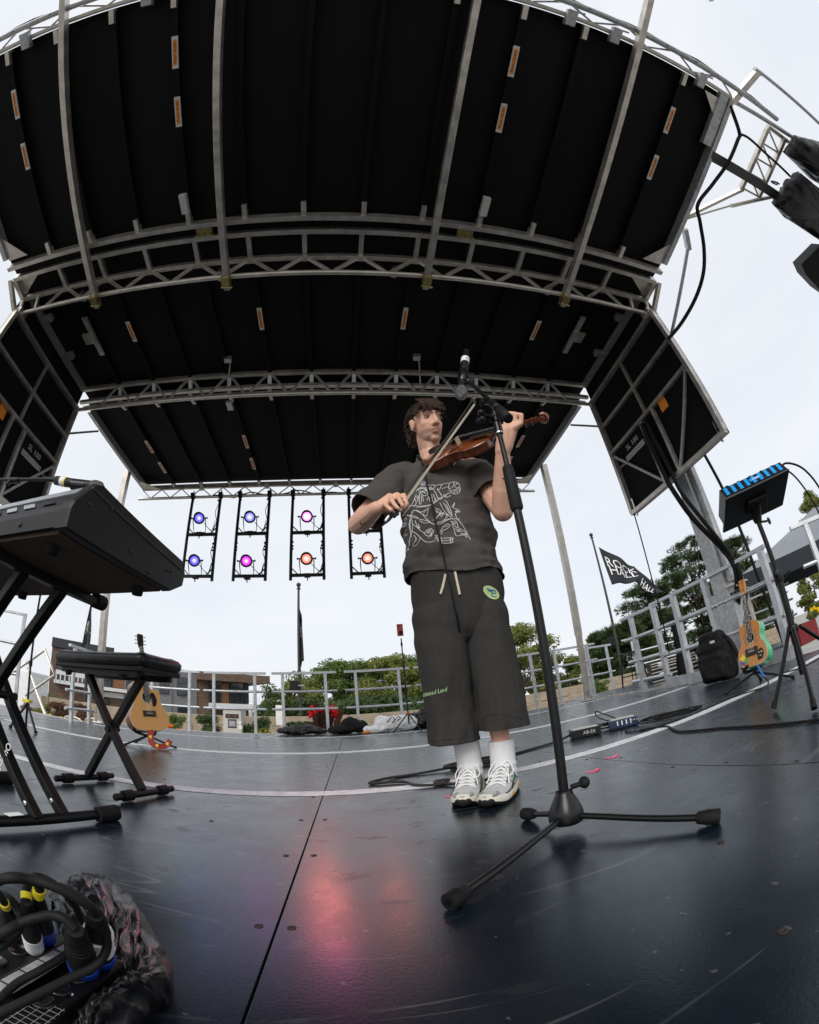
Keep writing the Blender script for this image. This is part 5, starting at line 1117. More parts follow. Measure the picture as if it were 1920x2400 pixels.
MB().box((.182, 0, .026), (.004, .042, .030), None, .001).box((.182, 0, .042), (.003, .034, .010), None, .001).build('bridge', M['maple'], vl, True)
ring = lambda x, w_, z, h_: [(x, w_ * math.cos(a), z + h_ * math.sin(a)) for a in [math.pi * i / 8 for i in range(9)]]
MB().loft([ring(.245, .021, .024, .007), ring(.36, .017, .020, .006), ring(.475, .012, .017, .005)]).build('fingerboard', M['ebony'], vl, True)
MB().loft([[(x, w_ * math.cos(a), z - h_ * math.sin(a)) for a in [math.pi * i / 8 for i in range(9)]] for x, w_, z, h_ in ((.325, .016, .018, .045), (.35, .015, .018, .022), (.475, .0115, .016, .015))]).build('neck', M['varnish'], vl, True)
MB().loft([ring(.035, .020, .017, .008), ring(.10, .016, .024, .006), ring(.15, .012, .030, .004)]).build('tailpiece', M['ebony'], vl, True)
MB().ell((.045, .038, .020), (.040, .034, .012)).build('chin_rest', M['ebony'], vl, True)
pb_ = MB().prism([(.475, .011), (.475, -.011), (.525, -.009), (.548, -.008), (.548, .008), (.525, .009)], -.004, .016).build('peg_box', M['varnish'], vl, True)
for k, (x, s_) in enumerate(((.487, 1), (.500, -1), (.513, 1), (.526, -1))): MB().rod((x, -s_ * .014, .005), (x, s_ * .026, .005), .003, 8).ell((x, s_ * .034, .005), (.0035, .011, .009), None, 10, 6).build('peg', M['ebony'], vl, True)
for s_ in (-1, 1): MB().tube([(.568 + r * math.cos(a), s_ * (.006 + .0035 * k / 16), .002 - r * math.sin(a)) for k, (r, a) in enumerate([(.021 - .0011 * k, .6 * k - 1.9) for k in range(17)])], [.0062] * 10 + [.005] * 7, 8).build('scroll', M['varnish'], vl, True)
MB().rod((.568, -.012, .002), (.568, .012, .002), .007, 12).build('scroll_eye', M['varnish'], vl, True)
for k in range(4): f = k / 3 - .5; MB().tube([(.14, f * .018, .033), (.182, f * .030, .0475), (.478, f * .016, .0225)], .0005, 4).build('string', M['steel'], vl, True)
MB().tube(spline([(.055, -.085, -.050), (.07, -.04, -.075), (.09, .03, -.078), (.10, .085, -.058), (.095, .098, -.035)], 6), [.011] * 25, 8).build('shoulder_rest', M['varnish_dk'], vl, True)
MB().rod((.005, -.045, -.02), (-.012, -.075, -.02), .006, 8).rod((-.0, -.06, -.015), (.03, -.10, -.012), .0055, 8).build('pickup_jack', M['steel'], vl, True)
bf, btp = Vector((.170, 1.302, 1.020)), Vector((.607, 1.36, 1.637)); bdir = (btp - bf).normalized()
bw = thing('violin_bow', 'violin bow with pale hair drawn diagonally across the violin', 'bow', tuple(bf)); off = Vector((-.018, -.012, .008))
MB().tube([bf + off * .8, bf.lerp(btp, .3) + off * .75, bf.lerp(btp, .6) + off * .55, bf.lerp(btp, .97) + off * .9, btp + off * .6], [.0045, .0042, .0038, .003, .003], 8).build('stick', M['rosewood'], bw)
MB().bar(bf + bdir * .055, btp - bdir * .012, .010, .0014, (.5, -.8, -.3)).build('bow_hair', M['cream'], bw)
MB().bar(btp - bdir * .018 + off * .4, btp + off * .5, .008, .020, tuple(off)).build('tip', M['ebony'], bw)
MB().bar(bf + bdir * .012 + off * .3, bf + bdir * .058 + off * .3, .013, .022, tuple(off)).build('frog', M['ebony'], bw)
MB().rod(bf - bdir * .022 + off * .8, bf + bdir * .002 + off * .8, .0052, 10).build('screw_button', M['steel'], bw)
cp = [z1(600, 640), z1(625, 730), z1(655, 870), z1(690, 1000), z1(720, 1150), z1(760, 1320), z1(800, 1500), z1(840, 1680), z2(545, 260), z2(575, 420), z2(606, 560)]
ys = [1.47, 1.46, 1.445, 1.435, 1.43, 1.43, 1.435, 1.44, 1.44, 1.455, 1.485]
cp3 = [aty(*p, y) for p, y in zip(cp, ys)] + [Vector((.455, 1.62, .45)), Vector((.49, 1.70, .12)), Vector((.50, 1.80, .008)), Vector((.46, 1.92, .006))]
vc = thing('violin_cable', 'thin black cable hanging from the violin down the front of the person', 'cable', tuple(cp3[-1])); MB().tube(spline(cp3, 6), .0042, 6).build('lead', M['rubber'], vc); MB().rod(cp3[0] + Vector((-.012, -.004, .018)), cp3[0], .008, 10).build('plug', M['blackgloss'], vc)
# ================================================================ music stand with pad controller
t = thing('tripod_stand', 'black tripod stand carrying a striped control box at the right edge', 'music stand', (1.90, 1.15, 0))
hubp = aty(1858, 1474, 1.15); col = aty(1824, 1350, 1.15); tj = aty(1778, 1224, 1.15)
MB().tube([Vector((hubp.x, hubp.y, .12)), hubp, col], [.017, .017, .017], 14).build('lower_tube', M['black'], t)
MB().tube([col - Vector((0, 0, .03)), col, tj], [.012, .0125, .0125], 12).build('upper_tube', M['black'], t)
MB().lathe([(.021, -.03), (.024, -.02), (.024, .02), (.021, .03)], Matrix.Translation(col), 14).rod(col, col + Vector((-.045, -.02, .005)), .006, 8).ell(col + Vector((-.055, -.024, .006)), (.014, .014, .018), None, 10, 8).build('height_clamp', M['black'], t)
MB().lathe([(.022, -.02), (.03, -.012), (.03, .012), (.022, .02)], Matrix.Translation(hubp), 14).ell(hubp + Vector((-.04, -.03, -.02)), (.016, .012, .018), None, 10, 8).build('leg_collar', M['black'], t)
for (fx, fy) in ((1.755, 1.262), (1.62, .96), (2.35, 1.05)):
    a = hubp + Vector(((fx - hubp.x) * .12, (fy - hubp.y) * .12, .0)); b_ = Vector((fx, fy, .015))
    l_ = MB().tube([a, b_], .0105, 10).build('leg', M['black'], t); MB().tube([b_ + (a - b_) * .10, b_], [.013, .0145], 12).build('rubber_foot', M['rubber'], l_)
    MB().bar(a.lerp(b_, .55), Vector((hubp.x, hubp.y, .15)), .014, .006).build('brace', M['black'], t)
    MB().ell(a.lerp(b_, .55), (.006, .006, .006), None, 8, 6).build('rivet', M['steel'], l_)
p_tl, p_bl, p_r, p_br = aty(1687.5, 1188, 1.12), aty(1706, 1257, 1.12), aty(1840, 1126, 1.12), aty(1827, 1186, 1.12)
# plate: real tilted tray, its front lip towards the camera
pc = tj + Vector((0, 0, .035)); px_ = (Vector((1.80, 1.02, 0)) - Vector((1.72, 1.42, 0))).normalized()
c_l, c_r = aty(1700, 1215, 1.22), aty(1838, 1150, 1.0); ex = (c_r - c_l).normalized(); nrm_ = Vector((.27, .16, .95)); TM = frame(ex, nrm_, (c_l + c_r) / 2); W_ = (c_r - c_l).length
MB().box((0, -.02, 0), (W_ * 1.04, .27, .012), TM, .002).build('tray', M['black'], t); None
MB().tube([tj, tj + Vector((0, 0, .02)), TM @ Vector((0, -.02, -.008))], [.02, .026, .02], 12).box((0, -.02, -.014), (.12, .10, .016), TM, .003).build('tilt_bracket', M['black'], t)
MB().rod(tj, tj + Vector((.035, -.03, -.01)), .006, 8).ell(tj + Vector((.045, -.036, -.012)), (.014, .006, .02), None, 8, 6).build('tilt_knob', M['black'], t)
ak = thing('pad_controller', 'black control box with bright blue stripes on the tripod stand', 'controller', m=TM @ Matrix.Translation((0, -.022, .007)))
M['cyan'] = mat('bright blue stripe', (.0, .30, .75), .45)
MB().add([(-W_ / 2, -.135, 0), (W_ / 2, -.135, 0), (W_ / 2, .09, 0), (-W_ / 2, .09, 0), (-W_ / 2, -.115, .062), (W_ / 2, -.115, .062), (W_ / 2, .09, .062), (-W_ / 2, .09, .062)], [(0, 3, 2, 1), (4, 5, 6, 7), (0, 1, 5, 4), (1, 2, 6, 5), (2, 3, 7, 6), (3, 0, 4, 7)]).build('case', M['black'], ak, True)
fm = frame((1, 0, 0), (0, -.952, .307), (0, -.125, .031)); ns = 9
for k in range(ns):
    x = -W_ / 2 + W_ * (k + .62) / (ns + .3); MB().add([(x - .012, -.028, .0005), (x + .006, -.028, .0005), (x + .012, .028, .0005), (x - .006, .028, .0005), (x - .012, -.028, .0015), (x + .006, -.028, .0015), (x + .012, .028, .0015), (x - .006, .028, .0015)], [(0, 3, 2, 1), (4, 5, 6, 7), (0, 1, 5, 4), (1, 2, 6, 5), (2, 3, 7, 6), (3, 0, 4, 7)], fm).build('blue_stripe', M['cyan'], ak, True)
MB().box((.012, 0, .0022), (.075, .020, .001), fm).build('badge', M['cyan'], ak, True); text_mb('AKAI', .020, fm @ Matrix.Translation((.012, 0, .003)), .0003).build('lettering', M['white'], ak, True)
for k in range(5): MB().lathe([(.011 if k else .016, 0), (.010 if k else .015, .018), (0, .019)], Matrix.Translation((-W_ * .36 + k * W_ * .19, -.085, .062)), 12).build('knob', M['rubber'], ak, True)
pl0 = TM @ Vector((W_ * .48, -.09, .055)); cablist = [pl0, pl0 + Vector((.06, -.03, .03)), pl0 + Vector((.17, -.06, -.02)), pl0 + Vector((.26, -.06, -.16)), pl0 + Vector((.32, -.02, -.42)), pl0 + Vector((.35, .0, -.8)), Vector((2.5, .9, .01))]
cable('controller_cable', cablist, .0055, M['rubber'], 'outer black cable arching from the control box out of the picture at right', 'cable', group='controller cables')
cable('controller_cable', [pl0 + Vector((0, .03, -.01)), pl0 + Vector((.05, .0, .015)), pl0 + Vector((.12, -.02, -.05)), pl0 + Vector((.20, -.02, -.22)), pl0 + Vector((.26, 0, -.5)), Vector((2.42, .95, .01))], .0045, M['rubber'], 'inner braided cable arching from the control box beside the outer one', 'cable', group='controller cables')
for k in range(2): MB().rod(TM @ Vector((W_ * .46, -.1 + .03 * k, .04)), TM @ Vector((W_ * .55, -.1 + .03 * k, .05)), .004, 8).build('plug', M['steel'], ak)

# ================================================================ boxes and cables on the deck
M['boxprint'] = mat('pale box print', (.55, .55, .50), .6); M['navy'] = mat('navy enamel', (.010, .022, .07), .4)
di = thing('direct_box', 'small black box with pale lettering on the deck right of the mic stand', 'effects box', (1.46, 2.52, 0)); DM = frame((.88, -.35, 0), (0, 0, 1), (1.46, 2.53, .034))
MB().box((0, 0, 0), (.20, .12, .055), DM, .003).build('case', M['black'], di); MB().box((0, 0, .0285), (.17, .10, .002), DM).build('top_panel', M['boxprint'], di)
text_mb('AB-DI', .032, DM @ Matrix.Translation((.02, -.0612, 0)) @ Matrix.Rotation(math.pi / 2, 4, 'X'), .0006).build('lettering', M['boxprint'], di)
for a in (-.08, .08):
    for b_ in (-.045, .045): MB().lathe([(.009, -.034), (.009, -.027)], DM @ Matrix.Translation((a, b_, 0)), 10).build('rubber_foot', M['rubber'], di)
pd = thing('preamp_pedal', 'navy blue preamp box among cables on the deck', 'effects box', (1.72, 2.45, 0)); PM = frame((.80, -.45, 0), (0, 0, 1), (1.73, 2.47, .036))
MB().box((0, 0, 0), (.20, .13, .058), PM, .004).build('case', M['navy'], pd); MB().box((0, 0, .030), (.16, .09, .002), PM).build('top_panel', M['boxprint'], pd)
for k in range(4): MB().box((-.04 + k * .03, -.0655, .004), (.008, .002, .03), PM).build('slider', M['white'], pd); 
for k in range(3): MB().lathe([(.006, 0), (.005, .012), (0, .012)], PM @ Matrix.Translation((.055 + .018 * k, -.066, .006)) @ Matrix.Rotation(math.pi / 2, 4, 'X'), 10).build('jack', M['steel'], pd)
for a in (-.08, .08):
    for b_ in (-.04, .04): MB().lathe([(.009, -.036), (.009, -.029)], PM @ Matrix.Translation((a, b_, 0)), 10).build('rubber_foot', M['rubber'], pd)
def loops(c, r, n, zr, seed, el=.5, rot=0):
    rg = random.Random(seed); P = []
    for k in range(n * 10):
        a = k * 2 * math.pi / 10; rr = r * (1 + .42 * math.sin(k * .29 + seed)); x, y = rr * math.cos(a), rr * el * math.sin(a)
        P.append(Vector((c[0] + x * math.cos(rot) - y * math.sin(rot) + rg.uniform(-.008, .008), c[1] + x * math.sin(rot) + y * math.cos(rot), .006 + zr * (k / (n * 10)) + .004 * rg.random())))
    return P
single('coiled_cable', MB().tube(spline([(1.88, 2.36, .03)] + loops((1.95, 2.22, 0), .17, 4, .022, 3, .55, -.5) + [(2.2, 2.2, .006), (2.08, 2.12, .006)], 3), .0048, 6), M['rubber'], 'thin black cable coiled in loose loops right of the navy box', 'cable', (1.95, 2.22, 0))
single('coiled_cable', MB().tube(spline([(1.54, 2.52, .03)] + loops((1.63, 2.58, 0), .10, 3, .05, 5, .4, -.4) + [(1.66, 2.60, .12), (1.62, 2.62, .14), (1.60, 2.56, .10), (1.68, 2.52, .05)], 3), .0045, 6), M['rubber'], 'bunched black cable between the two small boxes', 'cable', (1.63, 2.58, 0))
mb = MB(); mb.tube(spline([(1.37, 2.57, .03), (1.25, 2.55, .012), (1.05, 2.50, .008), (.85, 2.42, .008)] + loops((.66, 2.32, 0), .17, 3, .02, 8, .35, .2) + [(.30, 2.28, .008), (.14, 2.22, .01), (.05, 2.12, .010), (.16, 2.10, .010), (.22, 2.06, .01), (.25, 1.95, .01), (.35, 1.90, .01), (.40, 1.93, .02), (.34, 1.97, .01), (.40, 1.86, .01), (.58, 1.82, .01), (.63, 1.80, .01)], 4), .0075, 7)
single('braided_cable', mb, mat('black braided cable', (.018, .017, .017), .6, 0, .6, 160, .4, 200), 'thick braided cable snaking on the deck behind the white shoes', 'cable', (.6, 2.25, 0))
cable('deck_cable', [(1.60, 2.12, .007), (1.66, 1.95, .007), (1.58, 1.80, .007), (1.52, 1.66, .007), (1.53, 1.40, .007), (1.50, 1.15, .007), (1.47, .9, .007), (1.45, .7, .007)], .0062, M['rubber'], 'black cable running to the right edge below the tripod stand', 'cable')
M['pink'] = mat('pink spike tape', (.95, .10, .22), .6)
for k, (pts, lab) in enumerate(((((1185, 1777), (1205, 1775)), 'scrap of pink tape behind the left ankle'), (((1061, 1822), (1068, 1821)), 'scrap of pink tape by the braided cable left of the shoes'), (((1044, 1868), (1066, 1867)), 'short pink tape strip left of the shoes'), (((1420, 1778), (1440, 1776), (1447, 1769)), 'pink tape corner mark nearer the navy box'), (((1374, 1811), (1395, 1809), (1403, 1802)), 'pink tape corner mark nearer the mic stand'), (((1553, 1706), (1563, 1704)), 'small pink tape strip under the looped cable'))):
    mb = MB()
    for a, b_ in zip(pts[:-1], pts[1:]): mb.bar(atz(*a) + Vector((0, 0, .0012 + .0008 * (a is not pts[0]))), atz(*b_) + Vector((0, 0, .0012 + .0008 * (a is not pts[0]))), .018, .001)
    single('tape_mark', mb, M['pink'], lab, 'tape', tuple(atz(*pts[0])), 'pink tape marks on the deck')

# ================================================================ backpack, gig bag, stool, road cases
M['nylon'] = mat('black nylon', (.010, .010, .011), .75, 0, .3, 40, .3, 200, spec=.25)
def lump(parts, voxel, seed, amp, sc=9, it=4):
    mb = MB()
    for p in parts: mb.ell(*p)
    g = fuse(mb, voxel, it); g.normal_update()
    for v in g.verts: v.co += v.normal * (fbm(v.co, sc, seed) * amp + fbm(v.co, sc * 3, seed + 1) * amp * .4)
    return MB().bm(g, None, True)
bp = thing('backpack', 'black backpack slumped against the right side railing', 'backpack', (3.45, 3.1, 0)); BMx = frame((.25, -.97, 0), (0, 0, 1), (3.52, 3.12, 0))
mb = MB()
mb.box((0, 0, .21), (.40, .20, .40), BMx, .05); mb.box((-.01, .01, .40), (.32, .17, .24), BMx, .06); mb.box((.0, -.11, .17), (.30, .12, .26), BMx, .045); mb.box((0, -.10, .36), (.24, .07, .12), BMx, .03)
g = fuse(mb, .014, 3); g.normal_update()
for v in g.verts: v.co += v.normal * (fbm(v.co, 9, 3) * .02); v.co.z = max(v.co.z, .004)
MB().bm(g, None, True).build('body', M['nylon'], bp)
MB().tube([BMx @ Vector(p) for p in spline([(-.05, -.02, .55), (-.04, -.06, .62), (.02, -.06, .62), (.04, -.02, .55)], 5)], .010, 8).build('top_handle', M['nylon'], bp)
MB().tube([BMx @ Vector(p) for p in spline([(.12, -.02, .48), (.22, -.05, .38), (.27, -.05, .22), (.29, -.02, .06)], 5)], [.022] * 16, 8).build('shoulder_strap', M['nylon'], bp)
for pts in ([(-.17, -.10, .33), (0, -.155, .36), (.16, -.12, .34)], [(-.14, -.17, .26), (0, -.19, .28), (.15, -.17, .26)], [(-.12, -.10, .47), (0, -.115, .50), (.1, -.10, .46)]): MB().tube([BMx @ Vector(p) for p in spline(pts, 5)], .005, 6).build('zip', M['rubber'], bp)
MB().box((.06, -.135, .42), (.055, .004, .026), BMx).build('logo_patch', M['plate'], bp)
gb = thing('gig_bag', 'tall black instrument bag standing behind the side railing', 'gig bag', (4.35, 4.35, 0))
g = fuse(MB().loft([[(4.30 + a * .115 * k, 4.45 + b_ * .06 * k, z) for a, b_ in [(math.cos(i * .45), math.sin(i * .45)) for i in range(14)]] for z, k in ((.0, .95), (.10, 1.1), (.30, 1.05), (.48, .62), (.75, .58), (.92, .66), (.98, .4))]), .014, 4)
for v in g.verts: v.co += v.normal * fbm(v.co, 7, 6) * .012
MB().bm(g, None, True).build('body', M['nylon'], gb); MB().tube(spline([(4.2, 4.38, .75), (4.14, 4.36, .5), (4.17, 4.38, .2)], 5), .012, 6).build('strap', M['nylon'], gb)
sl_ = thing('bar_stool', 'black metal bar stool on the landing behind the right railing', 'stool', (5.95, 7.75, 0))
MB().box((5.95, 7.75, .73), (.36, .36, .03), None, .012).build('seat', M['black'], sl_)
for a in (-1, 1):
    for b_ in (-1, 1): MB().bar((5.95 + a * .15, 7.75 + b_ * .15, .72), (5.95 + a * .21, 7.75 + b_ * .21, .0), .035, .02, (b_, -a, 0)).build('leg', M['black'], sl_)
for a, b_ in (((-1, -1), (1, -1)), ((1, -1), (1, 1)), ((1, 1), (-1, 1)), ((-1, 1), (-1, -1))): MB().bar((5.95 + a[0] * .19, 7.75 + a[1] * .19, .22), (5.95 + b_[0] * .19, 7.75 + b_[1] * .19, .22), .02, .02).build('foot_rail', M['black'], sl_)
for k, (cx, cy, z, sx, sy, sz, lab) in enumerate(((5.75, 6.25, 0, .95, .5, .22, 'lower black flight case on the landing beside the gig bag'), (5.78, 6.3, .225, .9, .46, .16, 'upper black flight case stacked on the lower one'), (6.3, 5.4, 0, .8, .5, .42, 'black equipment case behind the backpack on the landing'))):
    c = thing('flight_case', lab, 'flight case', (cx, cy, z), Matrix.Rotation(-.5, 3, 'Z'), 'flight cases on the landing')
    MB().box((0, 0, sz / 2), (sx, sy, sz), None, .01).build('shell', M['black'], c, True)
    for zz in (.03, sz - .03, sz * .52): MB().box((0, -sy / 2 - .002, zz), (sx, .012, .02)).build('aluminium_edge', M['alu'], c, True)
    for xx in (-sx * .3, sx * .3): MB().box((xx, -sy / 2 - .006, sz * .55), (.09, .014, .08), None, .004).build('butterfly_latch', M['steel'], c, True)

# ================================================================ sacks and bags on the rear edge, phone tripod
M['plastic_b'] = mat('crumpled black plastic', (.006, .006, .007), .34, 0, .3, 20, .6, 24); M['plastic_w'] = mat('white woven sack', (.84, .84, .84), .6, 0, .05, 12, .4, 30)
M['tarp'] = mat('brown black tarp', (.022, .018, .017), .45, 0, .4, 14, .5, 20)
def heap(name, lab, cat, parts, mt, seed, amp, loc, sc=9):
    mb = lump(parts, .016, seed, amp, sc); mb.v = [(x, y, max(z, .004)) for x, y, z in mb.v]; return single(name, mb, mt, lab, cat, loc)
heap('folded_tarp', 'folded dark tarp lying flat at the back edge of the deck', 'tarp', [((-.95, 6.85, .07), (.28, .13, .07)), ((-.80, 6.83, .11), (.22, .1, .05)), ((-.62, 6.82, .06), (.2, .1, .05))], M['tarp'], 2, .035, (-.85, 6.85, 0), 11)
heap('black_sack', 'plain black sack on the back edge between the tarp and white sack', 'sack', [((-.18, 6.72, .07), (.24, .14, .08)), ((-.05, 6.72, .15), (.16, .11, .1)), ((.08, 6.74, .10), (.14, .11, .10))], M['nylon'], 5, .025, (-.1, 6.72, 0), 6)
heap('white_sack', 'white plastic sack with black writing on the back edge', 'sack', [((.35, 6.55, .06), (.22, .13, .07)), ((.55, 6.55, .12), (.24, .14, .12)), ((.78, 6.52, .13), (.18, .13, .12)), ((.42, 6.6, .17), (.12, .08, .10))], M['plastic_w'], 7, .03, (.55, 6.55, 0), 9)
ws = bpy.data.objects['white_sack']
MB().tube(spline([(.49, 6.405, .15), (.54, 6.395, .21), (.585, 6.39, .23), (.60, 6.395, .17), (.56, 6.40, .14), (.62, 6.395, .19), (.66, 6.39, .23), (.69, 6.395, .20), (.64, 6.40, .17)], 4), .006, 5).build('writing', M['ink'], ws)
heap('garbage_bag', 'crumpled black garbage bag behind the phone tripod', 'bag', [((1.02, 6.72, .12), (.24, .18, .14)), ((1.2, 6.75, .16), (.22, .2, .18)), ((.92, 6.7, .08), (.18, .14, .08))], M['plastic_b'], 9, .05, (1.05, 6.72, 0), 10)
single('orange_rag', lump([((.17, 6.45, .02), (.07, .03, .02))], .01, 3, .01), mat('orange cloth', (.75, .22, .01), .8), 'small orange rag between the black and white sacks', 'rag', (.17, 6.45, 0))
ph = thing('phone_tripod', 'thin black tripod with red collar holding a phone behind the violinist', 'tripod', (.80, 6.3, 0))
MB().rod((.80, 6.3, .10), (.80, 6.3, 1.42), .010, 8).build('pole', M['black'], ph); MB().lathe([(.022, .24), (.022, .28)], Matrix.Translation((.80, 6.3, 0)), 12).build('collar', M['redtape'], ph)
for fx, fy in ((.53, 6.05), (.92, 5.95), (.86, 6.6)): MB().rod((.80, 6.3, .27), (fx, fy, .008), .009, 8).build('leg', M['black'], ph)
for z in (.55, .95, 1.30): MB().lathe([(.016, z), (.016, z + .05)], Matrix.Translation((.80, 6.3, 0)), 10).build('clutch', M['rubber'], ph)
phn = thing('phone', 'phone in an orange red case on the thin tripod', 'phone', (.80, 6.27, 1.40)); MB().box((.79, 6.265, 1.545), (.095, .012, .19), None, .005).build('case', mat('orange red case', (.55, .07, .03), .4), phn)
MB().ell((.797, 6.255, 1.50), (.032, .012, .032), None, 14, 8).build('ring_grip', M['black'], phn)
for k in range(3): MB().rod((.765 + .02 * (k % 2), 6.258, 1.61 - .022 * (k // 2)), (.765 + .02 * (k % 2), 6.255, 1.61 - .022 * (k // 2)), .008, 10).build('camera_lens', M['ink'], phn)

# ================================================================ stage box with plugs inside a torn garbage bag, front left
sb = thing('stage_box', 'black stage box full of plugged connectors at the lower left corner', 'stage box', (-.35, .36, 0))
SBM = frame((.05, 1, 0), (0, 0, 1), (-.345, .365, 0))                    # local x along the box, y to the left
MB().box((-.06, .045, .035), (.27, .20, .07), SBM, .004).box((-.06, .07, .074), (.26, .12, .014), SBM, .003).build('case', M['black'], sb)
M['strip'] = mat('grey write-on strip', (.34, .35, .35), .6, 0, .25, 80)
MB().box((.0, .0, .0815), (.15, .022, .003), SBM).build('label_strip', M['strip'], sb)
for k in range(5): MB().box((-.062 + k * .031, .0, .0833), (.002, .022, .0006), SBM).build('strip_mark', M['ink'], sb)
MB().box((-.06, .0125, .082), (.24, .002, .004), SBM).build('strip_edge', M['rust'], sb)
for r_ in range(2):
    for k in range(6): MB().lathe([(.0125, .081), (.0125, .084), (.010, .084), (.010, .0815), (0, .0815)], SBM @ Matrix.Translation((-.15 + k * .038, .04 + r_ * .038, 0)), 16).build('socket', M['blackgloss'], sb)
for k in range(4): MB().lathe([(.013, .0705), (.013, .0735), (.0095, .0735), (0, .071)], SBM @ Matrix.Translation((-.05 + k * .030, -.032, 0)), 16).build('socket', M['blackgloss'], sb)
for k in range(8): MB().box((-.105 + .008 * k, -.040, .0706), (.0005, .034, .0004), SBM).build('grid_line', M['strip'], sb)
for k in range(4): MB().box((-.077, -.055 + .010 * k, .0707), (.062, .0005, .0004), SBM).build('grid_line', M['strip'], sb)
text_mb('PL', .014, SBM @ Matrix.Translation((-.125, -.04, .0710)), .0003).build('lettering', M['white'], sb); text_mb('5', .010, SBM @ Matrix.Translation((-.02, -.045, .0710)), .0003).build('lettering', M['white'], sb)
M['bluering'] = mat('blue connector ring', (.004, .045, .38), .4)
def z4(a, b_): return (a * .25507, 2000 + b_ * .25507)
def plug(bp_, tp_, r, bands, label, lead, lr=.0095):
    """cable plug standing on the box; bands = (from, to, material)"""
    r *= .78; lr = .0042 if lr < .008 else .0050
    bp_, tp_ = Vector(bp_), Vector(tp_); t = thing('cable_plug', label, 'cable plug', tuple(bp_), group='plugged cables on the stage box'); d = tp_ - bp_
    MB().tube([bp_, bp_ + d * .45, bp_ + d * .5, bp_ + d * .85, tp_], [r, r, r * .86, r * .72, r * .5], 16).build('shell', M['rubber'], t)
    for k in range(5): MB().tube([bp_ + d * (.60 + .07 * k), bp_ + d * (.63 + .07 * k)], r * (.90 - .06 * k), 12).build('strain_ring', M['rubber'], t)
    LP = spline([tp_] + [Vector(p) for p in lead], 8)
    for a, b_, mt in bands:
        if a < .9: MB().tube([bp_ + d * a, bp_ + d * b_], r * 1.08, 16).build('band', M[mt], t)
        else: MB().tube(LP[1:6], lr * 1.28, 10).build('band', M[mt], t)
    MB().tube(LP, lr, 10).build('lead', M['rubber'], t); return t
def W(a, b_, Z): return atz(*z4(a, b_), Z)
plug(W(315, 860, .088), W(240, 440, .19), .0135, [(.0, .30, 'white'), (1.0, 1.2, 'yellow')], 'plug with white sleeve marked SN 1 and yellow lead band', [W(245, 320, .20), W(330, 215, .215), W(520, 300, .20), W(700, 500, .17), W(740, 720, .14), W(640, 900, .12), W(400, 1060, .11), W(150, 1200, .10), W(-60, 1400, .09)], .0065)
plug(W(430, 780, .088), W(350, 400, .19), .0135, [(.0, .32, 'bluering'), (1.0, 1.2, 'yellow')], 'plug with blue sleeve behind the white sleeved one', [W(355, 290, .21), W(250, 240, .22), W(60, 230, .22), W(-120, 280, .20), W(-300, 400, .15)], .0085)
plug(W(770, 1050, .080), W(690, 700, .175), .0205, [(.0, .16, 'bluering')], 'fat grey plug with blue ring at the edge of the stage box', [W(560, 585, .185), W(400, 580, .18), W(200, 640, .17), W(20, 740, .16), W(-200, 860, .12)], .0105)
plug(W(930, 960, .080), W(880, 560, .185), .0195, [(.0, .14, 'bluering'), (.28, .62, 'white')], 'fat plug with a white sleeve and arrow near the torn bag', [W(800, 470, .20), W(560, 330, .215), W(300, 245, .22), W(60, 225, .22), W(-150, 330, .19)], .0115)
plug(W(120, 720, .088), W(60, 500, .17), .0125, [(1.0, 1.5, 'yellow')], 'plug with a yellow lead at the left edge', [W(20, 420, .19), W(-60, 330, .20), W(-160, 300, .2)], .006)
text_mb('SN 1', .014, frame((.0, -.1, -1), (.3, -.9, .2), W(362, 800, .098) + Vector((.002, -.006, 0))), .0003).build('lettering', M['ink'], sb)
P = [W(-60, 360, .17), W(90, 420, .18), W(190, 560, .17), W(160, 720, .15), W(0, 860, .14), W(-120, 900, .13)]; cable('loose_lead', P, .0046, M['rubber'], 'black lead curling at the left edge over the stage box', 'cable')
P = [W(540, 300, .2), W(760, 420, .19), W(930, 620, .17), W(985, 850, .14), W(880, 1030, .12), W(600, 1170, .11), W(250, 1350, .10), W(-50, 1500, .09)]; cable('loose_lead', P, .0046, M['rubber'], 'black lead looping round the white sleeved plug towards the corner', 'cable')
for a, b_ in ((865, 1000), (1020, 900)): single('jack_screw', MB().tube([W(a, b_ + 30, .085), W(a, b_ - 30, .11)], .005, 10), M['steel'], 'steel screw beside the blue ringed plug' if a < 900 else 'steel screw beside the white sleeved plug', 'screw', tuple(W(a, b_, .09)), 'steel screws on the stage box')
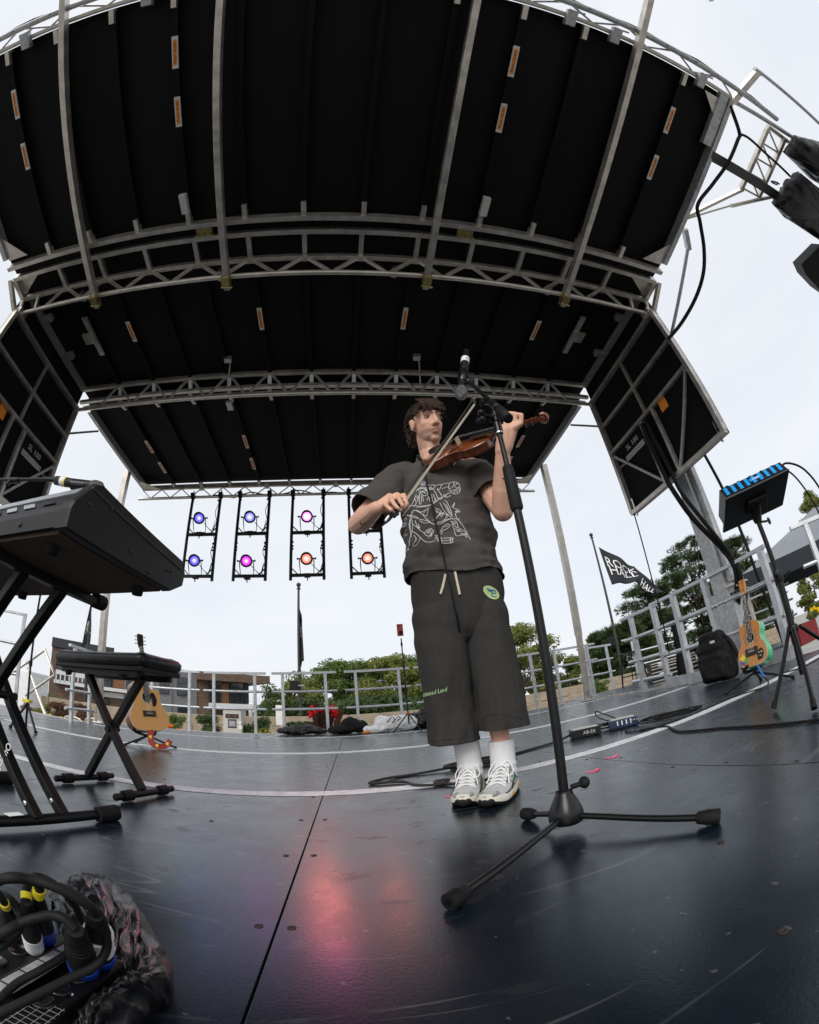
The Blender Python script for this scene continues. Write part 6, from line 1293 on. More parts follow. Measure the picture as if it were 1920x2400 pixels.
# torn bag around the box: crumpled sheet
rim_o = [z4(*p) for p in ((470, 520), (640, 440), (760, 360), (900, 322), (1080, 360), (1230, 470), (1380, 670), (1500, 880), (1580, 1030), (1575, 1250), (1540, 1400), (1420, 1480), (1350, 1640), (1200, 1800))]
rim_i = [z4(*p) for p in ((560, 640), (660, 600), (760, 600), (860, 620), (980, 720), (1020, 800), (1040, 950), (1000, 1080), (930, 1180), (860, 1270), (760, 1350), (680, 1450), (620, 1560), (560, 1700))]
no = len(rim_o); nr = 26; rows_ = []
def rim_pt(R_, u): 
    k = min(int(u * (no - 1)), no - 2); f = u * (no - 1) - k; a, b_ = R_[k], R_[k + 1]; return (a[0] + (b_[0] - a[0]) * f, a[1] + (b_[1] - a[1]) * f)
nu = 90
for j in range(nu):
    u = j / (nu - 1); o = atz(*rim_pt(rim_o, u), .004); i_ = atz(*rim_pt(rim_i, u), .075); row = []
    for k in range(nr):
        t_ = k / (nr - 1); p = o.lerp(i_, t_); h_ = .004 + (.085 * math.sin(math.pi * min(1, t_ * .80)) ** .55 if t_ > 0 else 0) * (.75 + .3 * math.sin(u * 9)); h_ = h_ * (1 - .25 * t_) 
        f1 = noise.ridged_multi_fractal(Vector((u * 11, t_ * 2.2, 1)), 1, 2, 4, 1, 2) * .011 + fbm(Vector((u * 18, t_ * 3, 3)), 1) * .007
        p.z = max(.003, h_ + f1 * (t_ > .03) * 1.0 - .012); p += Vector((fbm((u * 14, t_ * 6, 9), 1) * .010, fbm((u * 14, t_ * 6, 4), 1) * .010, 0)) * (1 if k else 0); row.append(p)
    rows_.append(row)
mb = MB().add([p for r in rows_ for p in r], [(j * nr + k, j * nr + k + 1, (j + 1) * nr + k + 1, (j + 1) * nr + k) for j in range(nu - 1) for k in range(nr - 1)], None, True)
M['bagfilm'] = mat('thin black bag film', (.008, .008, .009), .26, 0, .4, 20, .18, 45); tb = single('torn_bag', mb, M['bagfilm'], 'torn crumpled black garbage bag wrapped round the stage box', 'bag', (-.35, .55, 0)); s_m = tb.modifiers.new('t', 'SOLIDIFY'); s_m.thickness = .0012

# tripod with yellow collar far left
tp = thing('light_tripod', 'thin black tripod with a yellow collar at the far left', 'tripod', (-3.05, 3.35, 0))
MB().rod((-3.07, 3.38, .16), (-3.07, 3.38, 1.42), .011, 8).rod((-3.12, 3.38, 1.42), (-3.0, 3.38, 1.42), .008, 8).build('pole', M['black'], tp); MB().box((-3.07, 3.37, .27), (.10, .06, .03), None, .006).build('collar', M['yellow'], tp)
for fx, fy in ((-2.81, 3.22), (-3.10, 3.18), (-3.3, 3.62)): l_ = MB().rod((-3.07, 3.38, .25), (fx, fy, .015), .012, 8).build('leg', M['black'], tp); MB().ell((fx, fy, .015), (.02, .02, .015), None, 10, 6).build('rubber_foot', M['rubber'], l_)
for z in (.6, 1.0): MB().lathe([(.018, z), (.018, z + .05)], Matrix.Translation((-3.07, 3.38, 0)), 10).build('clutch', M['rubber'], tp)
# ================================================================ outside: wall, plants, building, flags, trees
rng = random.Random(11)
def leafmat(name, c, var=.45):
    m = mat(name, c, .6, 0, var, 2.2, spec=.3); b = m.node_tree.nodes['Principled BSDF']; b.inputs['Subsurface Weight'].default_value = 0
    n = m.node_tree.nodes; l = m.node_tree.links
    tr = n.new('ShaderNodeBsdfTranslucent'); tr.inputs[0].default_value = (c[0] * 1.6, c[1] * 1.6, c[2] * .9, 1); ms = n.new('ShaderNodeMixShader'); ms.inputs[0].default_value = .3
    l.new(b.outputs[0], ms.inputs[1]); l.new(tr.outputs[0], ms.inputs[2]); l.new(ms.outputs[0], n['Material Output'].inputs[0]); return m
M['leaf1'] = leafmat('mid green leaves', (.105, .155, .038)); M['leaf2'] = leafmat('olive yellow leaves', (.165, .185, .045)); M['leaf3'] = leafmat('dark green leaves', (.055, .088, .028)); M['pine'] = leafmat('pine needles', (.070, .108, .040))
M['bark'] = mat('bark', (.07, .05, .035), .9, 0, .3, 10, .5, 30); M['stone'] = mat('tan wall stone', (.30, .24, .17), .85, 0, .25, 3, .3, 20); M['coping'] = mat('pale stone coping', (.42, .38, .31), .85, 0, .15, 4, .2, 20)
def leaves(mb, clumps, per, size, rg, asp=.55, droop=0):
    for (c, r) in clumps:
        for _ in range(per):
            d = Vector((rg.gauss(0, 1), rg.gauss(0, 1), rg.gauss(0, 1))).normalized(); p = Vector(c) + Vector((d.x * r[0], d.y * r[1], d.z * r[2])) * (rg.random() ** .4)
            n = (d + Vector((rg.uniform(-.8, .8), rg.uniform(-.8, .8), rg.uniform(-.3, .9)))).normalized(); u = n.orthogonal().normalized(); u = Quaternion(n, rg.uniform(0, 6.28)) @ u; v = n.cross(u); s = size * rg.uniform(.6, 1.35)
            mb.add([p - u * s, p - v * s * asp + n * s * .15, p + u * s, p + v * s * asp + n * s * .15], [(0, 1, 2, 3)])
def trunk(name, base, top, r, limbs, parent, rg):
    mb = MB(); base, top = Vector(base), Vector(top); pts = [base.lerp(top, i / 6) + Vector((rg.uniform(-.1, .1), rg.uniform(-.1, .1), 0)) * (i > 0) for i in range(7)]; mb.tube(pts, [r * (1 - .12 * i) for i in range(7)], 8)
    for c in limbs:
        i = rg.randint(2, 5); a = pts[i]; m_ = a.lerp(Vector(c), .5) + Vector((0, 0, -.15)); mb.tube([a, m_, Vector(c)], [r * .45, r * .28, r * .08], 6)
    return mb.build(name, M['bark'], parent)
def tree(label, x, Y, top, base_w, kind, seed, nc=34, per=330, size=.085, bottom=-1.1, group='trees behind the stage'):
    """x, top: photo pixel of crown middle and top; Y: distance"""
    rg = random.Random(seed); ct = aty(x, top, Y); H_ = ct.z - bottom; base = Vector((ct.x, Y, bottom)); t = thing('tree', label, 'tree', tuple(base), group=group); cl = []
    for k in range(nc):
        f = rg.random() ** .8; z = bottom + H_ * (.22 + .74 * f); wd = base_w * math.sin(math.pi * (.18 + .78 * f)) ** .7; a = rg.uniform(0, 6.28); rr = wd * rg.random() ** .5; z += rg.uniform(-.25, .25)
        s = rg.uniform(.10, .2) * base_w + .16; cl.append(((ct.x + rr * math.cos(a), Y + rr * math.sin(a) * .8, z), (s * 1.15, s * 1.1, s * .8)))
    cl.append(((ct.x, Y, ct.z - .3), (.35, .35, .3)))
    mb = MB(); leaves(mb, cl, per, size, rg); mb.build('crown', M[kind], t)
    trunk('trunk', base, (ct.x, Y, bottom + H_ * .7), .05 * base_w + .05, [c for c, _ in cl[::4]], t, rg); return t
tree('left round olive green tree behind the middle flagpole', 700, 24, 1600, 2.0, 'leaf2', 1, 30)
tree('bushy green tree behind the third rear railing panel', 780, 25, 1552, 2.6, 'leaf1', 2, 40)
tree('green tree with the highest crown left of the violinist', 860, 26, 1550, 2.4, 'leaf1', 3, 38)
tree('yellow green tree beside the phone tripod', 905, 24, 1545, 2.4, 'leaf2', 4, 38)
tree('olive tree just left of the violinist legs', 960, 25, 1550, 2.2, 'leaf1', 5, 34)
tree('dark tree low behind the white sack', 845, 20, 1640, 2.0, 'leaf3', 6, 30)
tree('dark low tree behind the black sack', 720, 20, 1650, 2.0, 'leaf3', 7, 30)
tree('dark low tree between the violinist and phone tripod', 940, 20, 1640, 1.8, 'leaf3', 17, 26)
tree('tall yellow green tree right of the violinist legs', 1205, 24, 1470, 2.8, 'leaf2', 8, 44)
tree('green tree right behind the mic stand tube', 1265, 26, 1520, 2.0, 'leaf1', 9, 30)
tree('light green tree left of the right flagpole', 1400, 24, 1500, 2.0, 'leaf1', 10, 26)
tree('slender light green tree beside the right canopy leg', 1345, 25, 1545, 1.6, 'leaf2', 12, 24)
tree('yellow green tree low behind the right rear railings', 1450, 20, 1560, 2.2, 'leaf2', 13, 30)
tree('thin bare looking dark tree left of the loudspeaker', 640, 22, 1615, 1.3, 'leaf3', 14, 14, 120, .07)
tree('small dark tree right of the building', 655, 20, 1650, 1.3, 'leaf3', 27, 16, 160, .07)
tree('green tree above the grey tent at the right edge', 1890, 14, 1150, 2.0, 'leaf2', 15, 30)
tree('yellow green tree under the tent edge at the right border', 1890, 16, 1330, 1.8, 'leaf2', 16, 26)
tree('green tree behind the tall right railing', 1800, 18, 1380, 1.8, 'leaf1', 18, 22)
def pine(label, x, top, Y, w_, seed):
    rg = random.Random(seed); ct = aty(x, top, Y); base = Vector((ct.x, Y, -1.1)); t = thing('pine_tree', label, 'pine tree', tuple(base), group='pine trees at the right'); mb = MB(); cl = []; H_ = ct.z + 1.1
    for k in range(92):
        f = rg.random(); z = -1.1 + H_ * (.12 + .86 * f); wd = w_ * (.45 + .75 * math.sin(math.pi * (f * .75 + .12))); a = rg.uniform(0, 6.28); rr = wd * rg.random() ** .45; s = rg.uniform(.28, .6); cl.append(((ct.x + rr * math.cos(a), Y + rr * .8 * math.sin(a), z), (s * 1.25, s * 1.2, s * .62)))
    cl.append(((ct.x, Y, ct.z - .3), (.4, .4, .3)))
    for (c, r) in cl:
        for _ in range(150):                                                # tufts of needles
            d = Vector((rg.gauss(0, 1), rg.gauss(0, 1), rg.gauss(.25, 1))).normalized(); p = Vector(c) + Vector((d.x * r[0], d.y * r[1], d.z * r[2])) * rg.uniform(.35, 1)
            for _k in range(5):
                q = (d + Vector((rg.uniform(-.7, .7), rg.uniform(-.7, .7), rg.uniform(-.2, .9)))).normalized(); s = rg.uniform(.16, .28); sd = q.orthogonal().normalized() * .03; mb.add([p - sd, p + sd, p + q * s], [(0, 1, 2)])
    mb.build('crown', M['pine'], t); trunk('trunk', base, (ct.x, Y, -1.1 + H_ * .8), .18, [c for c, _ in cl[::3]], t, rg); return t
pine('tall dark pine tree left of the galvanised mast', 1595, 1268, 19, 2.2, 31)
pine('dark pine tree right of the galvanised mast', 1710, 1262, 18, 1.4, 32)
pine('smaller pine tree behind the black flag', 1505, 1370, 19.5, 1.6, 33)
pine('low pine tree behind the flagpole foot', 1440, 1470, 19, 1.5, 34)
# far hedge band low on the horizon so the trees stand on something green
hg = MB(); cl = [((x, 30 + rng.uniform(-2, 2), rng.uniform(-.9, .5)), (1.4, 1.0, .8)) for x in [-4 + .9 * i for i in range(48)]]; leaves(hg, cl, 110, .2, rng); me = hg.mesh('far_shrubbery'); me.materials.append(M['leaf3']); tag(obj_of('far_shrubbery', me), 'distant dark green shrubbery along the horizon behind the trees', 'shrubbery', kind='stuff')

# stone wall of large blocks behind the stage
wl = thing('stone_wall', 'low tan stone block wall running behind the stage', 'wall', (2, 14, -1.1)); Yw = 14.0
rw = random.Random(3); z0w = -1.1
for r_ in range(4):
    x = -14.0 + (.5 if r_ % 2 else 0); zt = -1.1 + r_ * .33
    while x < 22:
        L_ = rw.uniform(.95, 1.25); yo = rw.uniform(-.02, .02); MB().box((x + L_ / 2, Yw + yo, zt + .165), (L_ - .025, .4, .305), None, .015).build('stone_block', M['stone'], wl); x += L_
MB().box((4, Yw, -.46), (36, .34, 1.25)).build('mortar_core', M['coping'], wl)
# shrubs, flowers
def shrub(label, x, y, Y, w_, h_, kind, seed, per=900, size=.045, cat='shrub', name='shrub', group=None, base=None):
    rg = random.Random(seed); c = aty(x, y, Y); t = thing(name, label, cat, (c.x, Y, c.z - h_), group=group); mb = MB(); cl = [((c.x + rg.uniform(-.4, .4) * w_, Y + rg.uniform(-.3, .3) * w_, c.z - h_ * rg.uniform(.15, .9)), (w_ * .3, w_ * .3, h_ * .22)) for _ in range(9)]; leaves(mb, cl, per // 9, size, rg); mb.build('foliage', M[kind], t)
    st = MB()
    for c_, _ in cl: st.tube([(c.x, Y, c.z - h_), tuple(c_)], [.02, .006], 5)
    st.build('stems', M['bark'], t); return t
M['purple'] = leafmat('purple bloom', (.12, .05, .16)); M['yel'] = leafmat('yellow bloom', (.75, .55, .01), .2); M['ora'] = leafmat('orange bloom', (.80, .22, .01), .2); M['redf'] = leafmat('red canna bloom', (.70, .01, .015), .2); M['bronze'] = leafmat('bronze canna leaf', (.06, .022, .015)); M['rust_leaf'] = leafmat('reddish shrub', (.10, .05, .03))
gS = 'shrubs behind the rear railings'
shrub('round dark green bush left of the pale kiosk', 485, 1672, 11, .62, .62, 'leaf3', 41, 2600, .03, group=gS); shrub('round dark green bush right of the pale kiosk', 603, 1678, 11, .60, .62, 'leaf3', 42, 2600, .03, group=gS); shrub('yellow green shrub at the foot of the kiosk', 618, 1708, 10.4, .5, .22, 'leaf2', 43, 900, .03, group=gS)
shrub('low green shrub behind the folded tarp', 700, 1692, 10, .5, .3, 'leaf3', 44, 1200, .03, group=gS); shrub('green shrub behind the acoustic guitar', 415, 1675, 11, .45, .45, 'leaf1', 45, 1200, .03, group=gS); shrub('green shrub with white blooms behind the black sack', 815, 1690, 10, .45, .35, 'leaf1', 46, 1200, .03, group=gS)
shrub('dark shrub at the foot of the wall right of the canopy leg', 1408, 1590, 11, .55, .45, 'leaf1', 47, 1400, .03, group=gS); shrub('reddish shrub behind the piano bench', 200, 1650, 12, .7, .5, 'rust_leaf', 48, 1600, .035, group=gS); shrub('reddish green shrub left of the piano bench', 140, 1645, 12, .7, .55, 'rust_leaf', 49, 1600, .035, group=gS); shrub('green shrub at the far left behind the landing', 100, 1645, 12, .6, .5, 'leaf2', 50, 1600, .035, group=gS); shrub('purple flowering shrub at the far left', 68, 1645, 12, .5, .45, 'purple', 51, 1200, .03, group=gS); shrub('low green shrub on the lawn left of the building', 100, 1615, 20, 1.2, .6, 'leaf1', 52, 1200, .06, group=gS)
def bed(label, x, y, Y, n, mt, seed, sp_=.5, group='flower clumps beside the stage', r=.035):
    rg = random.Random(seed); c = aty(x, y, Y); t = thing('flower_clump', label, 'flowers', (c.x, Y, c.z - .25), group=group)
    lf = MB(); leaves(lf, [((c.x + rg.uniform(-sp_, sp_), Y, c.z - .12), (.12, .1, .08)) for _ in range(n // 2)], 60, .03, rg); lf.build('leaves', M['leaf1'], t)
    for k in range(n):
        p = Vector((c.x + rg.uniform(-sp_, sp_), Y + rg.uniform(-.2, .1), c.z + rg.uniform(-.10, .03))); b_ = MB()
        for a in range(7): b_.ell(p + Vector((r * .7 * math.cos(a * .9), rg.uniform(-.4, .4) * r, r * .7 * math.sin(a * .9))), (r * .55, r * .5, r * .5), None, 6, 4)
        b_.build('bloom', M[mt], t)
    return t
bed('yellow flowers behind the left landing', 124, 1678, 9, 12, 'yel', 1, .35); bed('orange marigolds behind the bench legs', 165, 1690, 8.5, 16, 'ora', 2, .55); bed('orange marigolds right of the acoustic guitar', 405, 1702, 9.5, 6, 'ora', 3, .25); bed('yellow blooms at the foot of the right bush', 620, 1714, 10, 5, 'yel', 4, .25, r=.02); bed('yellow flowers at the right edge behind the railing', 1905, 1430, 6, 6, 'yel', 5, .22, r=.05); bed('orange flowers behind the piano bench seat', 215, 1698, 8.5, 8, 'ora', 6, .25)
# red cannas
cc = aty(762, 1706, 9.6); cn = thing('canna_plant', 'red canna flowers with bronze leaves behind the railing', 'plant', (cc.x, 9.6, -.4)); rg = random.Random(5); mb = MB()
for k in range(16):
    a = rg.uniform(0, 6.28); b0 = Vector((cc.x + rg.uniform(-.15, .15), 9.6 + rg.uniform(-.1, .1), -.3)); tip = Vector((cc.x + math.cos(a) * rg.uniform(.15, .5), 9.6 + math.sin(a) * .2, rg.uniform(.15, .65))); m_ = b0.lerp(tip, .55) + Vector((0, 0, .12)); sd = (tip - b0).cross(Vector((0, 1, 0))).normalized() * .075
    mb.add([b0, m_ - sd, m_ + sd, tip, m_ + Vector((0, -.02, -.02))], [(0, 1, 4), (0, 4, 2), (1, 3, 4), (4, 3, 2)])
mb.build('leaves', M['bronze'], cn)
for (sx_, sy_) in ((733, 1672), (757, 1670), (775, 1662), (782, 1672), (762, 1680), (738, 1665)):
    p = aty(sx_, sy_, 9.55); b_ = MB(); b_.rod((p.x, p.y, -.2), tuple(p), .012, 6)
    b_.build('stalk', M['bronze'], cn); f_ = MB()
    for k in range(14): q = p + Vector((rg.uniform(-.08, .08), rg.uniform(-.05, .05), rg.uniform(-.07, .08))); f_.ell(q, (.045, .03, .04), None, 6, 4, rot=Matrix.Rotation(rg.uniform(0, 3), 3, 'Y'))
    f_.build('bloom', M['redf'], cn)
# pale kiosk with notices
k0 = aty(545, 1715, 10.6); ki = thing('kiosk', 'pale grey utility cabinet with black notices behind the railing', 'cabinet', (k0.x, 10.6, -1.1)); M['kiosk'] = mat('pale grey enamel', (.52, .49, .45), .6, 0, .06, 3)
a_, b_ = aty(522, 1662, 10.6), aty(566, 1720, 10.6); w_ = b_.x - a_.x
MB().box((k0.x, 10.85, (a_.z - 1.1) / 2), (w_, .5, a_.z + 1.1), None, .01).build('body', M['kiosk'], ki); MB().box((k0.x, 10.84, a_.z + .012), (w_ + .05, .55, .025), None, .005).build('roof', M['kiosk'], ki)
nb = MB().box((k0.x - .0, 10.595, a_.z - .17), (w_ * .72, .006, .11)).build('notice', M['ink'], ki); MB().box((k0.x - .0, 10.595, a_.z - .36), (w_ * .46, .006, .22)).build('notice', M['ink'], ki)
for k in range(2): MB().box((k0.x - .09 + .18 * k, 10.590, a_.z - .165), (.05, .004, .02)).build('notice_mark', M['redtape'], ki)
for k in range(5): MB().box((k0.x - .0, 10.590, a_.z - .30 - .03 * k), (w_ * .36, .004, .012)).build('notice_line', M['white'], ki)
MB().box((k0.x + .2, 10.593, a_.z - .33), (.07, .004, .08), Matrix.Identity(4)).box((k0.x + .21, 10.593, a_.z - .45), (.09, .004, .10)).build('paper_scrap', M['white'], ki)
# small sign banner by the trees and white lamp post top
sgn = aty(658, 1690, 13); single('banner_sign', MB().box((sgn.x, 13, sgn.z + .18), (.28, .02, .62)), mat('white banner', (.72, .70, .66), .6, 0, .15, 6), 'small white banner sign in front of the trees', 'sign', (sgn.x, 13, sgn.z - .15))
lp = aty(1238, 1640, 16); t = thing('lamp_post', 'small white ornate lamp post between the violinist legs and mic stand', 'lamp post', (lp.x, 16, -1.1)); M['offw'] = mat('white enamel', (.7, .7, .7), .4)
MB().rod((lp.x, 16, -1.1), (lp.x, 16, lp.z - .1), .05, 10).build('post', M['offw'], t); MB().lathe([(.05, -.12), (.10, -.05), (.16, .12), (.18, .16), (.08, .24), (.02, .3), (.03, .33), (0, .36)], Matrix.Translation((lp.x, 16, lp.z)), 12).build('lantern', M['offw'], t)

# ---------------------------------------------------------------- apartment building, left
A, Bp = aty(118, 1560, 26), aty(622, 1590, 36); A.z = Bp.z = 0; fx = (Bp - A).normalized(); fn = Vector((fx.y, -fx.x, 0))
if fn.y > 0: fn = -fn
bd_ = thing('apartment_building', 'modern apartment block with brown timber cladding and grey brick', 'building', (A.x, A.y, -1.1)); bmx = frame(fx, (0, 0, 1), (A.x, A.y, 0)); bmi = bmx.inverted()
M['timber'] = mat('brown timber cladding', (.125, .078, .055), .8, 0, .5, 3, .2, 10, stretch=(.3, 1, 6)); M['brick'] = mat('grey brick', (.17, .165, .17), .85, 0, .30, 6, .3, 14, stretch=(.6, 1, 3)); M['stucco'] = mat('white render', (.62, .62, .62), .7, 0, .05, 2); M['glassd'] = mat('dark window glass', (.02, .025, .03), .08, 0, .2, 2, spec=.8); M['dframe'] = mat('charcoal frame', (.03, .03, .033), .5)
M['timberor'] = mat('orange cedar', (.19, .085, .042), .8, 0, .3, 3, stretch=(.3, 1, 6))
def F(a, b_): return bmi @ atp(60 + a * .33623, 1380 + b_ * .33623, (A.x, A.y, 0), tuple(fn))           # region pixel -> facade (x, ., z)
def slab(name, x0, y0, x1, y1, mt, d0=.0, d1=.4, parent=None, toground=False):
    p, q = F(x0, y0), F(x1, y1); z0 = -1.1 if toground else q.z
    return MB().box(((p.x + q.x) / 2, (d0 + d1) / 2 - 0, (p.z + z0) / 2), (abs(q.x - p.x), abs(d1 - d0), abs(p.z - z0)), bmx).build(name, M[mt], parent or bd_)
# local y points away from the camera side or towards it depending on frame; find sign
sgy = -1 if (bmx.to_3x3() @ Vector((0, 1, 0))).dot(fn) > 0 else 1                                        # depth direction (into the block)
def sl2(name, x0, y0, x1, y1, mt, near, far, parent=None, g=False): return slab(name, x0, y0, x1, y1, mt, sgy * near, sgy * far, parent, g)
wl1 = sl2('timber_wing', 185, 400, 610, 800, 'timber', .3, 6, g=True); sl2('timber_wall', 600, 470, 712, 860, 'timber', .2, 6, g=True); wb = sl2('brick_tower', 700, 493, 1018, 800, 'brick', .0, 6, g=True); sl2('brick_wall', 1000, 572, 1196, 860, 'brick', .1, 6, g=True)
wt = sl2('timber_block', 1195, 580, 1560, 800, 'timber', .2, 6, g=True); sl2('roof_overhang', 1195, 578, 1674, 665, 'timber', -.9, 5.5); sl2('parapet', 180, 396, 620, 412, 'dframe', .1, 6.2); sl2('parapet', 1000, 562, 1200, 574, 'dframe', .05, 6)
sl2('balcony_band', 200, 655, 700, 705, 'stucco', -.8, 1); sl2('balcony_band', 1280, 795, 1655, 850, 'stucco', -.9, 1); sl2('white_wall', 540, 715, 700, 770, 'stucco', .1, 1)
for k in range(14):                                                                # timber boards on the wing
    pass
for (x0, y0, x1, y1, par) in ((215, 520, 300, 652, wl1), (545, 600, 596, 720, wl1), (935, 640, 1000, 735, wb), (1060, 615, 1130, 745, wb), (1060, 820, 1130, 890, wb), (1280, 645, 1362, 795, wt), (1425, 655, 1520, 800, wt), (1525, 665, 1556, 800, wt), (545, 770, 575, 850, wl1), (410, 640, 440, 690, wl1), (705, 615, 735, 730, wb)):
    f_ = sl2('window', x0, y0, x1, y1, 'dframe', -.06, .25, par); xm = (x0 + x1) / 2
    for (a0, a1) in ((x0 + 5, xm - 2), (xm + 2, x1 - 5)):
        ym = y0 + (y1 - y0) * .33; sl2('pane', a0, y0 + 5, a1, ym - 2, 'glassd', -.09, .0, f_) if False else None
        p1, p2 = F(a0, y0 + 5), F(a1, y1 - 5)
        for (za, zb) in ((p1.z, p1.z + (p2.z - p1.z) * .33 + .03), (p1.z + (p2.z - p1.z) * .33 - .03, p2.z)):
            MB().box(((p1.x + p2.x) / 2, sgy * -.07, (za + zb) / 2), (abs(p2.x - p1.x), .04, abs(za - zb)), bmx).build('pane', M['glassd'], f_)
sl2('cedar_panel', 1365, 655, 1422, 800, 'timberor', .1, .6); sl2('cedar_panel', 610, 600, 705, 700, 'timberor', .05, .5)
for k in range(8): sl2('balcony_post', 215 + k * 30, 598, 219 + k * 30, 656, 'stucco', -.8, -.74)
sl2('balcony_rail', 213, 596, 430, 602, 'stucco', -.82, -.74)
for k in range(6): sl2('balcony_post', 1530 + k * 23, 757, 1533 + k * 23, 797, 'stucco', -.9, -.85)
sl2('balcony_rail', 1528, 755, 1650, 759, 'stucco', -.9, -.85)
# retaining terraces and lamp frame left of it
tw = aty(95, 1640, 16); tr = thing('terrace_wall', 'low stepped terrace of pale boards left of the building', 'wall', (tw.x, 16, -1.1))
for k in range(5): a_, b_ = aty(62, 1636 + k * 7, 16), aty(215, 1650 + k * 7, 16); MB().bar(a_, b_, .3, .09).build('terrace_board', M['coping'], tr)
# ---------------------------------------------------------------- flagpoles with flags
M['flag'] = mat('black flag cloth', (.014, .017, .023), .8, 0, .2, 6, .2, 60); M['pole'] = mat('dark bronze pole', (.045, .042, .040), .5, .4, .2, 10)
def flagpole(label, bx, by, tx, ty, Y, r):
    b_, tp_ = aty(bx, by, Y), aty(tx, ty, Y); t = thing('flagpole', label, 'flagpole', (b_.x, Y, -1.1), group='flagpoles behind the stage'); MB().tube([(b_.x, Y, -1.1), tuple(b_), (tp_.x, Y, tp_.z)], [r * 1.3, r * 1.2, r * .7], 10).build('pole', M['pole'], t)
    MB().lathe([(r * .7, -.1), (r * 1.4, -.06), (r * .7, 0)], Matrix.Translation((tp_.x, Y, tp_.z)), 10).ell((tp_.x, Y, tp_.z + r * 1.5), (r * 1.5,) * 3, None, 12, 8).build('finial', M['pole'], t); return tp_
def flag(label, quad, Y, wave, texts, seed):
    """quad: photo pixels hoist top, fly top, fly bottom, hoist bottom"""
    C = [aty(*p, Y) for p in quad]; t = thing('flag', label, 'flag', tuple(C[3]), group='black flags with white lettering'); n_, k_ = 26, 16; g_ = []
    def S_(u, v): p = C[0].lerp(C[1], u).lerp(C[3].lerp(C[2], u), v); return p + Vector((0, wave * math.sin(u * 9 + v * 3 + seed) * (.2 + u), wave * .25 * math.sin(u * 7 + seed)))
    mb = MB().add([S_(i / (n_ - 1), j / (k_ - 1)) for i in range(n_) for j in range(k_)], [(i * k_ + j, i * k_ + j + 1, (i + 1) * k_ + j + 1, (i + 1) * k_ + j) for i in range(n_ - 1) for j in range(k_ - 1)], None, True); o = mb.build('cloth', M['flag'], t); s_ = o.modifiers.new('t', 'SOLIDIFY'); s_.thickness = .01
    for (txt, u0, u1, v0, v1) in texts:
        c = bpy.data.curves.new('t', 'FONT'); c.body = txt; c.size = 1; c.resolution_u = 2; ob = bpy.data.objects.new('t', c); me = bpy.data.meshes.new_from_object(ob); xs = [v.co.x for v in me.vertices]; ys2 = [v.co.y for v in me.vertices]; vs2 = []
        for v in me.vertices: u = u0 + (u1 - u0) * (v.co.x - min(xs)) / (max(xs) - min(xs)); q = v1 + (v0 - v1) * (v.co.y - min(ys2)) / (max(ys2) - min(ys2)); vs2.append(S_(u, q) + Vector((0, -.02, 0)))
        MB().add(vs2, [tuple(p.vertices) for p in me.polygons]).build('lettering', M['white'], t); bpy.data.objects.remove(ob); bpy.data.meshes.remove(me); bpy.data.curves.remove(c)
    return t
z6 = lambda a, b_: (1340 + a * .24348, 1230 + b_ * .24348)
flagpole('flagpole with the open black flag at the right', *z6(510, 1540), *z6(192, 115), 15, .06); flagpole('flagpole in the middle with a limp flag and loudspeaker', 706, 1690, 700, 1376, 14, .055); flagpole('flagpole left of the light ladders behind the bench', 202, 1600, 215, 1405, 18, .07)
flag('black flag flying open with large white letters at the right', [z6(262, 215), z6(610, 400), z6(640, 545), z6(390, 578)], 15, .12, [('ROCK', .08, .98, .22, .50), ('HALL', .10, .98, .46, .74)], 0)
flag('folded tail of the right black flag with sideways letters', [z6(600, 400), z6(880, 650), z6(790, 690), z6(600, 545)], 15.15, .10, [('HALL', .30, .85, .35, .95)], 1)
flag('limp black flag hanging down the middle flagpole', [(698, 1402), (709, 1455), (712, 1548), (700, 1572)], 14.0, .10, [('ME', .30, .75, .28, .48)], 2)
flag('limp black flag on the left flagpole with white letters', [(212, 1418), (216, 1415), (208, 1510), (192, 1515)], 18, .12, [('FAME', .2, .95, .45, .72)], 3)
spk = aty(689, 1607, 13.8); t = thing('loudspeaker', 'black loudspeaker mounted on the middle flagpole', 'speaker', (spk.x, 13.8, spk.z - .2)); MB().box((spk.x, 13.8, spk.z), (.26, .24, .34), None, .02).build('cabinet', M['black'], t); MB().box((spk.x, 13.675, spk.z), (.22, .01, .30), None, .004).build('grille', M['rubber'], t); MB().rod((spk.x + .1, 13.85, spk.z), (spk.x + .32, 13.95, spk.z), .025, 8).build('bracket', M['galv'], t)
spk = aty(1433, 1505, 14.8); t = thing('loudspeaker', 'black loudspeaker on the right flagpole behind the railing', 'speaker', (spk.x, 14.8, spk.z - .2)); MB().box((spk.x, 14.8, spk.z), (.28, .24, .36), None, .02).build('cabinet', M['black'], t); MB().box((spk.x, 14.675, spk.z), (.24, .01, .32), None, .004).build('grille', M['rubber'], t)
up = aty(912, 1575, 30); t = thing('utility_pole', 'wooden utility pole with crossarm among the trees', 'utility pole', (up.x, 30, -1.1)); MB().rod((up.x, 30, -1.1), (up.x, 30, up.z + .3), .12, 8).build('pole', mat('weathered pole', (.25, .22, .18), .9), t); MB().box((up.x - .4, 29.9, up.z), (2.0, .1, .12)).build('crossarm', M['coping'], t)
for k in range(5): MB().lathe([(.05, 0), (.06, .1), (.03, .16)], Matrix.Translation((up.x - 1.3 + k * .42, 29.9, up.z + .06)), 8).build('insulator', M['offw'], t)

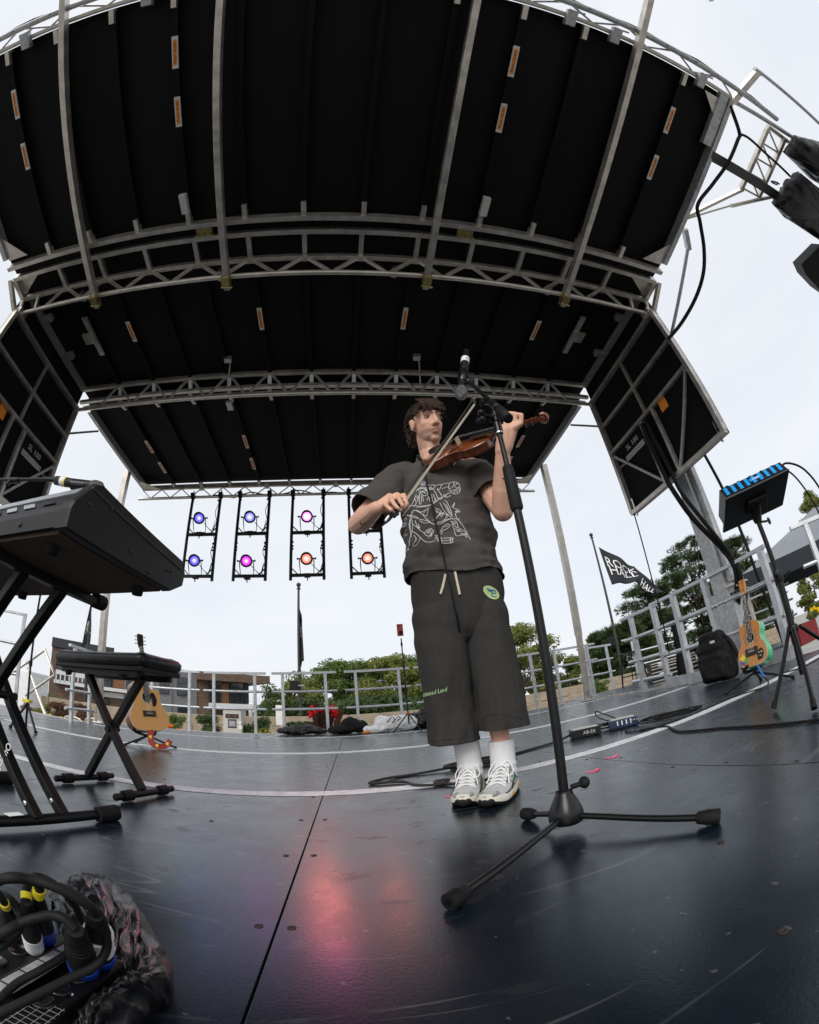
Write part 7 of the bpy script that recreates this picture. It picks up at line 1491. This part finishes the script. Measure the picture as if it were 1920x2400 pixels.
# ---------------------------------------------------------------- left side: leaning frames, hoop fence, white trailer
t = thing('leaning_frame', 'silver tube frame leaning beside the left landing', 'frame', (-5.0, 5.6, 0)); q = [(59, 1560), (105, 1522), (127, 1580), (90, 1603), (62, 1625)]
Pq = [aty(*p, 6.4) for p in ((62, 1555), (106, 1523), (128, 1582), (60, 1630))]; MB().tube(Pq, .028, 8).build('loop', M['alu'], t); MB().tube([aty(66, 1562, 6.5), aty(108, 1680, 6.3)], .03, 8).build('strut', M['alu'], t); MB().tube([aty(2, 1595, 6.2), aty(60, 1555, 6.4)], .026, 8).build('side_bar', M['alu'], t)
for k, x in enumerate((5, 52, 95, 150, 200)):
    a_, b_ = aty(x, 1690, 8.0), aty(x + 40, 1690, 8.0); zt = aty(x + 10, 1668 + k * 4, 8.0).z
    single('garden_hoop', MB().tube(spline([(a_.x, 8, -.6), (a_.x, 8, zt - .1), (a_.x + .08, 8, zt), (b_.x - .08, 8, zt), (b_.x, 8, zt - .1), (b_.x, 8, -.6)], 5), .018, 8), M['alu'], ['bent steel garden hoop at the left border', 'second garden hoop from the left border', 'garden hoop below the leaning frame', 'garden hoop in front of the orange flowers', 'garden hoop behind the bench legs'][k], 'garden hoop', (a_.x, 8, -.6), 'steel hoops edging the flower bed')
a_, b_ = aty(0, 1560, 13), aty(66, 1640, 13); t = thing('white_trailer', 'white box trailer at the left border behind the landing', 'trailer', (a_.x, 13, -1.1)); MB().box(((a_.x + b_.x) / 2 - 1, 13.6, (a_.z - .8) / 2), (abs(b_.x - a_.x) + 2, 1.2, a_.z + .8), None, .05).build('body', M['offw'], t); MB().rod((b_.x - .8, 13.0, -.85), (b_.x - .8, 13.3, -.85), .28, 18).build('wheel', M['rubber'], t)
t = railing((-4.75, 5.1), (-4.45, 5.5), 0, (.5,), 'short railing stub beside the leaning frame', g_l) if False else None

# ---------------------------------------------------------------- right side: tent, red bin, gear; outrigger truss with wrapped speakers
M['canvas'] = mat('grey tent canvas', (.26, .28, .30), .7, 0, .08, 3, .1, 8); M['canvasd'] = mat('dark tent valance', (.035, .042, .052), .8, 0, .15, 4)
Z5 = lambda a, b_: (1640 + a * .28747, 1080 + b_ * .28747)
c1, c2, c4, c3, apx = Vector((5.9, 4.24, 1.3)), Vector((7.14, 1.51, 1.3)), Vector((9.87, 2.75, 1.3)), Vector((8.63, 5.48, 1.3)), Vector((7.9, 3.5, 2.05))
tn = thing('event_tent', 'grey pop up tent with dark valance beyond the right railing', 'tent', (7.9, 3.5, -1.1)); cs = [c1, c2, c4, c3]
for k in range(4): a_, b_ = cs[k], cs[(k + 1) % 4]; MB().add([a_, b_, apx], [(0, 1, 2)]).build('roof_panel', M['canvas'], tn); MB().add([a_, b_, b_ - Vector((0, 0, .24)), a_ - Vector((0, 0, .24))], [(0, 1, 2, 3)]).build('valance', M['canvasd'], tn)
for c in cs: MB().bar((c.x, c.y, -1.1), (c.x, c.y, c.z), .05, .05, (0, 1, 0)).build('leg', M['alu'], tn)
for k in range(4): MB().bar(cs[k] - Vector((0, 0, .26)), apx - Vector((0, 0, .35)), .025, .025).build('strut', M['dframe'], tn)
rb = aty(*Z5(850, 1530), 3.2); single('red_case', MB().box((rb.x, 3.2, .13), (.55, .3, .26), Matrix.Identity(4), .01), mat('dark red cloth', (.20, .010, .012), .7), 'dark red box behind the legs of the tripod stand', 'box', (rb.x, 3.2, 0))
# outrigger: ladder truss above the right corner, wrapped line array, stage lights arm
zT = 4.6
ot = thing('outrigger_truss', 'silver ladder truss sticking out from the front right roof corner', 'truss', tuple(atz(1700, 380, zT)))
def TP(a, b_, Z): return atz(1300 + a * .35942, 80 + b_ * .35942, Z)
pa_ = [(TP(1390, 610, 4.7), TP(1220, 1000, 4.5)), (TP(1500, 680, 4.7), TP(1330, 1060, 4.5))]
for a_, b_ in pa_: MB().bar(a_, b_, .05, .05).build('upright', M['alu'], ot)
for k in range(4): f0, f1 = k / 4, (k + 1) / 4; MB().rod(pa_[0][0].lerp(pa_[0][1], f0), pa_[1][0].lerp(pa_[1][1], f1), .014, 6).build('diagonal', M['alu'], ot); MB().rod(pa_[0][0].lerp(pa_[0][1], f1), pa_[1][0].lerp(pa_[1][1], f1), .014, 6).build('rung', M['alu'], ot)
MB().bar(TP(1230, 1010, 4.5), Vector((3.53, .88, 4.36)), .04, .04).build('arm', M['alu'], ot); MB().rod(Vector((3.53, .90, 4.34)), TP(1150, 1118, 4.4), .012, 6).build('arm', M['alu'], ot); MB().rod(TP(1150, 1120, 4.42), TP(1420, 1060, 4.5), .026, 8).build('arm', M['alu'], ot); MB().rod(TP(1390, 600, 4.72), TP(1520, 700, 4.72), .03, 8).build('arm', M['alu'], ot)
MB().bar(Vector((3.52, -.60, 4.52)), TP(1330, 240, 4.62), .075, .05).build('corner_upright', M['alu'], ot); MB().rod(TP(1305, 225, 4.62), TP(1345, 260, 4.62), .03, 8).build('tube_joint', M['galv'], ot); MB().rod(TP(1330, 240, 4.62), TP(1900, 760, 4.8), .022, 8).build('guard_tube', M['galv'], ot)
MB().bar(Vector((3.50, .08, 4.43)), TP(1900, 1400, 4.2), .12, .05).build('black_strut', mat('dark grey strut', (.06, .062, .065), .5), ot)
MB().rod(Vector((3.52, -.62, 4.56)), TP(1620, 720, 4.75), .028, 8).build('tube', M['galv'], ot)
for (a, b_, s_) in ((1530, 770, .05), (1440, 970, .05)):
    c = TP(a, b_, 4.6); MB().tube([c + Vector((s_ * math.cos(t_), .0 + s_ * .4 * math.sin(t_), s_ * math.sin(t_))) for t_ in [i * .5 for i in range(11)]], .012, 6).build('hook', M['black'], ot)
cable('roof_cable', [Vector((3.50, -.55, 4.50)), TP(1205, 640, 4.48), TP(1195, 690, 4.45), TP(1130, 840, 4.35), TP(1030, 980, 4.3), TP(935, 1110, 4.2), TP(950, 1230, 4.1), TP(975, 1400, 3.95), TP(970, 1560, 3.8), TP(920, 1720, 3.7), TP(830, 1880, 3.6), TP(740, 1990, 3.5)], .022, M['rubber'], 'thick black cable looping down from the front right roof corner', 'cable')
cable('roof_cable', [TP(1210, 650, 4.5), TP(1270, 680, 4.5), TP(1380, 780, 4.55), TP(1480, 870, 4.6), TP(1560, 950, 4.6)], .016, M['rubber'], 'black cable from the roof corner across the ladder truss', 'cable')
def wrapped(label, poly, Z, th, seed, sc=6):
    """bundle wrapped in black sheeting: crumpled lens-shaped body with real thickness"""
    P = [TP(a, b_, Z) for a, b_ in poly]; c = sum(P, Vector()) / len(P); n_ = len(P); N_ = 72; rim = []
    for i in range(N_): u = i / N_ * n_; k = int(u); rim.append(P[k].lerp(P[(k + 1) % n_], u - k))
    nn = (P[1] - P[0]).cross(P[2] - P[0]).normalized(); vs2 = []; R_ = 9; rings = []
    for s_ in range(-R_, R_ + 1):
        f = math.cos(s_ / R_ * math.pi / 2) ** .6; off = nn * th * .7 * math.sin(s_ / R_ * math.pi / 2); rings.append([c + (p - c) * max(f, .02) + off + nn * .06 * noise.ridged_multi_fractal(Vector((i * .22, s_ * .35, seed)), 1, 2, 3, 1, 2) * f for i, p in enumerate(rim)])
    t = thing('wrapped_speaker', label, 'speaker', tuple(c), group='speakers wrapped in black sheeting'); MB().loft(rings, None, True).build('sheeting', M['plastic_b'], t); return t
wrapped('upper black wrapped bundle hanging at the right border', [(1610, 680), (1760, 720), (2000, 820), (2000, 1150), (1690, 960), (1535, 800)], 4.45, .28, 1); wrapped('lower black wrapped bundle below the dark strut', [(1570, 880), (1680, 970), (2000, 1200), (2000, 1500), (1730, 1340), (1480, 1180), (1410, 1100), (1480, 990)], 4.25, .28, 4)
la = thing('line_array', 'dark speaker cabinet edge at the right border below the wrapped bundles', 'speaker', tuple(TP(1800, 1560, 3.9))); q = [TP(1610, 1500, 3.9), TP(1740, 1370, 3.9), TP(2050, 1600, 3.9), TP(1900, 1800, 3.9), TP(1725, 1665, 3.9), TP(1640, 1570, 3.9)]
MB().add([tuple(p) for p in q] + [tuple(p + Vector((.25, .1, .3))) for p in q], [(0, 1, 2, 3, 4, 5), (11, 10, 9, 8, 7, 6)] + [(i, i + 6, (i + 1) % 6 + 6, (i + 1) % 6) for i in range(6)]).build('cabinet', M['ribblack'], la)
# loose ends: scaffold pipe end at the top
p0 = atz(1668, 2, 5.5); single('pipe_end', MB().rod(tuple(p0), tuple(p0 + Vector((-.2, -.35, .15))), .03, 8), M['galv'], 'end of a grey pipe at the top edge right of the roof', 'pipe', tuple(p0))
